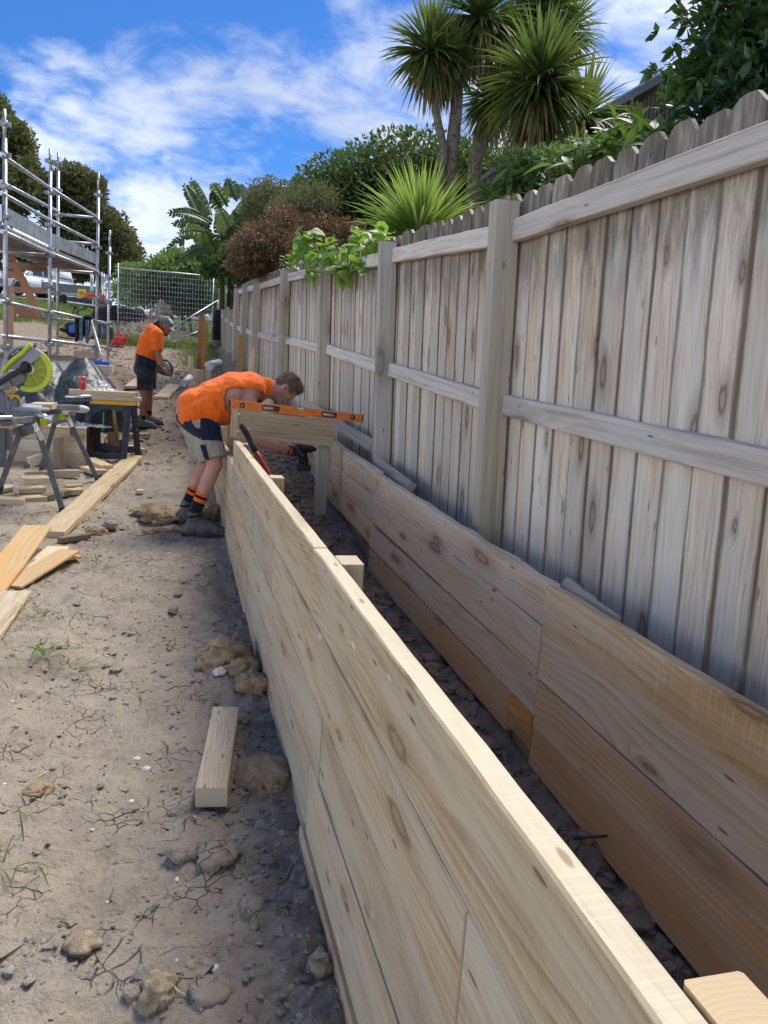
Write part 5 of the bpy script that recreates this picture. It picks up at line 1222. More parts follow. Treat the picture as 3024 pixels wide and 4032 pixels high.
patch('blue_tab',sh2,[(408,525),(424,525),(428,566),(412,566)],zw,.007,BLUEP,w2)
def boot(par,ank,toe_dir,gz,mat,L=.29,name='boot'):
    b=thing(name,None,None); b.parent=par; b.matrix_basis=inv_of(par)@Matrix.Translation(ank)
    a=Vector(ank); t=Vector(toe_dir); t.z=0; t.normalize(); heel=Vector((a.x,a.y,gz+.05))-t*.05; toe=Vector((a.x,a.y,gz+.045))+t*(L-.10)
    up=blob('upper',[('c',a+Vector((0,0,.03)),Vector((a.x,a.y,gz+.10)),.058,.058),('c',heel,toe,.047,.040),('c',heel+t*.02+Vector((0,0,.02)),toe-t*.05+Vector((0,0,.015)),.052,.050),('c',Vector((a.x,a.y,gz+.10))+t*.02,toe-t*.07+Vector((0,0,.03)),.055,.042)],mat,b,.008,3)
    wrinkle(up,.003,28,2)
    m=MB(); n=20; ring=[]
    s=Vector((-t.y,t.x,0))
    for q in range(n):
        an=2*math.pi*q/n; ex_=math.cos(an); sd=math.sin(an); cpt=(heel+toe)/2; half=(toe-heel).length/2+.05
        wd=.050+.006*ex_; ring.append(cpt+t*ex_*half+s*sd*wd*(1 if abs(ex_)<.95 else .9))
    vs=[(p.x,p.y,gz-.004) for p in ring]+[(p.x,p.y,gz+.026) for p in ring]
    m.add(vs,[tuple(range(n-1,-1,-1)),tuple(range(n,2*n))]+[(q,(q+1)%n,n+(q+1)%n,n+q) for q in range(n)]); m.build('sole',RUBBER,b,.004)
    if name=='boot':
        m=MB()
        for q in range(5):
            c=Vector((a.x,a.y,gz+.155-.017*q))+t*(.052+.019*q); m.tube([c-s*.03-Vector((0,0,.006)),c+Vector((0,0,.006))+t*.004,c+s*.03-Vector((0,0,.006))],.0035,6)
        m.build('laces',BLACKC,b)
        m=MB(); c=Vector((a.x,a.y,gz+.165)); m.tube([c+t*(.056*math.cos(q))+s*(.056*math.sin(q))+Vector((0,0,.012*math.cos(q))) for q in np.linspace(0,6.28,20)],.010,8,False); m.build('collar',BLACKC,b)
        m=MB(); tc_=toe-t*.03; m.tube([tc_+s*(.047*math.cos(q))+Vector((0,0,.047*math.sin(q))) for q in np.linspace(0,3.14,12)],.004,6); m.build('toe_seam',BLACKC,b)
    return b
gN=G(ankN.x,ankN.y); gF=G(ankF.x,ankF.y)
boot(w2,Vector((ankN.x-.005,ankN.y,gN+.14)),(1,-.15,0),gN,BOOT,.32); boot(w2,Vector((ankF.x-.005,ankF.y,gF+.14)),(1,.1,0),gF,BOOT,.31)
for ank,knee,g in ((ankN,kneeN,gN),(ankF,kneeF,gF)):
    d=(knee-ank); lo=ank-d.normalized()*.02
    sk=thing('sock',None,None); sk.parent=w2; sk.matrix_basis=inv_of(w2)@Matrix.Translation(ank)
    prev=0
    for (t0,t1,mt,nm) in ((-.10,.20,SOCKB,'sock_leg'),(.20,.275,SOCKO,'lower_band'),(.275,.33,SOCKB,'middle_band'),(.33,.395,SOCKO,'upper_band')):
        m=MB(); rr_=[.049+.012*max(0,t) for t in (t0,(t0+t1)/2,t1)]
        m.tube([ank+d*t0,ank+d*(t0+t1)/2,ank+d*t1],[rr_[0],rr_[1]+.001,rr_[2]],18); m.build(nm,mt,sk)
# gloved hands closing on a driver
gl=[]; hand(gl,wrN,wrN+Vector((.085,.01,-.03)),(0.35,.1,-.95),1,.42,.085,.0125,1.18); blob('glove',gl,BLACKC,w2,.007,2)
gl=[]; hand(gl,wrF,wrF+Vector((.085,-.02,-.03)),(0.2,-.5,-.85),-1,.42,.085,.0125,1.18); blob('glove',gl,BLACKC,w2,.007,2)
m=MB(); d=(wrN-elN).normalized(); m.tube([wrN-d*.035,wrN+d*.02],[.039,.040],16); m.build('glove_cuff',BLACKC,w2)
m=MB(); q=wrN-d*.01+Vector((0,-.039,0)); m.box(q,(.03,.010,.055)); m.build('cuff_strap',REDGRIP,w2,.003)
hd=W(1125,800,6.3)
dr=thing('impact_driver','black battery driver held in the gloved hands of the bent worker','power tool',tuple(hd))
m=MB(); m.tube([hd+Vector((-.02,0,.03)),hd+Vector((.0,0,-.09))],[.030,.027],14); m.build('handle',BLACKP,dr,.003)
m=MB(); m.tube([hd+Vector((-.05,0,.045)),hd+Vector((.05,.0,.04)),hd+Vector((.085,.0,.04)),hd+Vector((.115,0,.04))],[.034,.034,.022,.012],14); m.build('motor_housing',BLACKP,dr)
m=MB(); m.box(hd+Vector((.01,0,-.115)),(.12,.075,.055)); m.build('battery',NAVYP,dr,.008)
# ---------- the standing worker further along the path
z1=(500,1150,3.318); Q=lambda x,y,Y: Vector(at(*z4(x,y),Y))
w1=thing('person','worker in grey cap and orange polo standing with a black power saw on the path','person',tuple(Q(230,1790,12.2)))
YC=12.25; g1=G(*Q(230,1790,12.1)[:2]); 
hN,hF=Q(235,1010,12.13),Q(270,1010,12.37); kN,kF=Q(228,1330,12.1),Q(285,1300,12.38); aN,aF=Q(205,1700,12.12),Q(285,1620,12.42)
sN,sF=Q(395,560,12.02),Q(330,530,12.47); eN,eF=Q(405,815,11.98),Q(430,800,12.5); wN,wF=Q(470,985,11.98),Q(500,960,12.35)
T=[(Q(250,960,YC),.150),(Q(265,800,YC),.155),(Q(300,640,YC),.150),(Q(340,520,YC),.105)]
def tor1(ex,k=1.0):
    P=[]
    for (c,r),(c2,r2) in zip(T[:-1],T[1:]):
        for dy in (-.09,0,.09): P.append(('c',c+Vector((0,dy,0)),c2+Vector((0,dy*1.3,0)),r*(.9 if dy else 1)*k+ex,r2*(.85 if dy else 1)*k+ex))
    return P
hu=Vector((.30,0,.95)).normalized(); hf=Vector((.95,-.12,-.36)).normalized(); hs=hf.cross(hu).normalized(); hu=hs.cross(hf).normalized()
if hs.y>0: hs=-hs
hc=Q(500,445,12.2); hrot=Matrix((hf,hs,hu)).transposed()
if hrot.determinant()<0: hrot=Matrix((hf,-hs,hu)).transposed()
HL=lambda f,u,s: hc+hf*f+hu*u+hs*s
b1=tor1(-.012)+[('c',hN,kN,.09,.062),('c',kN,kN+(aN-kN)*.35,.056,.062),('c',kN+(aN-kN)*.35,aN,.062,.038),('c',hF,kF,.09,.062),('c',kF,kF+(aF-kF)*.35,.056,.060),('c',kF+(aF-kF)*.35,aF,.06,.038),
 ('c',T[3][0],Q(440,440,12.22),.075,.062),('c',Q(440,440,12.22),HL(-.02,-.03,0),.062,.058),
 ('c',T[3][0],sN,.08,.078),('c',T[3][0],sF,.08,.078),('c',sN,eN,.066,.047),('c',eN,eN+(wN-eN)*.35,.047,.048),('c',eN+(wN-eN)*.35,wN,.048,.030),('c',sF,eF,.064,.046),('c',eF,wF,.046,.03),
 ('e',HL(0,.02,0),(.094,.075,.10),hrot),('e',HL(.035,-.06,0),(.058,.054,.062),hrot),('e',HL(.055,.0,0),(.042,.056,.06),hrot),('c',HL(.086,.01,0),HL(.110,-.028,0),.010,.016),('e',HL(.08,-.062,0),(.015,.026,.012),hrot),('e',HL(.08,-.078,0),(.013,.024,.01),hrot),('e',HL(.07,-.105,0),(.022,.028,.02),hrot),
 ('e',HL(-.015,-.01,.077),(.022,.010,.032),hrot),('e',HL(-.015,-.01,-.077),(.022,.010,.032),hrot)]
hand(b1,wN,wN+Vector((.045,-.01,-.075)),(.9,.2,.1),-1,.5,.08,.0105); hand(b1,wF,wF+Vector((.05,.0,-.06)),(.8,-.3,.1),1,.5,.08,.0105)
bo1=blob('body',b1,SKIN2,w1,.010,3,.45)
m=MB()
for s in (-1,1): m.ball(HL(.080,.005,s*.031),(.011,.011,.008),10,8,hrot)
m.build('eyes',bpy.data.materials['eye_white'],bo1)
blob('beard',[('e',HL(.050,-.098,0),(.040,.050,.040),hrot),('e',HL(.015,-.06,.045),(.022,.018,.045),hrot),('e',HL(.015,-.06,-.045),(.022,.018,.045),hrot)],BEARD,w1,.009,2)
blob('hair',[('e',HL(-.035,.005,0),(.075,.080,.065),hrot)],HAIR,w1,.009,2)
cp=thing('cap',None,None); cp.parent=w1; cp.matrix_basis=inv_of(w1)@Matrix.Translation(hc)
crown=blob('crown',[('e',HL(-.008,.062,0),(.105,.085,.075),hrot),('e',HL(.045,.062,0),(.055,.075,.055),hrot)],CAPG,cp,.009,3)
m=MB(); rows=[]
for i in range(5):
    for j in range(9):
        a=(j-4)/4*1.25; f=.075+i*.0225*math.cos(a*.7); s=math.sin(a)*.074*(1-.03*i); u=.035-.010*i-.012*(a/1.25)**2*3; rows.append(HL(f,u,s))
fs=[(i*9+j,i*9+j+1,(i+1)*9+j+1,(i+1)*9+j) for i in range(4) for j in range(8)]; m.add(rows,fs,True); o=m.build('peak',CAPL,cp); s_=o.modifiers.new('s','SOLIDIFY'); s_.thickness=.006
patch('front_panel',crown,[(545,285),(600,330),(640,450),(575,420),(535,330)],z1,.003,CAPL,cp)
# polo: orange above, navy below, navy collar
sp=tor1(.016)+[('c',T[3][0],sN,.098,.095),('c',T[3][0],sF,.098,.095),('c',sN,sN+(eN-sN)*.80,.092,.078,1),('c',sF,sF+(eF-sF)*.80,.092,.078,1),('c',Q(245,960,YC),Q(240,1000,YC),.165,.17)]
po_=blob('polo_shirt',sp,[HIVIS,NAVYC],w1,.011,4); wrinkle(po_,.008,(13,12,5),2); wrinkle(po_,.003,(26,22,12),5)
Z0=V3(0,0,CAM_H)
for f in po_.data.polygons:
    c=np.array(f.center)-Z0; d=c@_fw; u=(CX+F_PX*(c@_ix)/d-500)*3.318; v=(CY+F_PX*(c@_iy)/d-1150)*3.318
    if v>800+ (u-120)*.38: 
        if not (u>335 and v<812): f.material_index=1
co=blob('collar',[('c',Q(395,455,12.23),Q(480,520,12.20),.072,.05),('c',Q(400,440,12.22),Q(430,420,12.22),.07,.066)],NAVYC,w1,.010,3)
s1b=[('c',hN+Vector((0,0,.04)),Q(232,1285,12.1),.125,.112,1),('c',hF+Vector((0,0,.04)),Q(292,1270,12.38),.125,.108,1),('c',Q(245,985,12.18),Q(250,1060,12.2),.145,.14),('c',Q(255,985,12.32),Q(265,1060,12.33),.145,.14)]
so1=blob('shorts',s1b,SHORTD,w1,.011,3); wrinkle(so1,.008,11,9)
for a,k in ((aN,kN),(aF,kF)):
    d=k-a; m=MB(); m.tube([a-d*.12,a+d*.1,a+d*.24],[.048,.047,.05],16); m.build('sock',SOCKB,w1)
ga=G(aN.x,aN.y); gb=G(aF.x,aF.y)
boot(w1,Vector((aN.x-.03,aN.y,ga+.12)),(1,-.2,0),ga,BOOT2,.31,'work_boot'); boot(w1,Vector((aF.x-.02,aF.y,gb+.12)),(1,-.1,0),gb,BOOT2,.30,'work_boot')
# the power saw he holds
pc=Q(510,1000,12.1); ps_=thing('power_saw','black power saw with a loop handle held by the worker in the cap','power saw',tuple(pc))
m=MB(); m.box(Q(440,1010,12.1),(.17,.12,.13),Matrix.Rotation(R(20),3,'Y')); m.build('motor_housing',BLACKP,ps_,.02)
m=MB(); m.tube([Q(470,890,12.08),Q(530,900,12.06),Q(575,950,12.05),Q(596,1010,12.05),Q(582,1080,12.06),Q(520,1085,12.06),Q(440,1060,12.07)],.015,10); m.build('loop_handle',BLACKP,ps_)
m=MB(); c=Q(525,990,12.16); m.lathe([(.02,-.004),(.085,-.004),(.085,.004),(.02,.004)],Matrix.Translation(c)@Matrix.Rotation(R(80),4,'X'),24); m.build('blade',GALV_D,ps_)
m=MB(); m.box(Q(500,955,12.1),(.05,.05,.035)); m.build('trigger_block',MIDGREY,ps_,.006)
# ------------------------------------------------------------------ plants
z7=zoomer(1500,0,1.0886); z6=zoomer(600,650,1.8433)
def unit(v): return v/np.maximum(np.linalg.norm(v,axis=-1,keepdims=True),1e-9)
def leaves(P,D,L,Wd,fold=.25,droop=.15):
    """arrays for n leaves: base, midrib dropped, tip; four triangles each"""
    n=len(P); D=unit(D); Rn=unit(rng.normal(size=(n,3))+V3(0,0,.6)); S=unit(np.cross(D,Rn)); N=unit(np.cross(S,D))
    L=np.broadcast_to(np.asarray(L,float),(n,))[:,None]; Wd=np.broadcast_to(np.asarray(Wd,float),(n,))[:,None]
    mid=P+D*L*.45; tip=P+D*L-N*L*droop-V3(0,0,1)*L*droop*.5
    V=np.stack([P,mid+S*Wd*.5+N*Wd*fold*.5,mid-S*Wd*.5+N*Wd*fold*.5,mid-N*Wd*.05,tip],1).reshape(-1,3)
    b=np.arange(n)[:,None,None]*5; F=(np.array([[0,1,3],[0,3,2],[1,4,3],[3,4,2]])[None]+b).reshape(-1,3); return V,F
def in_blobs(blobs,n,shell=.55,clump=.0,nc=60):
    """points in a set of ellipsoids, denser near the skin and gathered in clumps"""
    vol=np.array([b[1][0]*b[1][1]*b[1][2] for b in blobs])**.75; idx=rng.choice(len(blobs),n,p=vol/vol.sum()); Cn=np.array([b[0] for b in blobs]); Rr=np.array([b[1] for b in blobs])
    d=unit(rng.normal(size=(n,3))); r=shell+(1-shell)*rng.random(n)**.6
    if clump>0:
        cd=unit(rng.normal(size=(nc,3))); k=rng.integers(0,nc,n); cr=.55+.5*rng.random(nc); d=unit(cd[k]+rng.normal(size=(n,3))*clump); r=np.minimum(cr[k]*(1+rng.normal(0,.15,n)),1.08+.04*rng.random(n))
    return Cn[idx]+d*Rr[idx]*r[:,None],d
def limb(m,p,q,r0,r1,n=7,k=5,wob=.06):
    p=Vector(p); q=Vector(q); L=(q-p).length; pts=[]
    for i in range(k+1):
        t=i/k; o=Vector(rng.normal(0,wob*L*.3,3)) if 0<i<k else Vector((0,0,0)); pts.append(p.lerp(q,t)+o)
    m.tube(pts,[r0+(r1-r0)*i/k for i in range(k+1)],n); return pts
def leafy(name,label,cat,blobs,n,L,Wd,mat,base,trunk=.06,group=None,shell=.5,clump=.28,nc=70,out=.9,bark=BARK_D,limbs=6,upb=.3):
    t=thing(name,label,cat,tuple(base),0,group)
    P,d=in_blobs(blobs,n,shell,clump,nc); D=d*out+rng.normal(size=(n,3))*.75+V3(0,0,upb)
    V,F=leaves(P,D,L*(.65+.7*rng.random(n)),Wd*(.7+.6*rng.random(n)))
    link('crown',npmesh('crown',V,F,mat,False),t)
    m=MB(); top=np.mean([b[0] for b in blobs],axis=0); m_=limb(m,base,top,trunk,trunk*.45)
    for k in range(limbs):
        b=blobs[k%len(blobs)]; e=np.array(b[0])+unit(rng.normal(size=3)+V3(0,0,.5))*np.array(b[1])*.75; limb(m,m_[2+k%3],e,trunk*.5,trunk*.12,6,4)
    m.build('trunk',bark,t); return t
def pxblob(zm,cx,cy,rx,ry,Y,dep=None):
    c=at(*zm(cx,cy),Y); e=at(*zm(cx+rx,cy),Y); f=at(*zm(cx,cy-ry),Y); a=np.linalg.norm(e-c); return (c,(a,dep or a*.9,np.linalg.norm(f-c)))
def swords(center,axis,n,L,w,spread=(0.15,2.5),droop=.35,seg=4,seed=0,lenvar=.2,pw=.75):
    """sword leaves bursting from a growing tip"""
    r=np.random.default_rng(seed); ax=unit(np.array(axis,float)); a=unit(np.cross(ax,V3(.3,.9,.1))); b=np.cross(ax,a); V=[];F=[]
    for k in range(n):
        th=spread[0]+(spread[1]-spread[0])*r.random()**pw; ph=r.random()*2*math.pi
        d=ax*math.cos(th)+(a*math.cos(ph)+b*math.sin(ph))*math.sin(th); l=L*(1-lenvar+2*lenvar*r.random()); wd=w*(.8+.4*r.random()); p=np.array(center)+d*.03+r.normal(0,.02,3); s=unit(np.cross(d,V3(0,0,1)+r.normal(0,.1,3)))
        dr=droop*(.6+.8*r.random())*(.25+math.sin(min(th,1.57))); base=len(V)
        for i in range(seg+1):
            t=i/seg; ww=wd*(.55+1.0*min(1,t*3)-.0 if t<.33 else 1.55*(1-((t-.33)/.67)**1.6))*.65; ww=max(ww,.0008)
            up=np.cross(s,d); up=up if up[2]>0 else -up
            V+= [p+s*ww*.5+up*ww*.22,p-up*ww*.06,p-s*ww*.5+up*ww*.22]
            if i<seg: d=unit(d+V3(0,0,-1)*dr*(t+.25)*1.15/seg*2); p=p+d*l/seg
        for i in range(seg):
            q=base+i*3; F+= [(q,q+1,q+4,q+3),(q+1,q+2,q+5,q+4)]
    return np.array(V),np.array(F)
# --- cabbage trees above the fence
def cabbage(label,base,forks,heads,r0=.09,seed=0,grp='cabbage trees behind the fence'):
    t=thing('cabbage_tree',label,'tree',tuple(base),0,grp); m=MB()
    for pts,ra,rb in forks:
        m.tube([Vector(p) for p in pts],list(np.linspace(ra,rb,len(pts))),10)
    tk=m.build('trunk',BARK,t)
    for i,(c,L,n,ax,w) in enumerate(heads):
        V,F=swords(c,ax,int(n*1.55),L*1.0,w*.92,(0.08,2.75),.32,5,seed*10+i,.2,.85); o=link('leaf_head',npmesh('leaf_head',V,F,L_CORDY),t)
        V,F=swords(c-unit(np.array(ax,float))*.08,ax,int(n*.3),L*.95,w,(2.0,3.0),.5,4,seed*10+i+5,.25,.8); link('dead_skirt',npmesh('dead_skirt',V,F,L_DEAD),o)
    return t
S7=lambda x,y,Y: at(*z7(x,y),Y)
def hl(px,Y): return px/1.0886/F_PX*Y*1.08
bA=S7(300,760,11.5); bA[2]-=1.0
cabbage('tall forked cabbage tree nearest the hedge, two dark heads on bent trunks',bA,[([bA,S7(305,640,11.5),S7(322,480,11.5),S7(330,385,11.5)],.115,.075),([S7(330,385,11.5),S7(375,280,11.6),S7(385,200,11.6),S7(425,110,11.6)],.065,.045),([S7(330,385,11.5),S7(300,310,11.4),S7(290,260,11.4)],.05,.035),
   ([bA+V3(-.15,0,0),S7(270,640,11.4),S7(240,500,11.4),S7(228,390,11.4),S7(215,250,11.4)],.07,.04)],
   [(S7(212,225,11.4),hl(185,11.4),230,(-.15,0,1),.055),(S7(430,85,11.6),hl(200,11.6),270,(.05,0,1),.055),(S7(290,265,11.4),hl(150,11.4),120,(-.1,-.1,1),.05)],seed=1)
bB=S7(400,760,12.2); bB[2]-=1
cabbage('leaning cabbage tree in the middle with its bright head at the top of the picture',bB,[([bB,S7(405,690,12.2),S7(455,560,12.2),S7(500,470,12.2),S7(580,260,12.3),S7(680,70,12.3)],.12,.05),([S7(455,560,12.2),S7(430,520,12.1),S7(470,440,12.1)],.05,.035)],
   [(S7(690,55,12.3),hl(205,12.3),290,(.1,0,1),.055),(S7(472,430,12.1),hl(160,12.1),200,(0,0,1),.05),(S7(575,235,12.4),hl(190,12.4),200,(.1,.1,1),.05),(S7(780,150,12.6),hl(170,12.6),180,(.2,.1,1),.05)],seed=2)
bC=S7(622,860,9.4); bC[2]-=.8
cabbage('nearest cabbage tree with one large round head and a short straight trunk',bC,[([bC,S7(622,800,9.4),S7(640,690,9.4),S7(650,600,9.4),S7(680,350,9.4)],.095,.055),([S7(640,740,9.5),S7(700,690,9.6),S7(760,620,9.6)],.05,.03)],
   [(S7(682,362,9.4),hl(252,9.4),400,(0,-.12,1),.050)],seed=3)
bD=S7(840,720,10.3); bD[2]-=.8
cabbage('small cabbage tree with stiff upright leaves between the large head and the house',bD,[([bD,S7(840,640,10.3),S7(862,510,10.3)],.07,.05)],[(S7(866,500,10.3),hl(215,10.3),150,(.25,0,1),.055)],seed=4)
# --- bright flax like clump behind the fence
fb=at(905,535,7.7); V,F=swords(fb,(-.05,-.05,1),330,.70,.036,(0.02,1.05),.40,5,9,.25,.75); t=thing('flax_clump','bright green clump of stiff upright blades spilling over the fence top','plant',tuple(fb-V3(0,0,.3)))
link('blades',npmesh('blades',V,F,L_FLAX),t); V,F=swords(fb,(0,0,1),60,.58,.035,(0.9,1.7),.9,5,19,.25); link('drooping_blades',npmesh('drooping_blades',V,F,L_FLAX),t)
# --- dark broadleaf tree at the right, standing well above the picture
bl=[((5.45,6.0,4.1),(1.4,1.5,2.7)),((6.6,6.6,4.6),(1.5,1.5,2.8)),((5.15,5.5,2.7),(1.1,1.05,1.2)),((4.4,4.8,2.45),(.85,.85,.9)),((5.0,5.2,3.9),(1.0,1.0,1.6)),((3.75,4.0,2.2),(.65,.7,.6)),((5.2,5.7,3.3),(1.2,1.1,1.4)),((5.0,6.0,3.8),(.95,1.0,2.0)),((4.7,5.6,2.6),(.8,.8,1.0))]
dt=thing('broadleaf_tree','big dark glossy broadleaf tree rising behind the near end of the fence','tree',(5.9,5.9,1.2))
n=48000; P,d=in_blobs(bl,n,.15,0,150); D=d*.8+rng.normal(size=(n,3))*.7+V3(0,0,.45)
# leaves grow in rosettes at twig ends
nr=7500; Pr,dr_=in_blobs(bl,nr,.62,.32,170); k=np.repeat(np.arange(nr),6); phs=np.tile(np.arange(6)*1.047,nr)+np.repeat(rng.random(nr)*6,6)
axr=unit(dr_+rng.normal(size=(nr,3))*.4+V3(0,0,.4)); aa=unit(np.cross(axr,V3(.2,.5,.9))); bb=np.cross(axr,aa)
Dr=axr[k]*.75+(aa[k]*np.cos(phs)[:,None]+bb[k]*np.sin(phs)[:,None]); P=np.concatenate([P,Pr[k]]); D=np.concatenate([D,Dr]); n=len(P)
Ls=.120*(.7+.6*rng.random(n))
# those that show largest stay leaves of their own
dv_=P-V3(0,0,CAM_H); zf=dv_@_fw; uu=(CX+F_PX*(dv_@_ix)/np.maximum(zf,.1)); vv=(CY+F_PX*(dv_@_iy)/np.maximum(zf,.1))
vis=(zf>.5)&(uu>2540)&(uu<3024)&(vv>0)&(vv<560); score=np.where(vis,zf,99.0)
# nearest leaf per screen cell is what one sees
own=[]; seen={}
for i in np.argsort(score)[:6000]:
    if score[i]>90: break
    c=(int(uu[i]//26),int(vv[i]//26))
    if c in seen: continue
    seen[c]=1; own.append(i)
    if len(own)>=300: break
mask=np.ones(n,bool); mask[own]=False
V,F=leaves(P[mask],D[mask],Ls[mask],Ls[mask]*.46,.25,.12); co_=link('crown',npmesh('crown',V,F,L_DARK,False),dt); co_['kind']='stuff'
def leaf_mesh(name,outline,mat,fold=.2,curl=.25,seg=6):
    """single leaf along +x, unit length; outline gives half width along it"""
    V=[];F=[]
    for i in range(seg+1):
        t=i/seg; w=np.interp(t,*outline); z=-curl*t*t
        V+= [(t,w,z+fold*w),(t,0,z),(t,-w,z+fold*w)]
    for i in range(seg):
        q=i*3; F+= [(q,q+3,q+4,q+1),(q+1,q+4,q+5,q+2)]
    me=npmesh(name,np.array(V),np.array(F),mat); return me
obo=([0,.15,.45,.7,.9,1],[.02,.09,.20,.235,.15,.0]); lms=[leaf_mesh('leaf',obo,L_DARK,.25,c) for c in (.05,.15,.28,.4)]
def place_leaf(me,par,p,d,L,roll=None,name='leaf'):
    x=Vector(d).normalized(); up=Vector((random.uniform(-.5,.5),random.uniform(-.7,.2),1))
    if abs(x.dot(up.normalized()))>.95: up=Vector((1,0,0))
    return link(name,me,par,world=frame(p,x,up)@Matrix.Scale(L,4))
for i in own: place_leaf(lms[i%4],dt,P[i],D[i],Ls[i]*1.15)
m=MB(); tp=limb(m,(5.9,5.9,1.0),(5.9,5.9,5.6),.16,.07,9,6)
for b in bl:
    for q in range(3): limb(m,tp[2+q],np.array(b[0])+unit(rng.normal(size=3))*np.array(b[1])*.7,.05,.012,6,4)
m.build('trunk',BARK_D,dt)
# --- hedge tree, olive bush, reddish bush
leafy('hedge_tree','wide dark green bushy tree rising behind the reddish bush','tree',[pxblob(zoomer(0,0,1/DSP),900,385,150,80,15,1.6),pxblob(zoomer(0,0,1/DSP),760,420,110,75,15,1.4),pxblob(zoomer(0,0,1/DSP),1010,400,120,75,15.5,1.6),pxblob(zoomer(0,0,1/DSP),850,470,200,80,15,1.5),pxblob(zoomer(0,0,1/DSP),1040,420,130,60,14.5,1.0),pxblob(zoomer(0,0,1/DSP),930,440,150,70,14.7,1.2)],30000,.115,.058,L_HEDGE,(3.6,15,1.8),.12,nc=260,clump=.28)
leafy('olive_bush','rounded olive green bush between the reddish bush and the dark hedge tree','bush',[pxblob(z6,1160,300,190,150,13.9,1.0),pxblob(z6,1000,330,150,120,14,.9)],8000,.062,.022,L_OLIVE,(2.6,14,1.7),.05,nc=110,clump=.22)
leafy('olive_bush','paler bronze green bush behind the banana leaves','bush',[pxblob(z6,830,240,170,110,16.5,1.0),pxblob(z6,950,300,150,140,16.3,1.0),pxblob(z6,780,330,130,130,16.5,1.0)],6500,.075,.03,L_OLIVE,(2.2,16.5,1.9),.05,nc=90,clump=.22)
leafy('red_leaved_bush','reddish brown photinia bush leaning over the far fence','bush',[pxblob(z6,810,570,190,140,12.2,.9),pxblob(z6,930,440,110,150,12.4,.7),pxblob(z6,1170,500,200,130,13,.8),pxblob(z6,720,620,150,120,12.1,.7),pxblob(z6,700,700,130,90,12.0,.6),pxblob(z6,900,700,210,90,12.0,.6),pxblob(z6,640,730,110,60,12.6,.5),pxblob(z6,780,740,150,60,12.3,.5),pxblob(z6,1150,600,200,110,12.6,.7),pxblob(z6,1370,500,130,90,13.2,.8)],19000,.066,.027,L_PHOT,(2.1,12.6,1.5),.05,nc=150,clump=.24)
# --- banana plant: every leaf its own torn blade
bn=thing('banana_plant','banana plant with long torn leaves fanning out above the far fence','banana plant',tuple(at(*z6(520,760),18.2)-V3(0,0,.8)))
def banana_leaf(p0,p1,sag,wid,seed,par):
    r=np.random.default_rng(seed); p0=np.array(p0);p1=np.array(p1); L=np.linalg.norm(p1-p0); ns=16; mid=[]
    for i in range(ns+1):
        t=i/ns; mid.append(p0+(p1-p0)*t+V3(0,0,1)*sag*L*(4*t*(1-t))*.5)
    V=[];F=[]; ax=unit(p1-p0); s=unit(np.cross(ax,V3(r.normal(0,.5),-1+r.normal(0,.3),r.normal(0,.3)))); nrm=np.cross(s,ax)
    if nrm[2]<0: nrm=-nrm
    for sd in (-1,1):
        tear=0; hang=0
        for i in range(1,ns):
            t=i/ns; w=wid*math.sin(math.pi*min(1,t*1.05)**.8)**.6*(1 if t<.9 else .6); 
            if r.random()<.33: hang=r.uniform(-.25,.55)
            gap=.06 if r.random()<.4 else .0; b=len(V); a=mid[i]; c=mid[i+1]; a2=a+(c-a)*gap; o=s*sd*w*.5
            sl=ax*L/ns*r.uniform(.5,1.1); dn=-V3(0,0,1)*w*.5*max(0,.2+hang)+nrm*w*.10
            V+= [a2,c,c+o*.55+nrm*w*.10+sl*.5,a2+o*.55+nrm*w*.10+sl*.5,c+o+dn+sl,a2+o*.97+dn+sl]
            F+= [(b,b+1,b+2,b+3),(b+3,b+2,b+4,b+5)]
    lf=link('leaf',npmesh('leaf',np.array(V),np.array(F),L_BANANA,False),par); m=MB(); m.tube([Vector(q) for q in mid],list(np.linspace(.028,.006,len(mid))),6); m.build('midrib',L_BANANA,lf); return lf
for i,(a,b,sg,w) in enumerate([((405,470),(232,140),.12,.36),((415,455),(283,98),.05,.45),((545,300),(437,128),.05,.42),((600,250),(546,92),.02,.36),((610,260),(642,138),.02,.40),((500,310),(428,185),-.15,.30),((430,430),(112,352),.25,.38),((430,480),(145,428),.25,.36),((450,530),(188,500),.28,.34),((440,570),(108,608),.35,.34),((470,690),(225,645),.25,.40),((600,450),(862,232),.22,.46),((690,470),(940,290),.22,.40),((600,430),(690,230),.05,.42),((560,470),(470,300),.1,.44),((620,500),(830,430),.3,.38),((470,600),(300,520),.2,.40),((600,660),(560,560),.0,.2),((540,560),(600,330),.05,.5),((500,560),(520,350),.05,.48),((480,660),(380,470),.1,.42),((560,680),(700,520),.25,.40),((520,700),(470,520),.05,.44),((600,640),(770,560),.3,.36),((500,720),(300,640),.35,.36),((540,700),(560,480),.02,.46),((470,620),(200,700),.35,.34),((560,640),(660,330),.05,.42)]):
    Yb=18.2+.5*math.sin(i*2.1); banana_leaf(at(*z6(*a),Yb),at(*z6(*b),Yb+.3*math.cos(i*1.7)),sg,w,50+i,bn)
for (x0,y0,x1,y1,r_) in ((515,780,490,600,.06),(560,760,590,470,.05),(580,780,615,520,.045)):
    m=MB(); m.tube([at(*z6(x0,y0),18.2)-V3(0,0,.8),at(*z6((x0+x1)/2,(y0+y1)/2),18.2),at(*z6(x1,y1),18.2)],[r_,r_*.9,r_*.5],10); m.build('stem',L_BANANA,bn)
p=at(*z6(1035,180),17.5); banana_leaf(p,at(*z6(1058,70),17.5),.0,.30,77,thing('banana_plant','lone upright pale banana leaf tip showing above the olive bush','banana plant',tuple(p)))
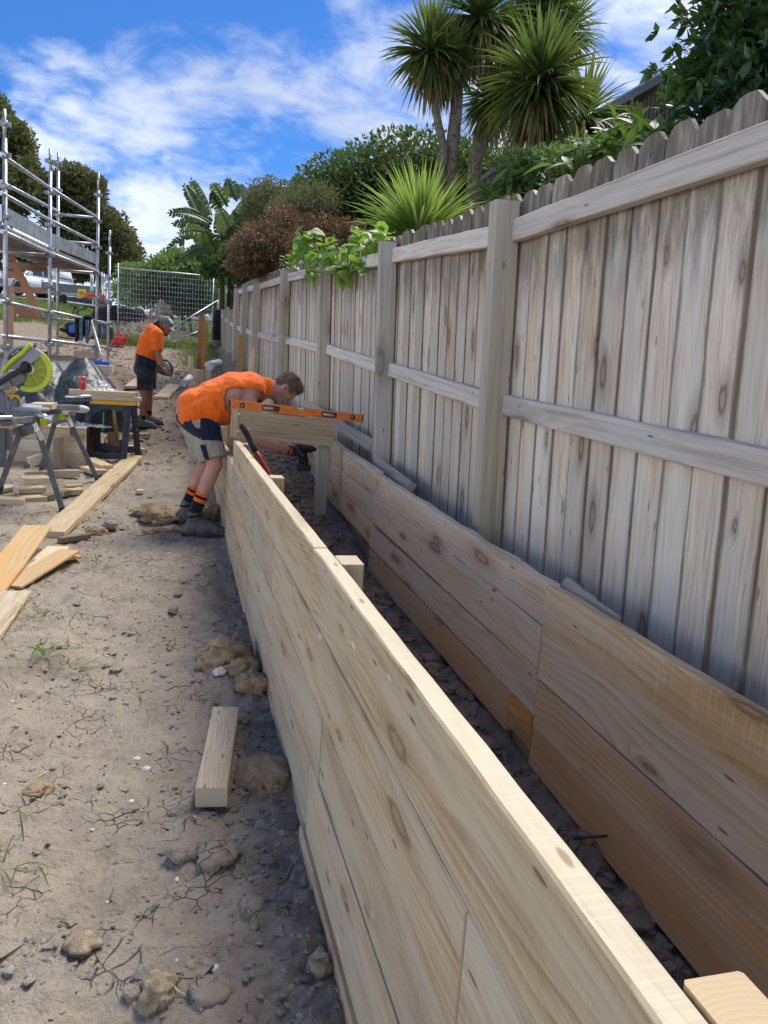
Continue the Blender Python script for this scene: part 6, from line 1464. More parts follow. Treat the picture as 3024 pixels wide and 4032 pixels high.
leafy('shrub','dark low shrub at the foot of the banana plant above the fence','shrub',[pxblob(z6,500,730,90,60,17.6,.7),pxblob(z6,590,700,110,80,17.2,.7),pxblob(z6,420,760,60,40,17.9,.5),pxblob(z6,690,790,120,70,17.0,.6),pxblob(z6,800,770,110,60,16.5,.6)],7000,.12,.05,L_HEDGE,(1.5,17.5,2.0),.04,nc=90,clump=.3)
# --- vine over the fence top
lobed=([0,.08,.22,.34,.5,.62,.78,1],[.05,.26,.40,.22,.33,.28,.12,.0]); vm=[leaf_mesh('leaf',lobed,L_VINE,f,c,7) for f,c in ((.15,.1),(.3,.25),(.1,.4))]
vn=thing('climbing_vine','bright green leafy vine tumbling over the fence top beside the flax clump','vine',tuple(at(*z6(1300,640),7.0)))
r=np.random.default_rng(21); path=[((1010,690),8.7,50,40),((1100,620),8.3,70,70),((1190,660),7.9,70,60),((1270,600),7.5,70,50),((1300,700),7.4,50,60),((1420,650),6.7,80,60),((1500,610),6.4,70,60),((1560,560),6.1,70,60),((1390,770),6.6,40,40),((1530,730),6.2,60,50),((1160,800),7.9,25,35),((1080,540),8.3,50,60),((1150,490),8.2,40,35),((1640,520),5.8,50,40),((1500,500),6.6,60,40)]
for k in range(290):
    (c,Y,sx_,sy_)=path[k%len(path)]; p=at(*z6(c[0]+r.normal(0,sx_*.62),c[1]+r.normal(0,sy_*.55)),Y+r.normal(0,.12)-.05)
    d=V3(r.normal(-.3,.7),-.8+r.normal(0,.5),r.normal(-.25,.6)); place_leaf(vm[k%3],vn,p,d,.115*(.6+.8*r.random()))
for q in range(7):
    pts=[]
    for s_ in range(6):
        (c,Y,_,_)=path[(q*2+s_)%13]; pts.append(at(*z6(c[0]+r.normal(0,25),c[1]+r.normal(0,20)),Y+.05))
    pts=sorted(pts,key=lambda a:a[1]); m=MB(); m.tube(pts,.006,5); m.build('stem',L_VINE,vn)
# --- ginger thicket: leafy canes and dry seed spikes
ging=([0,.1,.3,.6,.85,1],[.02,.10,.165,.14,.06,.0]); gmsh=[leaf_mesh('leaf',ging,L_GINGER,f,c) for f,c in ((.2,.15),(.3,.4),(.15,.65))]
r=np.random.default_rng(33)
for gi,(c,Y,nn,lb) in enumerate((((1060,520),6.9,46,'clump of broad green ginger leaves in front of the house wall'),((1170,560),6.2,40,'clump of ginger leaves beside the dark broadleaf tree'),((930,620),7.3,46,'low dark clump of ginger leaves right of the nearest cabbage trunk'),((790,720),7.9,46,'clump of ginger leaves at the foot of the nearest cabbage tree'),((540,830),8.6,40,'shrubby ginger leaves beside the flax clump under the stair rail'))):
    t=thing('ginger_plant',lb,'plant',tuple(at(*z7(*c),Y)-V3(0,0,.6)),0,'ginger plants behind the fence')
    for k in range(nn):
        p=at(*z7(c[0]+r.normal(0,55),c[1]+35+r.normal(0,48)),Y+r.normal(0,.25)); place_leaf(gmsh[k%3],t,p,V3(r.normal(0,1),r.normal(-.3,.7),r.normal(.15,.6)),.25*(.6+.6*r.random()))
    for k in range(5):
        a=at(*z7(c[0]+r.normal(0,50),c[1]+120),Y); b=at(*z7(c[0]+r.normal(0,60),c[1]-30),Y+.1); m=MB(); m.tube([a,(a+b)/2+r.normal(0,.03,3),b],[.012,.011,.006],6); m.build('cane',L_GINGER,t)
    V,F=None,None
for gi,(x,y,h,Y) in enumerate(((865,575,120,7.0),(1072,490,130,6.7),(1112,500,110,6.5),(823,715,75,7.6),(725,725,90,7.8),(1003,590,90,7.0),(385,690,110,10.2))):
    a=at(*z7(x,y+h/2),Y); b=at(*z7(x+4,y-h/2),Y); n=150; tt=r.random(n); ph=r.random(n)*6.28; P_=a+(b-a)*tt[:,None]; D_=np.stack([np.cos(ph),np.sin(ph),.55+0*ph],1); hh=np.linalg.norm(b-a)
    V,F=leaves(P_,D_,.13*hh*(1.1-.75*tt)+.006,.035*hh*(1.1-.5*tt)+.004); s_=thing('seed_spike',('dry ginger seed spike beside the large palm head','tall pale seed spike against the house wall','seed spike beside the dark tree, just right of the tall pale one','small seed spike low near the fence top','lowest pale seed spike left of the low ginger clump','dry seed spike directly under the house eave','dry seed spike left of the tall cabbage trunks')[gi],'seed spike',tuple(a),0,'ginger seed spikes')
    link('spikelets',npmesh('spikelets',V,F,L_SPIKE,False),s_); m=MB(); m.tube([a-V3(0,0,.35),a,b],[.01,.009,.004],6); m.build('stalk',L_GINGER,s_)
n=2600
bls=[pxblob(z7,700,740,170,90,8.6,.5),pxblob(z7,900,700,200,70,8.0,.5),pxblob(z7,1050,650,170,50,7.2,.5),pxblob(z7,560,830,110,50,8.9,.4),pxblob(z7,1180,600,90,50,6.4,.4)]
leafy('shrub','dense dark green shrubbery filling in along the back of the fence','shrub',bls,5200,.085,.045,L_BUSH,(2.9,8.2,1.2),.03,nc=120,clump=.25)
# --- light bushes beyond the site gate, trees on the left skyline
leafy('bush','light green leafy bush beyond the site fence panel, rounded taller one','bush',[pxblob(z6,230,700,170,60,28,2),pxblob(z6,120,790,190,100,27.5,2),pxblob(z6,340,800,120,120,27,1.5),pxblob(z6,-120,800,130,70,28,1.5)],11000,.16,.06,L_BUSH,(-.3,27.5,2.0),.08,nc=130,clump=.25)
leafy('bush','dense leafy thicket filling the ground behind the site fence panel','bush',[pxblob(z6,120,900,240,110,29,2),pxblob(z6,380,880,150,150,28.5,2),pxblob(z6,480,760,130,130,28,1.5),pxblob(z6,-150,930,160,90,30,2),pxblob(z6,300,1000,260,80,27.8,1),pxblob(z6,150,1010,260,60,26.8,1),pxblob(z6,420,980,90,90,26.6,.8)],13000,.16,.06,L_BUSH,(.4,28.5,2.2),.06,nc=200,clump=.3)
leafy('bush','low shaded bush behind the lower half of the site fence panel','bush',[pxblob(z6,330,930,130,110,26.2,.9),pxblob(z6,180,900,190,60,26.5,.9),pxblob(z6,10,920,120,60,26.5,.9)],5500,.14,.05,L_HEDGE,(.2,26.3,2.0),.05,nc=90,clump=.25)
tb=lambda lb,bs,mt,n,X,Y,gr: leafy('tree',lb,'tree',bs,n,.34,.15,mt,(X,Y,float(base_z(Y))),.22,gr,.35,.24,210,limbs=14)
ZP=lambda cx,cy,rx,ry,Y,dep=2.5: pxblob(zk,cx,cy,rx,ry,Y,dep)
tb('tall brown green tree at the far left behind the scaffold',[ZP(70,430,200,260,56),ZP(170,380,150,180,56),ZP(20,150,90,160,57),ZP(240,800,160,180,55),ZP(60,850,220,260,56),ZP(300,640,90,90,56)],L_TREE_B,15000,-14,56,'trees on the left skyline')
tb('brownish tree in the middle of the left skyline seen through the scaffold top bay',[ZP(680,750,190,140,58),ZP(560,900,170,200,58),ZP(800,950,180,200,58),ZP(650,1120,260,240,58),ZP(900,780,80,60,58)],L_TREE,15000,-9.5,58,'trees on the left skyline')
tb('lower rounded tree at the right end of the left skyline above the site fence',[ZP(1060,1260,180,220,60),ZP(960,1150,130,170,60),ZP(1180,1420,140,170,60),ZP(1000,1500,230,130,60)],L_TREE,12000,-6,60,'trees on the left skyline')
tb('dark spreading tree under the scaffold deck behind the ute',[ZP(300,1480,300,110,62),ZP(700,1540,330,120,62),ZP(100,1450,160,130,62)],L_TREE_B,9000,-10,62,'trees on the left skyline')
# rough grass on the rise
def blades(name,pts,L,w,mat,parent=None,lean_=.45):
    n=len(pts); d=unit(np.stack([rng.normal(0,lean_,n),rng.normal(0,lean_,n),np.ones(n)],1)); s=unit(np.cross(d,rng.normal(size=(n,3)))); L=np.broadcast_to(L,(n,))[:,None]*(.5+rng.random((n,1)))
    bend=np.stack([rng.normal(0,.35,n),rng.normal(0,.35,n),-.15*np.ones(n)],1)*L
    V=np.stack([pts-s*w/2,pts+s*w/2,pts+d*L*.6+s*w*.35,pts+d*L*.6-s*w*.35,pts+d*L+bend],1).reshape(-1,3); b=np.arange(n)[:,None]*5
    F=np.concatenate([np.concatenate([b,b+1,b+2],1),np.concatenate([b,b+2,b+3],1),np.concatenate([b+3,b+2,b+4],1)]); return link(name,npmesh(name,V,F,mat,False),parent)
n=26000; gx=rng.uniform(-22,5,n); gy=26+rng.random(n)**1.3*15; ok=~((gx>-4.5)&(gy<27.5)&(gx<-.5)); gx=gx[ok];gy=gy[ok]
tag(blades('field_grass',np.stack([gx,gy,ground_smooth(gx,gy)],1),.22,.03,L_GRASS),kind='stuff')
n=5000; gx=rng.uniform(-2.2,1.2,n); gy=rng.uniform(23.0,27,n)
tag(blades('verge_grass',np.stack([gx,gy,ground_smooth(gx,gy)-.02],1),.30,.018,L_GRASS),kind='stuff')
n=2600; gx=rng.normal(.55,.28,n); gy=rng.uniform(17.5,23.5,n)
tag(blades('bank_grass',np.stack([gx,gy,trench_z(gy)+.0],1),.13,.012,L_GRASS),kind='stuff')
# --- neighbouring house and stair rail glimpsed through the plants
hs=thing('house','neighbouring house with dark gutter and vertical brown boards behind the ginger','house',tuple(S7(1100,560,13)-V3(0,0,2)))
e0=S7(930,500,13.6); e1=S7(1300,290,11.5); e0[2]=e0[2]; 
m=MB(); m.bar(e0,e1,.14,.14); m.build('gutter',CARGREY,hs,.01); m=MB(); m.bar(e0+V3(.2,.2,.10),e1+V3(.2,.2,.10),.5,.03); m.build('roof',GALV_D,hs)
wb_=plain('brown_cladding',(.12,.10,.085),.8,0,.3,.15,6,.2)
for k in range(22):
    t_=k/22; p=e0+(e1-e0)*(t_+.02); m=MB(); m.box(p+V3(.15,.15,-1.55),(.165,.06,2.95)); m.build('cladding_board',wb_,hs,.006)
m=MB(); m.box((e0+e1)/2+V3(.45,.4,-1.4),(.3,.3,3)); m.build('wall',wb_,hs)
bs=thing('stair_rail','sloping stair balustrade with dark handrail behind the cabbage tree trunks','balustrade',tuple(S7(500,800,13)-V3(0,0,.5)))
a=S7(415,780,13); b=S7(610,650,12.4); ww=plain('white_balcony',(.6,.6,.6),.6)
m=MB(); m.bar(a,b,.09,.07); m.build('handrail',CARGREY,bs); m=MB(); m.bar(a+V3(.03,.03,-.12),b+V3(.03,.03,-.12),.04,.07); m.build('under_rail',ww,bs)
for k in range(14):
    p=a+(b-a)*(k+.5)/14; m=MB(); m.bar(p+V3(0,0,-.85),p+V3(0,0,-.03),.025,.025,up=(0,1,0)); m.build('baluster',CARGREY,bs)
m=MB(); m.bar(a+V3(0,0,-.9),b+V3(0,0,-.9),.05,.06); m.build('bottom_rail',CARGREY,bs)
# ------------------------------------------------------------------ temporary site fence
gt=thing('site_fence_panel','galvanised mesh site fence panel standing across the far end of the path','site fence',tuple(at(360,740,23.8)))
TL,TR,BLp,BR=at(255,578,23.8),at(461,597,23.8),at(255,738,23.8),at(458,751,23.8)
for nm,p,q in (('frame_tube',TL+V3(0,0,.12),BLp),('frame_tube',TR,BR),('frame_tube',TL,TR),('frame_tube',BLp,BR)):
    m=MB(); m.tube([p,q],.021,10); m.build(nm,GALV,gt)
m=MB()
for k in range(1,32):
    t_=k/32; m.tube([TL+(TR-TL)*t_,BLp+(BR-BLp)*t_],.0028,4,False)
for k in range(1,15):
    t_=k/15; m.tube([TL+(BLp-TL)*t_,TR+(BR-TR)*t_],.0028,4,False)
o=m.build('wire_mesh',GALV,gt)
g2=thing('site_fence_panel','second site fence panel lying tilted with fine green netting beside the wrapped post','site fence',tuple(at(*z4(600,650),22)))
A=at(*z4(500,525),21.6); B=at(*z4(1190,108),22.6); Cq=at(*z4(1125,440),22.4); Dq=at(*z4(590,650),21.6); Eq=at(*z4(1185,230),22.5)
for p,q in ((A,B),(Dq,Cq),(B,Eq),(A,Dq)):
    m=MB(); m.tube([p,q],.020,10); m.build('frame_tube',GALV,g2)
m=MB()
for k in range(1,36): t_=k/36; m.tube([A+(B-A)*t_,Dq+(Cq-Dq)*t_],.0022,4,False)
for k in range(1,16): t_=k/16; m.tube([A+(Dq-A)*t_,B+(Cq-B)*t_],.0022,4,False)
m.build('netting',plain('green_net',(.16,.22,.19),.7),g2)
t0=at(*z4(1172,240),22.9); t1=at(*z4(1170,735),22.9); wp=thing('wrapped_post','thick round fence post wrapped in black sheet at the end of the site fence','post',tuple(t1))
m=MB(); m.tube([t1,t0],.11,14); m.build('post',W_POLE,wp); m=MB(); m.tube([t1+(t0-t1)*.22,t0+V3(0,0,.02)],.118,14); m.build('wrap',BLACKC,wp)
# ------------------------------------------------------------------ tool table, bags, cans, hose
def zL(x,y,Y): return at(*zl(x,y),Y)
TY=27; tt=thing('tool_table','trestle table loaded with tool boxes on the grass rise','table',tuple(zL(980,700,TY)))
a=zL(745,528,TY); b=zL(1262,600,TY); m=MB(); m.bar(a,b,.75,.05); m.build('table_top',GALV,tt,.01)
for x in (820,1100):
    for dx in (-.30,.30):
        p=zL(x,560,TY); g=float(ground_smooth(p[0]+dx,TY)); m=MB(); m.tube([p+V3(0,0,-.02),p+V3(dx*.5,.1,-.45),V3(p[0]+dx,TY+.1,g-.05)],.02,8); m.build('leg',BLACKP,tt)
m=MB(); m.tube([zL(815,640,TY),zL(930,590,TY)],.015,6); m.build('strut',BLACKP,tt)
tp=(b-a)
def boxon(nm,lb,cat,x0,x1,y0,y1,mt,dy=.0,dep=.35,bev=.03):
    p=zL(x0,y1,TY+dy); q=zL(x1,y1,TY+dy); h=zL(x0,y0,TY+dy); w=np.linalg.norm(q-p); hh=np.linalg.norm(h-p); c=(p+q)/2+V3(0,0,hh/2)
    t=thing(nm,lb,cat,tuple((p+q)/2)); m=MB(); m.box(c,(w,dep,hh)); m.build('case',mt,t,bev)
    m=MB(); m.tube([c+V3(-w*.22,0,hh*.48),c+V3(-w*.2,0,hh*.62),c+V3(w*.2,0,hh*.62),c+V3(w*.22,0,hh*.48)],.014,6); m.build('handle',BLACKP,t)
    m=MB(); m.box(c+V3(0,-dep*.5,hh*.12),(w*.5,.03,.03)); m.build('latch',BLACKP,t); return t
boxon('tool_case','upright amber yellow tool case on the tool table','tool case',848,935,385,500,YELP,.1,.2)
boxon('tool_case','long orange red tool case on the right of the tool table','tool case',930,1140,435,502,ORANGEB,.15,.3)
boxon('tool_bag','rounded navy tool bag in front of the amber case','tool bag',885,980,478,548,NAVYP,-.2,.25,.05)
boxon('tool_case','low black tool tray at the left end of the tool table','tool tray',735,885,480,540,BLACKP,-.1,.3)
boxon('tool_case','low dark tool tray at the right end of the tool table','tool tray',1020,1215,510,575,CARGREY,-.15,.3)
def soft(nm,lb,cat,prims,mt,vox=.02): 
    o=blob(nm,prims,mt,None,vox,3); wrinkle(o,.02,7,3); return tag(o,lb,cat)
# jacket over the scaffold ledger
jp=[zL(840,700,13.2),zL(985,728,13.3)]; jk=thing('jacket','dark jacket with pale blue stripes hung over the lower scaffold ledger','jacket',tuple(jp[0]))
def drape(nm,x0,x1,yt,yb,mt,off,seed,n=18,amp=.03):
    r=np.random.default_rng(seed); V=[];F=[]; rows=10
    for i in range(rows+1):
        for j in range(n+1):
            u=j/n; t_=i/rows; x=x0+(x1-x0)*u*(1-.12*t_)+18*t_*math.sin(u*3); top=yt+ (x-820)*.17; bot=yb+24*math.sin(u*9+seed)+30*math.sin(u*4+1); y=top+(bot-top)*t_
            V.append(zL(x,y,13.16-off+amp*math.sin(u*19+seed)*min(1,t_*3)))
    for i in range(rows):
        for j in range(n): q=i*(n+1)+j; F.append((q,q+1,q+n+2,q+n+1))
    o=link(nm,npmesh(nm,np.array(V),np.array(F),mt),jk); s=o.modifiers.new('s','SOLIDIFY'); s.thickness=.02; return o
drape('body',815,985,690,905,BLACKC,0,1); drape('sleeve',868,900,688,930,BLUEC,.05,3,6,.01); drape('sleeve',930,968,700,935,BLUEC,.05,5,6,.01)
jc=blob('hood',[('e',zL(958,695,13.2),(.07,.06,.05)),('e',zL(935,700,13.2),(.06,.06,.04))],BLACKC,jk,.015,2)
soft('backpack','black backpack slumped on the dirt left of the hung jacket','bag',[('c',zL(770,790,24),zL(790,830,24),.16,.2),('e',zL(745,830,24),(.25,.2,.08))],BLACKC)
m=MB(); c=zL(785,818,23.6); m.box(c,(.16,.1,.2)); tag(m.build('bottle_pouch',BLUEP,None,.03),'small bright blue pouch on the slumped backpack','pouch')
c=zL(1075,820,21.5); bx=thing('tool_bin','square black bin standing behind the scaffold end post','bin',tuple(c)); m=MB(); m.box(c+V3(0,0,-.02),(.24,.24,.42)); m.build('case',BLACKP,bx,.03); m=MB(); m.box(c+V3(0,0,.21),(.27,.27,.04)); m.build('lid',CARGREY,bx,.02)
c=zL(1168,835,20.5); gc=thing('gas_bottle','dark teal round container with a collar beside the black bin','container',tuple(c)); m=MB(); m.lathe([(.06,-.22),(.13,-.21),(.145,-.17),(.145,.06),(.12,.12),(.06,.15)],Matrix.Translation(Vector(c)),20); m.build('tank',plain('teal_paint',(.012,.05,.06),.4),gc)
m=MB(); m.lathe([(.075,.14),(.08,.14),(.08,.21),(.075,.21)],Matrix.Translation(Vector(c)),16); m.build('collar',BLACKP,gc)
c=atg(*zl(1290,1000)); fcn=thing('fuel_can','red plastic fuel can lying on the dirt in front of the site fence','fuel can',tuple(c))
s_=np.linalg.norm(c)/F_PX/2.765
m=MB(); m.box(c+V3(0,0,.13),(120*s_,.30,.22)); m.build('tank',REDP,fcn,.05); m=MB(); m.box(c+V3(60*s_,0,.20),(60*s_,.2,.16)); m.build('shoulder',REDP,fcn,.04); m=MB(); m.tube([c+V3(-.1,0,.24),c+V3(-.06,0,.33),c+V3(.06,0,.33),c+V3(.1,0,.24)],.022,8); m.build('handle',REDP,fcn); m=MB(); m.tube([c+V3(.2,0,.26),c+V3(.22,0,.31)],.04,10); m.build('cap',BLACKP,fcn)
def cord(lb,pts,mt,r=.015,nm='power_lead'):
    P=[atg(*zl(x,y),lift=-.0)+V3(0,0,r) for (x,y) in pts]; m=MB(); m.tube(P,r,6); tag(m.build(nm,mt),lb,'cord')
cord('yellow cord trailing across the dirt left of the red fuel can',[(1070,975),(1100,950),(1140,935),(1200,925)],YELP)
cord('amber cord coiled on the dirt behind the scaffold',[(640,905),(690,895),(730,912),(780,905),(805,912)],YELP,.02)
cord('red lead curling beside the scaffold foot',[(1165,1050),(1190,1020),(1175,1000),(1210,985),(1230,1000)],REDP,.015)
# spoil heap with black pipe and stump by the site fence
hp=at(*zl(1380,860),25.2); hz=float(ground_smooth(hp[0],25.2))
tag(link('spoil_heap',heap('spoil_heap',S_CLAY,hp[0]+.2,25.4,2.1,1.2,hz-.1,lambda X,Y:.95*np.clip(1-np.hypot(X,Y),0,1)**.7,80,.22)),'heap of excavated clay lumps behind the site fence panel','dirt heap')
P0=at(*zl(1300,640),25.2); m=MB()
for k in range(4):
    m.tube([P0+V3(.78*math.cos(a)*(1-.06*k),.35*math.sin(a),.10*k-.22+.05*math.sin(3*a)) for a in np.linspace(0,6.1,22)],.075,8)
tag(m.build('pipe_coil',RUBBER),'coil of thick black drainage pipe on top of the clay heap','pipe coil')
c=at(*z4(480,200),25.6); 
def rock(name,c,size,mt,seed,label=None,cat=None,group=None,sub=3,rough=.28,parent=None,rot=0,freq=1.0):
    bm=bmesh.new(); bmesh.ops.create_icosphere(bm,subdivisions=sub,radius=1.0); off=Vector((seed*7.3,seed*3.1,seed*1.7))
    for v in bm.verts:
        n=v.co.normalized(); k=1+rough*mnoise.noise(n*1.5*freq+off)+rough*.6*mnoise.noise(n*3.7*freq+off)+rough*.35*abs(mnoise.noise(n*9*freq+off))
        v.co=Vector((n.x*k*size[0],n.y*k*size[1],max(n.z*k,-.45)*size[2]))
    bmesh.ops.rotate(bm,verts=bm.verts,cent=(0,0,0),matrix=Matrix.Rotation(rot,3,'Z'))
    me=bpy.data.meshes.new(name); bm.to_mesh(me); bm.free(); me.materials.append(mt)
    if sub>2 and mt is not S_STONE: me.polygons.foreach_set('use_smooth',[True]*len(me.polygons))
    o=link(name,me); o.location=Vector(c); return tag(o,label,cat,group)
rock('stump',c+V3(0,0,-.12),(.22,.18,.26),W_POLE,4,'weathered grey stump behind the site fence mesh','stump',None,4,.5)
c=atg(*z4(150,600)); m=MB(); m.lathe([(.11,0),(.14,.28),(.145,.30)],Matrix.Translation(Vector(c)),18); tag(m.build('bucket',WHITEPL),'white bucket standing behind the worker in the cap','bucket')
# ------------------------------------------------------------------ timber lying about
def ground_board(lb,cat,u0,u1,w,t,mt,z0=0,z1=0,name='plank',side=1,group=None,lift=0.0,seg=6):
    """board lying on the ground: u0, u1 are its two ends on the edge nearest the viewer (pixels of the 1659 view)"""
    p=atg(*u0); q=atg(*u1); p=p+V3(0,0,z0+lift); q=q+V3(0,0,z1+lift); d=unit(q-p); s=V3(-d[1],d[0],0)*side
    me=plank_mesh(float(np.linalg.norm(q-p)),w,t,mt,seg,.0012,.004,None,random.randrange(999)); z=Vector(s); x=Vector(d)
    o=link(name,me,world=frame(p+V3(0,0,t/2),x,z)); return tag(o,lb,cat,group)
gb=ground_board
gb('long pale plank lying on the clay from the sawhorse foot towards the viewer','plank',(139,1160),(309,993),.19,.05,W_PINE,-.01,.0,side=1,lift=.0)
gb('orange stained board tilted across the end of the long plank','board',(12,1290),(112,1180),.19,.022,W_ORANGE,.02,.13,side=1)
gb('second orange edged board lying on the ground beneath the tilted one','board',(45,1277),(172,1207),.14,.02,W_ORANGE,.01,.04,side=1)
gb('thin pale board peeping out from behind the orange edged boards','board',(70,1262),(150,1192),.15,.018,W_FRESH,.005,.02,side=1)
gb('short pale strip between the orange boards','board',(110,1218),(178,1206),.10,.018,W_FRESH,.0,.0,side=1)
gb('wide pale grey board cut off by the left edge of the picture','board',(-30,1440),(68,1290),.30,.02,W_PINE,.02,.02,side=1)
gb('dark damp offcut lying on its side beside the clay lumps','offcut',(131,1174),(197,1164),.05,.04,W_DARK,0,0,side=1)
gb('thick pine block lying on the clay close to the wall','block',(491,1742),(515,1538),.0,.0,W_PINE) if False else None
b0=atz(421,1742,0.005); b1=atz(490,1741,0.005); b2=atz(514,1563,0.005); 
tb0=atz(419,1700,.062); wv=float(np.linalg.norm(b1-b0)); dd=unit(b2-b1)
blk=link('timber_block',plank_mesh(.60,wv,.064,W_PINE,6,.0008,.004,.0,77),world=frame(b0+V3(0,0,.030),Vector(dd),Vector(unit(b1-b0)))); 
tag(blk,'thick pine block lying alone on the cracked clay close to the wall','block')
# offcuts strewn around the saw stand
def offcut(lb,x0,y0,x1,y1,w,t,mt,lift=0,tilt=0,side=1,grp='sawn offcuts around the saw stand'):
    p=atg(*zg(x0,y0)); q=atg(*zg(x1,y1)); q=np.array([q[0],q[1],float(ground_smooth(q[0],q[1]))]) ; p=p+V3(0,0,lift); q=q+V3(0,0,lift+tilt); d=unit(q-p); s=V3(-d[1],d[0],0)*side
    o=link('offcut',plank_mesh(float(np.linalg.norm(q-p)),w,t,mt,3,.0008,.004,None,random.randrange(999)),world=frame(p+V3(0,0,t/2),Vector(d),Vector(s))); return tag(o,lb,'offcut',grp)
offcut('wide pale offcut topmost on the pile under the saw stand',262,1800,545,1785,.20,.05,W_FRESH,.105)
offcut('upper middle offcut directly under the wide topmost one',205,1850,500,1830,.20,.05,W_PINE,.052)
offcut('lowest offcut of the pile under the saw stand, greyed',262,1890,520,1870,.2,.05,W_PINE,.0)
offcut('pale offcut with a yellow sawn end lying left of the pile',-40,1900,262,1905,.14,.05,W_FRESH,.0)
offcut('dark offcut with a green painted mark right of the pile',530,1865,770,1800,.09,.055,W_DARK,.0)
offcut('short pale offcut lying behind the green marked one',690,1800,905,1790,.10,.05,W_PINE,.0)
offcut('thin pale strip furthest right of the offcut pile',725,1725,905,1712,.06,.03,W_PINE,.0)
offcut('long offcut lying along the foot of the low wall',275,1625,870,1600,.06,.075,W_PINE,.0)
offcut('tilted pale offcut leaning by the rear leg of the saw stand',870,1530,1020,1600,.16,.05,W_FRESH,.0,.02)
offcut('second tilted offcut behind the leaning pale one',905,1480,1095,1570,.14,.045,W_PINE,.05,.0)
offcut('long grey board slanting along the low wall behind the saw stand',330,1500,890,1390,.05,.11,W_GREYPINE,.0,.08)
offcut('board end jutting from the left under the saw stand legs',-60,1790,190,1740,.16,.04,W_PINE,.0)
offcut('small white sawn block alone on the clay right of the long plank',1480,1780,1553,1785,.09,.035,W_FRESH,0,0,1,None)
offcut('thick pine offcut lying flat just behind the sawhorse',1420,1185,1640,1180,.14,.07,W_PINE,.0,0,1,'offcuts behind the sawhorse')
offcut('broad pale board behind the sawhorse nearest the worker in the cap',1500,1340,1600,1335,.45,.05,W_FRESH,.0,0,1,'offcuts behind the sawhorse')
offcut('short upright looking offcut at the rear foot of the sawhorse',1505,1370,1560,1375,.05,.09,W_FRESH,.0,0,1,'offcuts behind the sawhorse')
# green dab of paint on the marked offcut
pm=atg(*zg(680,1822)); m=MB(); m.box(pm+V3(0,-.012,.03),(.03,.012,.022)); tag(m.build('paint_tag',MINT,None,.002),'bright green tag stapled to the dark offcut','tag')
# boards stacked near the standing worker, and one lying ahead of him
for k in range(4):
    p=atg(*zg(1352+46*k,650)); o=link('plank',plank_mesh(1.25,.15,.05,W_FRESH,3,.0008,.004,None,k),world=frame(p+V3(0,0,.05),(0.08,1,.10),(1,0,.04)))
    tag(o,('leftmost','second from left','third from left','rightmost')[k]+' of four fresh planks stacked behind the sawhorse','plank','fresh planks behind the sawhorse')
gb('short grey plank lying on the path ahead of the worker in the cap','plank',tuple(z4(540,1410)),tuple(z4(705,1240)),.26,.05,W_PINE,0,0,side=1)
m=MB(); c=atg(*z4(465,1395)); m.box(c+V3(0,-.02,.035),(.05,.01,.025)); tag(m.build('paint_tag',MINT,None,.002),'small green tag on the end of the short grey plank','tag')
# ------------------------------------------------------------------ clods, stones, chips, tufts
zq=zoomer(0,2900,1.2762); zr=zoomer(0,2000,1.5082)
def gr(u,v,l=0): return atz(u,v,l)
def clod(x,y,s,seed,lb,zm=zr,mt=S_CLOD,rough=.42,sub=4):
    p=gr(*zm(x,y)); return rock('clay_clod',(p[0],p[1],G(p[0],p[1])+s[2]*.22),s,mt,seed,lb,'clay lump',None,sub,rough,freq=1.2)
clod(1330,930,(.115,.15,.085),3,'largest ochre clay lump against the foot of the wall')
clod(1440,1000,(.075,.085,.06),5,'ochre lump overlapping the largest clay lump on the near side')
clod(1500,1105,(.075,.06,.05),8,'flat ochre clay lump just nearer than the largest one by the wall')
clod(1330,200,(.13,.08,.045),41,'small clay lump in front of the bent workers boot') if False else None
clod(1570,1600,(.095,.125,.05),9,'round flattened clay lump beside the pine block',rough=.22)
clod(960,105,(.16,.14,.075),12,'crumbled brown clay heap behind the heel of the bent worker',rough=.6)
clod(890,75,(.12,.1,.06),13,'second brown clay lump behind the bent workers heel',rough=.6)
clod(950,165,(.14,.07,.035),14,'low flat clay lump before the bent workers boot',rough=.5)
clod(575,155,(.085,.06,.05),15,'dark clay lump beside the damp offcut')
clod(1255,90,(.1,.09,.08),17,'dark clay lump between the bent workers toe and the wall',rough=.5)
st_=lambda x,y,s,seed,lb,mt=S_STONE,sub=2,rough=.35: (lambda p: rock('stone',(p[0],p[1],G(p[0],p[1])+s[2]*.3),s,mt,seed,lb,'stone',None,sub,rough))(gr(*zq(x,y)))
st_(895,365,(.026,.024,.02),1,'grey angular stone below the near end of the pine block')
st_(722,1195,(.027,.025,.024),2,'blue grey stone touching the tan stone near the bottom of the picture')
st_(785,1290,(.040,.045,.034),3,'rough tan stone beside the blue grey one near the bottom of the picture',S_TAN,4,.4)
st_(675,1290,(.024,.022,.014),4,'flat clay chunk left of the rough tan stone',S_CLAY,3,.3)
st_(920,600,(.045,.038,.022),6,'broad flat clay flake in the middle of the near ground',S_CLAY,3,.35)
st_(1085,620,(.06,.06,.03),7,'larger rounded clay flake between wall and near ground middle',S_CLAY,3,.4)
st_(735,140,(.017,.014,.009),8,'larger white shell chip on the clay left of the pine block',S_WHITE,2,.3)
st_(688,110,(.014,.012,.009),9,'smaller white chip next to the larger one left of the pine block',S_WHITE,2,.3)
st_(1087,1158,(.012,.014,.007),10,'white chip near the bottom of the wall',S_WHITE,2,.4)
st_(415,1055,(.04,.03,.016),11,'brown edged clay crust in the lower left',S_TAN,3,.4)
st_(1060,1310,(.045,.045,.022),12,'round clay flake at the bottom of the picture near the wall',S_CLAY,3,.35)
st_(1270,880,(.03,.03,.016),16,'small clay pancake close to the wall foot',S_CLAY,3,.3)
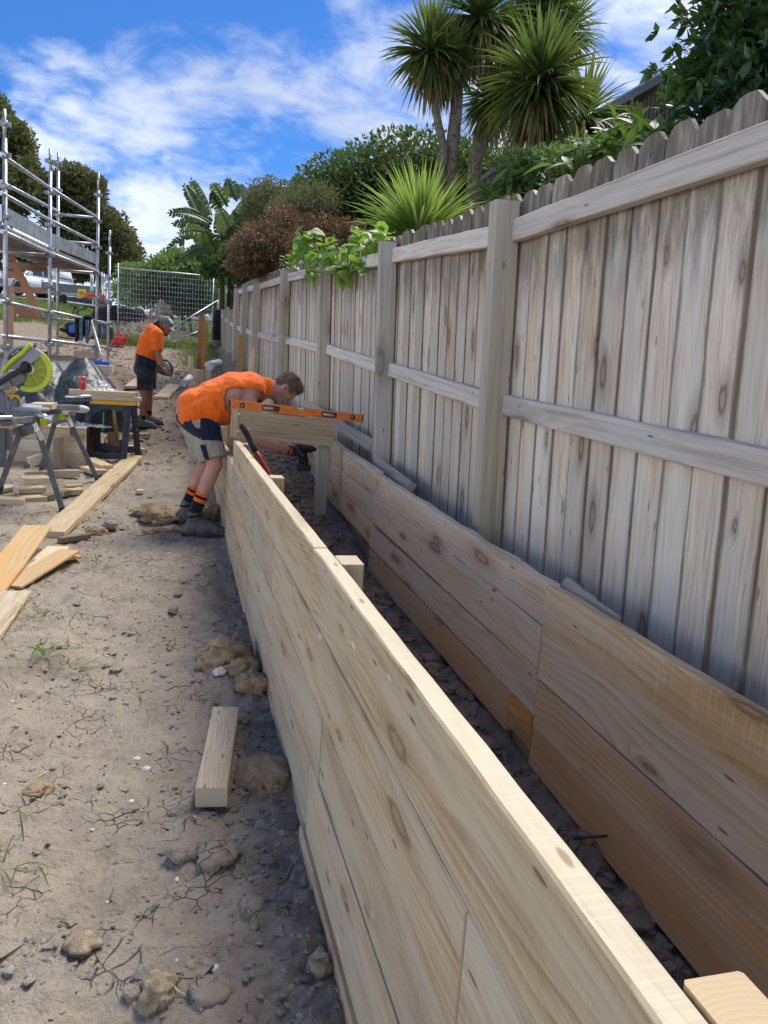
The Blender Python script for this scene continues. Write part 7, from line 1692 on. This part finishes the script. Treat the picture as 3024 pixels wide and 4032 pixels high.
st_(185,265,(.045,.04,.02),18,'rusty brown lump of earth at the left of the near ground',S_CLOD,3,.5)
st_(1350,610,(.024,.022,.018),19,'rounded earth lump on the dark gravel by the wall',S_CLAY,3,.3)
st_(1600,1180,(.03,.03,.03),23,'pale crumb of clay at the very foot of the wall',S_TAN,3,.5)
p=gr(*zr(1030,620)); rock('stone',(p[0],p[1],G(p[0],p[1])+.015),(.028,.026,.022),S_STONE,22,'rounded grey stone on the path past the clay lumps','stone',None,2,.25)
p=gr(*zr(1305,1030)); rock('stone',(p[0],p[1],G(p[0],p[1])+.01),(.03,.022,.02),S_WHITE,24,'white crumbly stone at the near side of the largest clay lump','stone',None,3,.45)
p=gr(*zr(655,140)); rock('stone',(p[0],p[1],G(p[0],p[1])+.03),(.06,.05,.045),S_STONE,25,'blue grey rock beside the dark lump near the damp offcut','stone',None,2,.4)
# crumbs and chips nobody could count
def crumbs(name,pts,size,mt,seed,flat=.6):
    r=np.random.default_rng(seed); ico=[]; bm=bmesh.new(); bmesh.ops.create_icosphere(bm,subdivisions=1,radius=1.0); bv=np.array([v.co[:] for v in bm.verts]); bf=np.array([[v.index for v in f.verts] for f in bm.faces]); bm.free()
    n=len(pts); sc_=size*np.exp(r.normal(0,.45,n))[:,None,None]; nz=1+r.normal(0,.22,(n,len(bv),1)); V=bv[None]*nz*sc_*np.stack([.7+.6*r.random(n),.7+.6*r.random(n),flat*(.6+.6*r.random(n))],1)[:,None,:]
    V=V+pts[:,None,:]; F=(bf[None]+(np.arange(n)*len(bv))[:,None,None]).reshape(-1,3); return tag(link(name,npmesh(name,V.reshape(-1,3),F,mt,False)),kind='stuff')
def scatter(n,fx,fy,seed):
    r=np.random.default_rng(seed); x=fx(r,n); y=fy(r,n); return np.stack([x,y,ground_smooth(x,y)+ground_rough(x,y)],1)
crumbs('clay_crumbs',scatter(9000,lambda r,n:r.uniform(-2.2,.37,n),lambda r,n:.9+8*r.random(n)**1.8,1),.0045,S_CLAY,1)
crumbs('clay_flakes',scatter(1300,lambda r,n:r.uniform(-2.0,.36,n),lambda r,n:.9+7*r.random(n)**1.6,4),.012,S_CLAY,4,.35)
crumbs('wall_foot_crumbs',scatter(600,lambda r,n:.385-np.abs(r.normal(0,.12,n)),lambda r,n:.9+4.5*r.random(n)**1.4,2),.008,plain('dark_crumb',(.25,.205,.165),.95,0,.2,.4,60,.3),2)
crumbs('pale_chips',scatter(170,lambda r,n:r.uniform(-1.9,.36,n),lambda r,n:.9+6*r.random(n)**1.6,3),.0045,S_WHITE,3,.5)
crumbs('grey_gravel',np.concatenate([scatter(60,lambda r,n:r.normal(.26,.06,n),lambda r,n:r.normal(1.98,.12,n),5),scatter(26,lambda r,n:r.normal(-.32,.05,n),lambda r,n:r.normal(1.72,.04,n),6)]),.008,S_STONE,5,.7)
crumbs('dirt_lumps',scatter(2600,lambda r,n:r.uniform(-3.5,.3,n),lambda r,n:9+14*r.random(n),14),.022,S_CLAY,14,.8)
r=np.random.default_rng(8); n=3800; x=r.uniform(.45,1.19,n); y=1.0+11*r.random(n)**1.6; tz=tr_fn(x,y); x=x+fence_x(y)*np.clip((x-.2),0,1)
crumbs('trench_crumbs',np.stack([x,y,tz+.004],1),.013,S_TRENCH,8,.75)
n=700; x=r.uniform(.45,1.19,n); y=1.0+8*r.random(n)**1.5; crumbs('trench_lumps',np.stack([x,y,tr_fn(x,y)+.006],1),.021,S_TRENCH,9,.7)
# straw and splinters
def straws(name,pts,L,w,mt,seed):
    r=np.random.default_rng(seed); n=len(pts); a=r.random(n)*6.28; d=np.stack([np.cos(a),np.sin(a),r.normal(0,.15,n)],1)*(L*(.4+r.random(n)))[:,None]; s=np.stack([-np.sin(a),np.cos(a),0*a],1)*w; c=np.stack([0*a,0*a,0*a+w*.8],1)
    k=pts+d*.5+np.stack([r.normal(0,.12,n),r.normal(0,.12,n),0*a],1)*L*.6
    V=np.stack([pts-s+c,pts+s+c,k+s+c*2,k-s+c*2,pts+d+s*.4+c,pts+d-s*.4+c],1).reshape(-1,3); b=np.arange(n)[:,None]*6
    return tag(link(name,npmesh(name,V,np.concatenate([np.concatenate([b,b+1,b+2,b+3],1),np.concatenate([b+3,b+2,b+4,b+5],1)]),mt,False)),kind='stuff')
straws('straw_litter',scatter(170,lambda r,n:r.uniform(-1.9,.36,n),lambda r,n:.9+7*r.random(n)**1.5,11)+V3(0,0,.004),.055,.0016,plain('straw',(.50,.40,.24),.8),11)
straws('twig_litter',scatter(50,lambda r,n:r.uniform(-1.9,.36,n),lambda r,n:.9+6*r.random(n)**1.5,12)+V3(0,0,.005),.07,.0022,plain('twig',(.14,.10,.07),.9),12)
n=110; x=r.uniform(.47,1.17,n); y=1.1+6*r.random(n)**1.3; straws('trench_splinters',np.stack([x,y,tr_fn(x,y)+.016],1),.06,.0025,W_PINE,13)
# grass tufts on the path
def tuft(lb,u,v,n,L,seed,spread=.05,flatk=.9):
    p=atg(u,v); r=np.random.default_rng(seed); p[2]=G(p[0],p[1]); V,F=swords(p+V3(0,0,.002),(0,0,1),n,L,.0065,(.35,1.45),.5,4,seed,.35,.6)
    V=V+np.repeat(np.stack([r.normal(0,spread,n),r.normal(0,spread*.5,n),0*np.arange(n)],1),15,axis=0)
    t=thing('grass_tuft',lb,'grass tuft',tuple(p),0,'grass tufts on the path'); link('blades',npmesh('blades',V,F,L_GRASS),t)['kind']='stuff'
tuft('widest grass tuft with flattened blades on the near clay',90,1432,46,.10,1,.05); tuft('small upright bright grass tuft beside the widest one',158,1445,16,.075,2,.008)
tuft('dark grass tuft on the clay beyond the pale grey board',214,1222,26,.11,3,.03); tuft('sparse grass tuft at the tip of the pale grey board',90,1330,26,.10,4,.05)
tuft('withered grass tuft cut by the left edge in the near ground',18,1865,22,.08,5,.03); tuft('sparse sunlit grass by the stand foot at the left edge',40,1130,30,.09,6,.10); tuft('faint sunlit grass near the end of the long plank',118,1112,16,.08,7,.06)
# rootlets and wire poking out of the trench boards
m=MB(); p=atx(1262,1815,1.195); q=atx(1310,1806,1.19); m.tube([atx(1222,1822,1.08)*1.0,p-V3(.05,0,-.01),q],.004,6); tag(m.build('rootlet',BARK_D),'thin curved root poking from the lowest board in the trench','root')
m=MB(); P_=[atx(545,2210,.41) for _ in range(1)]
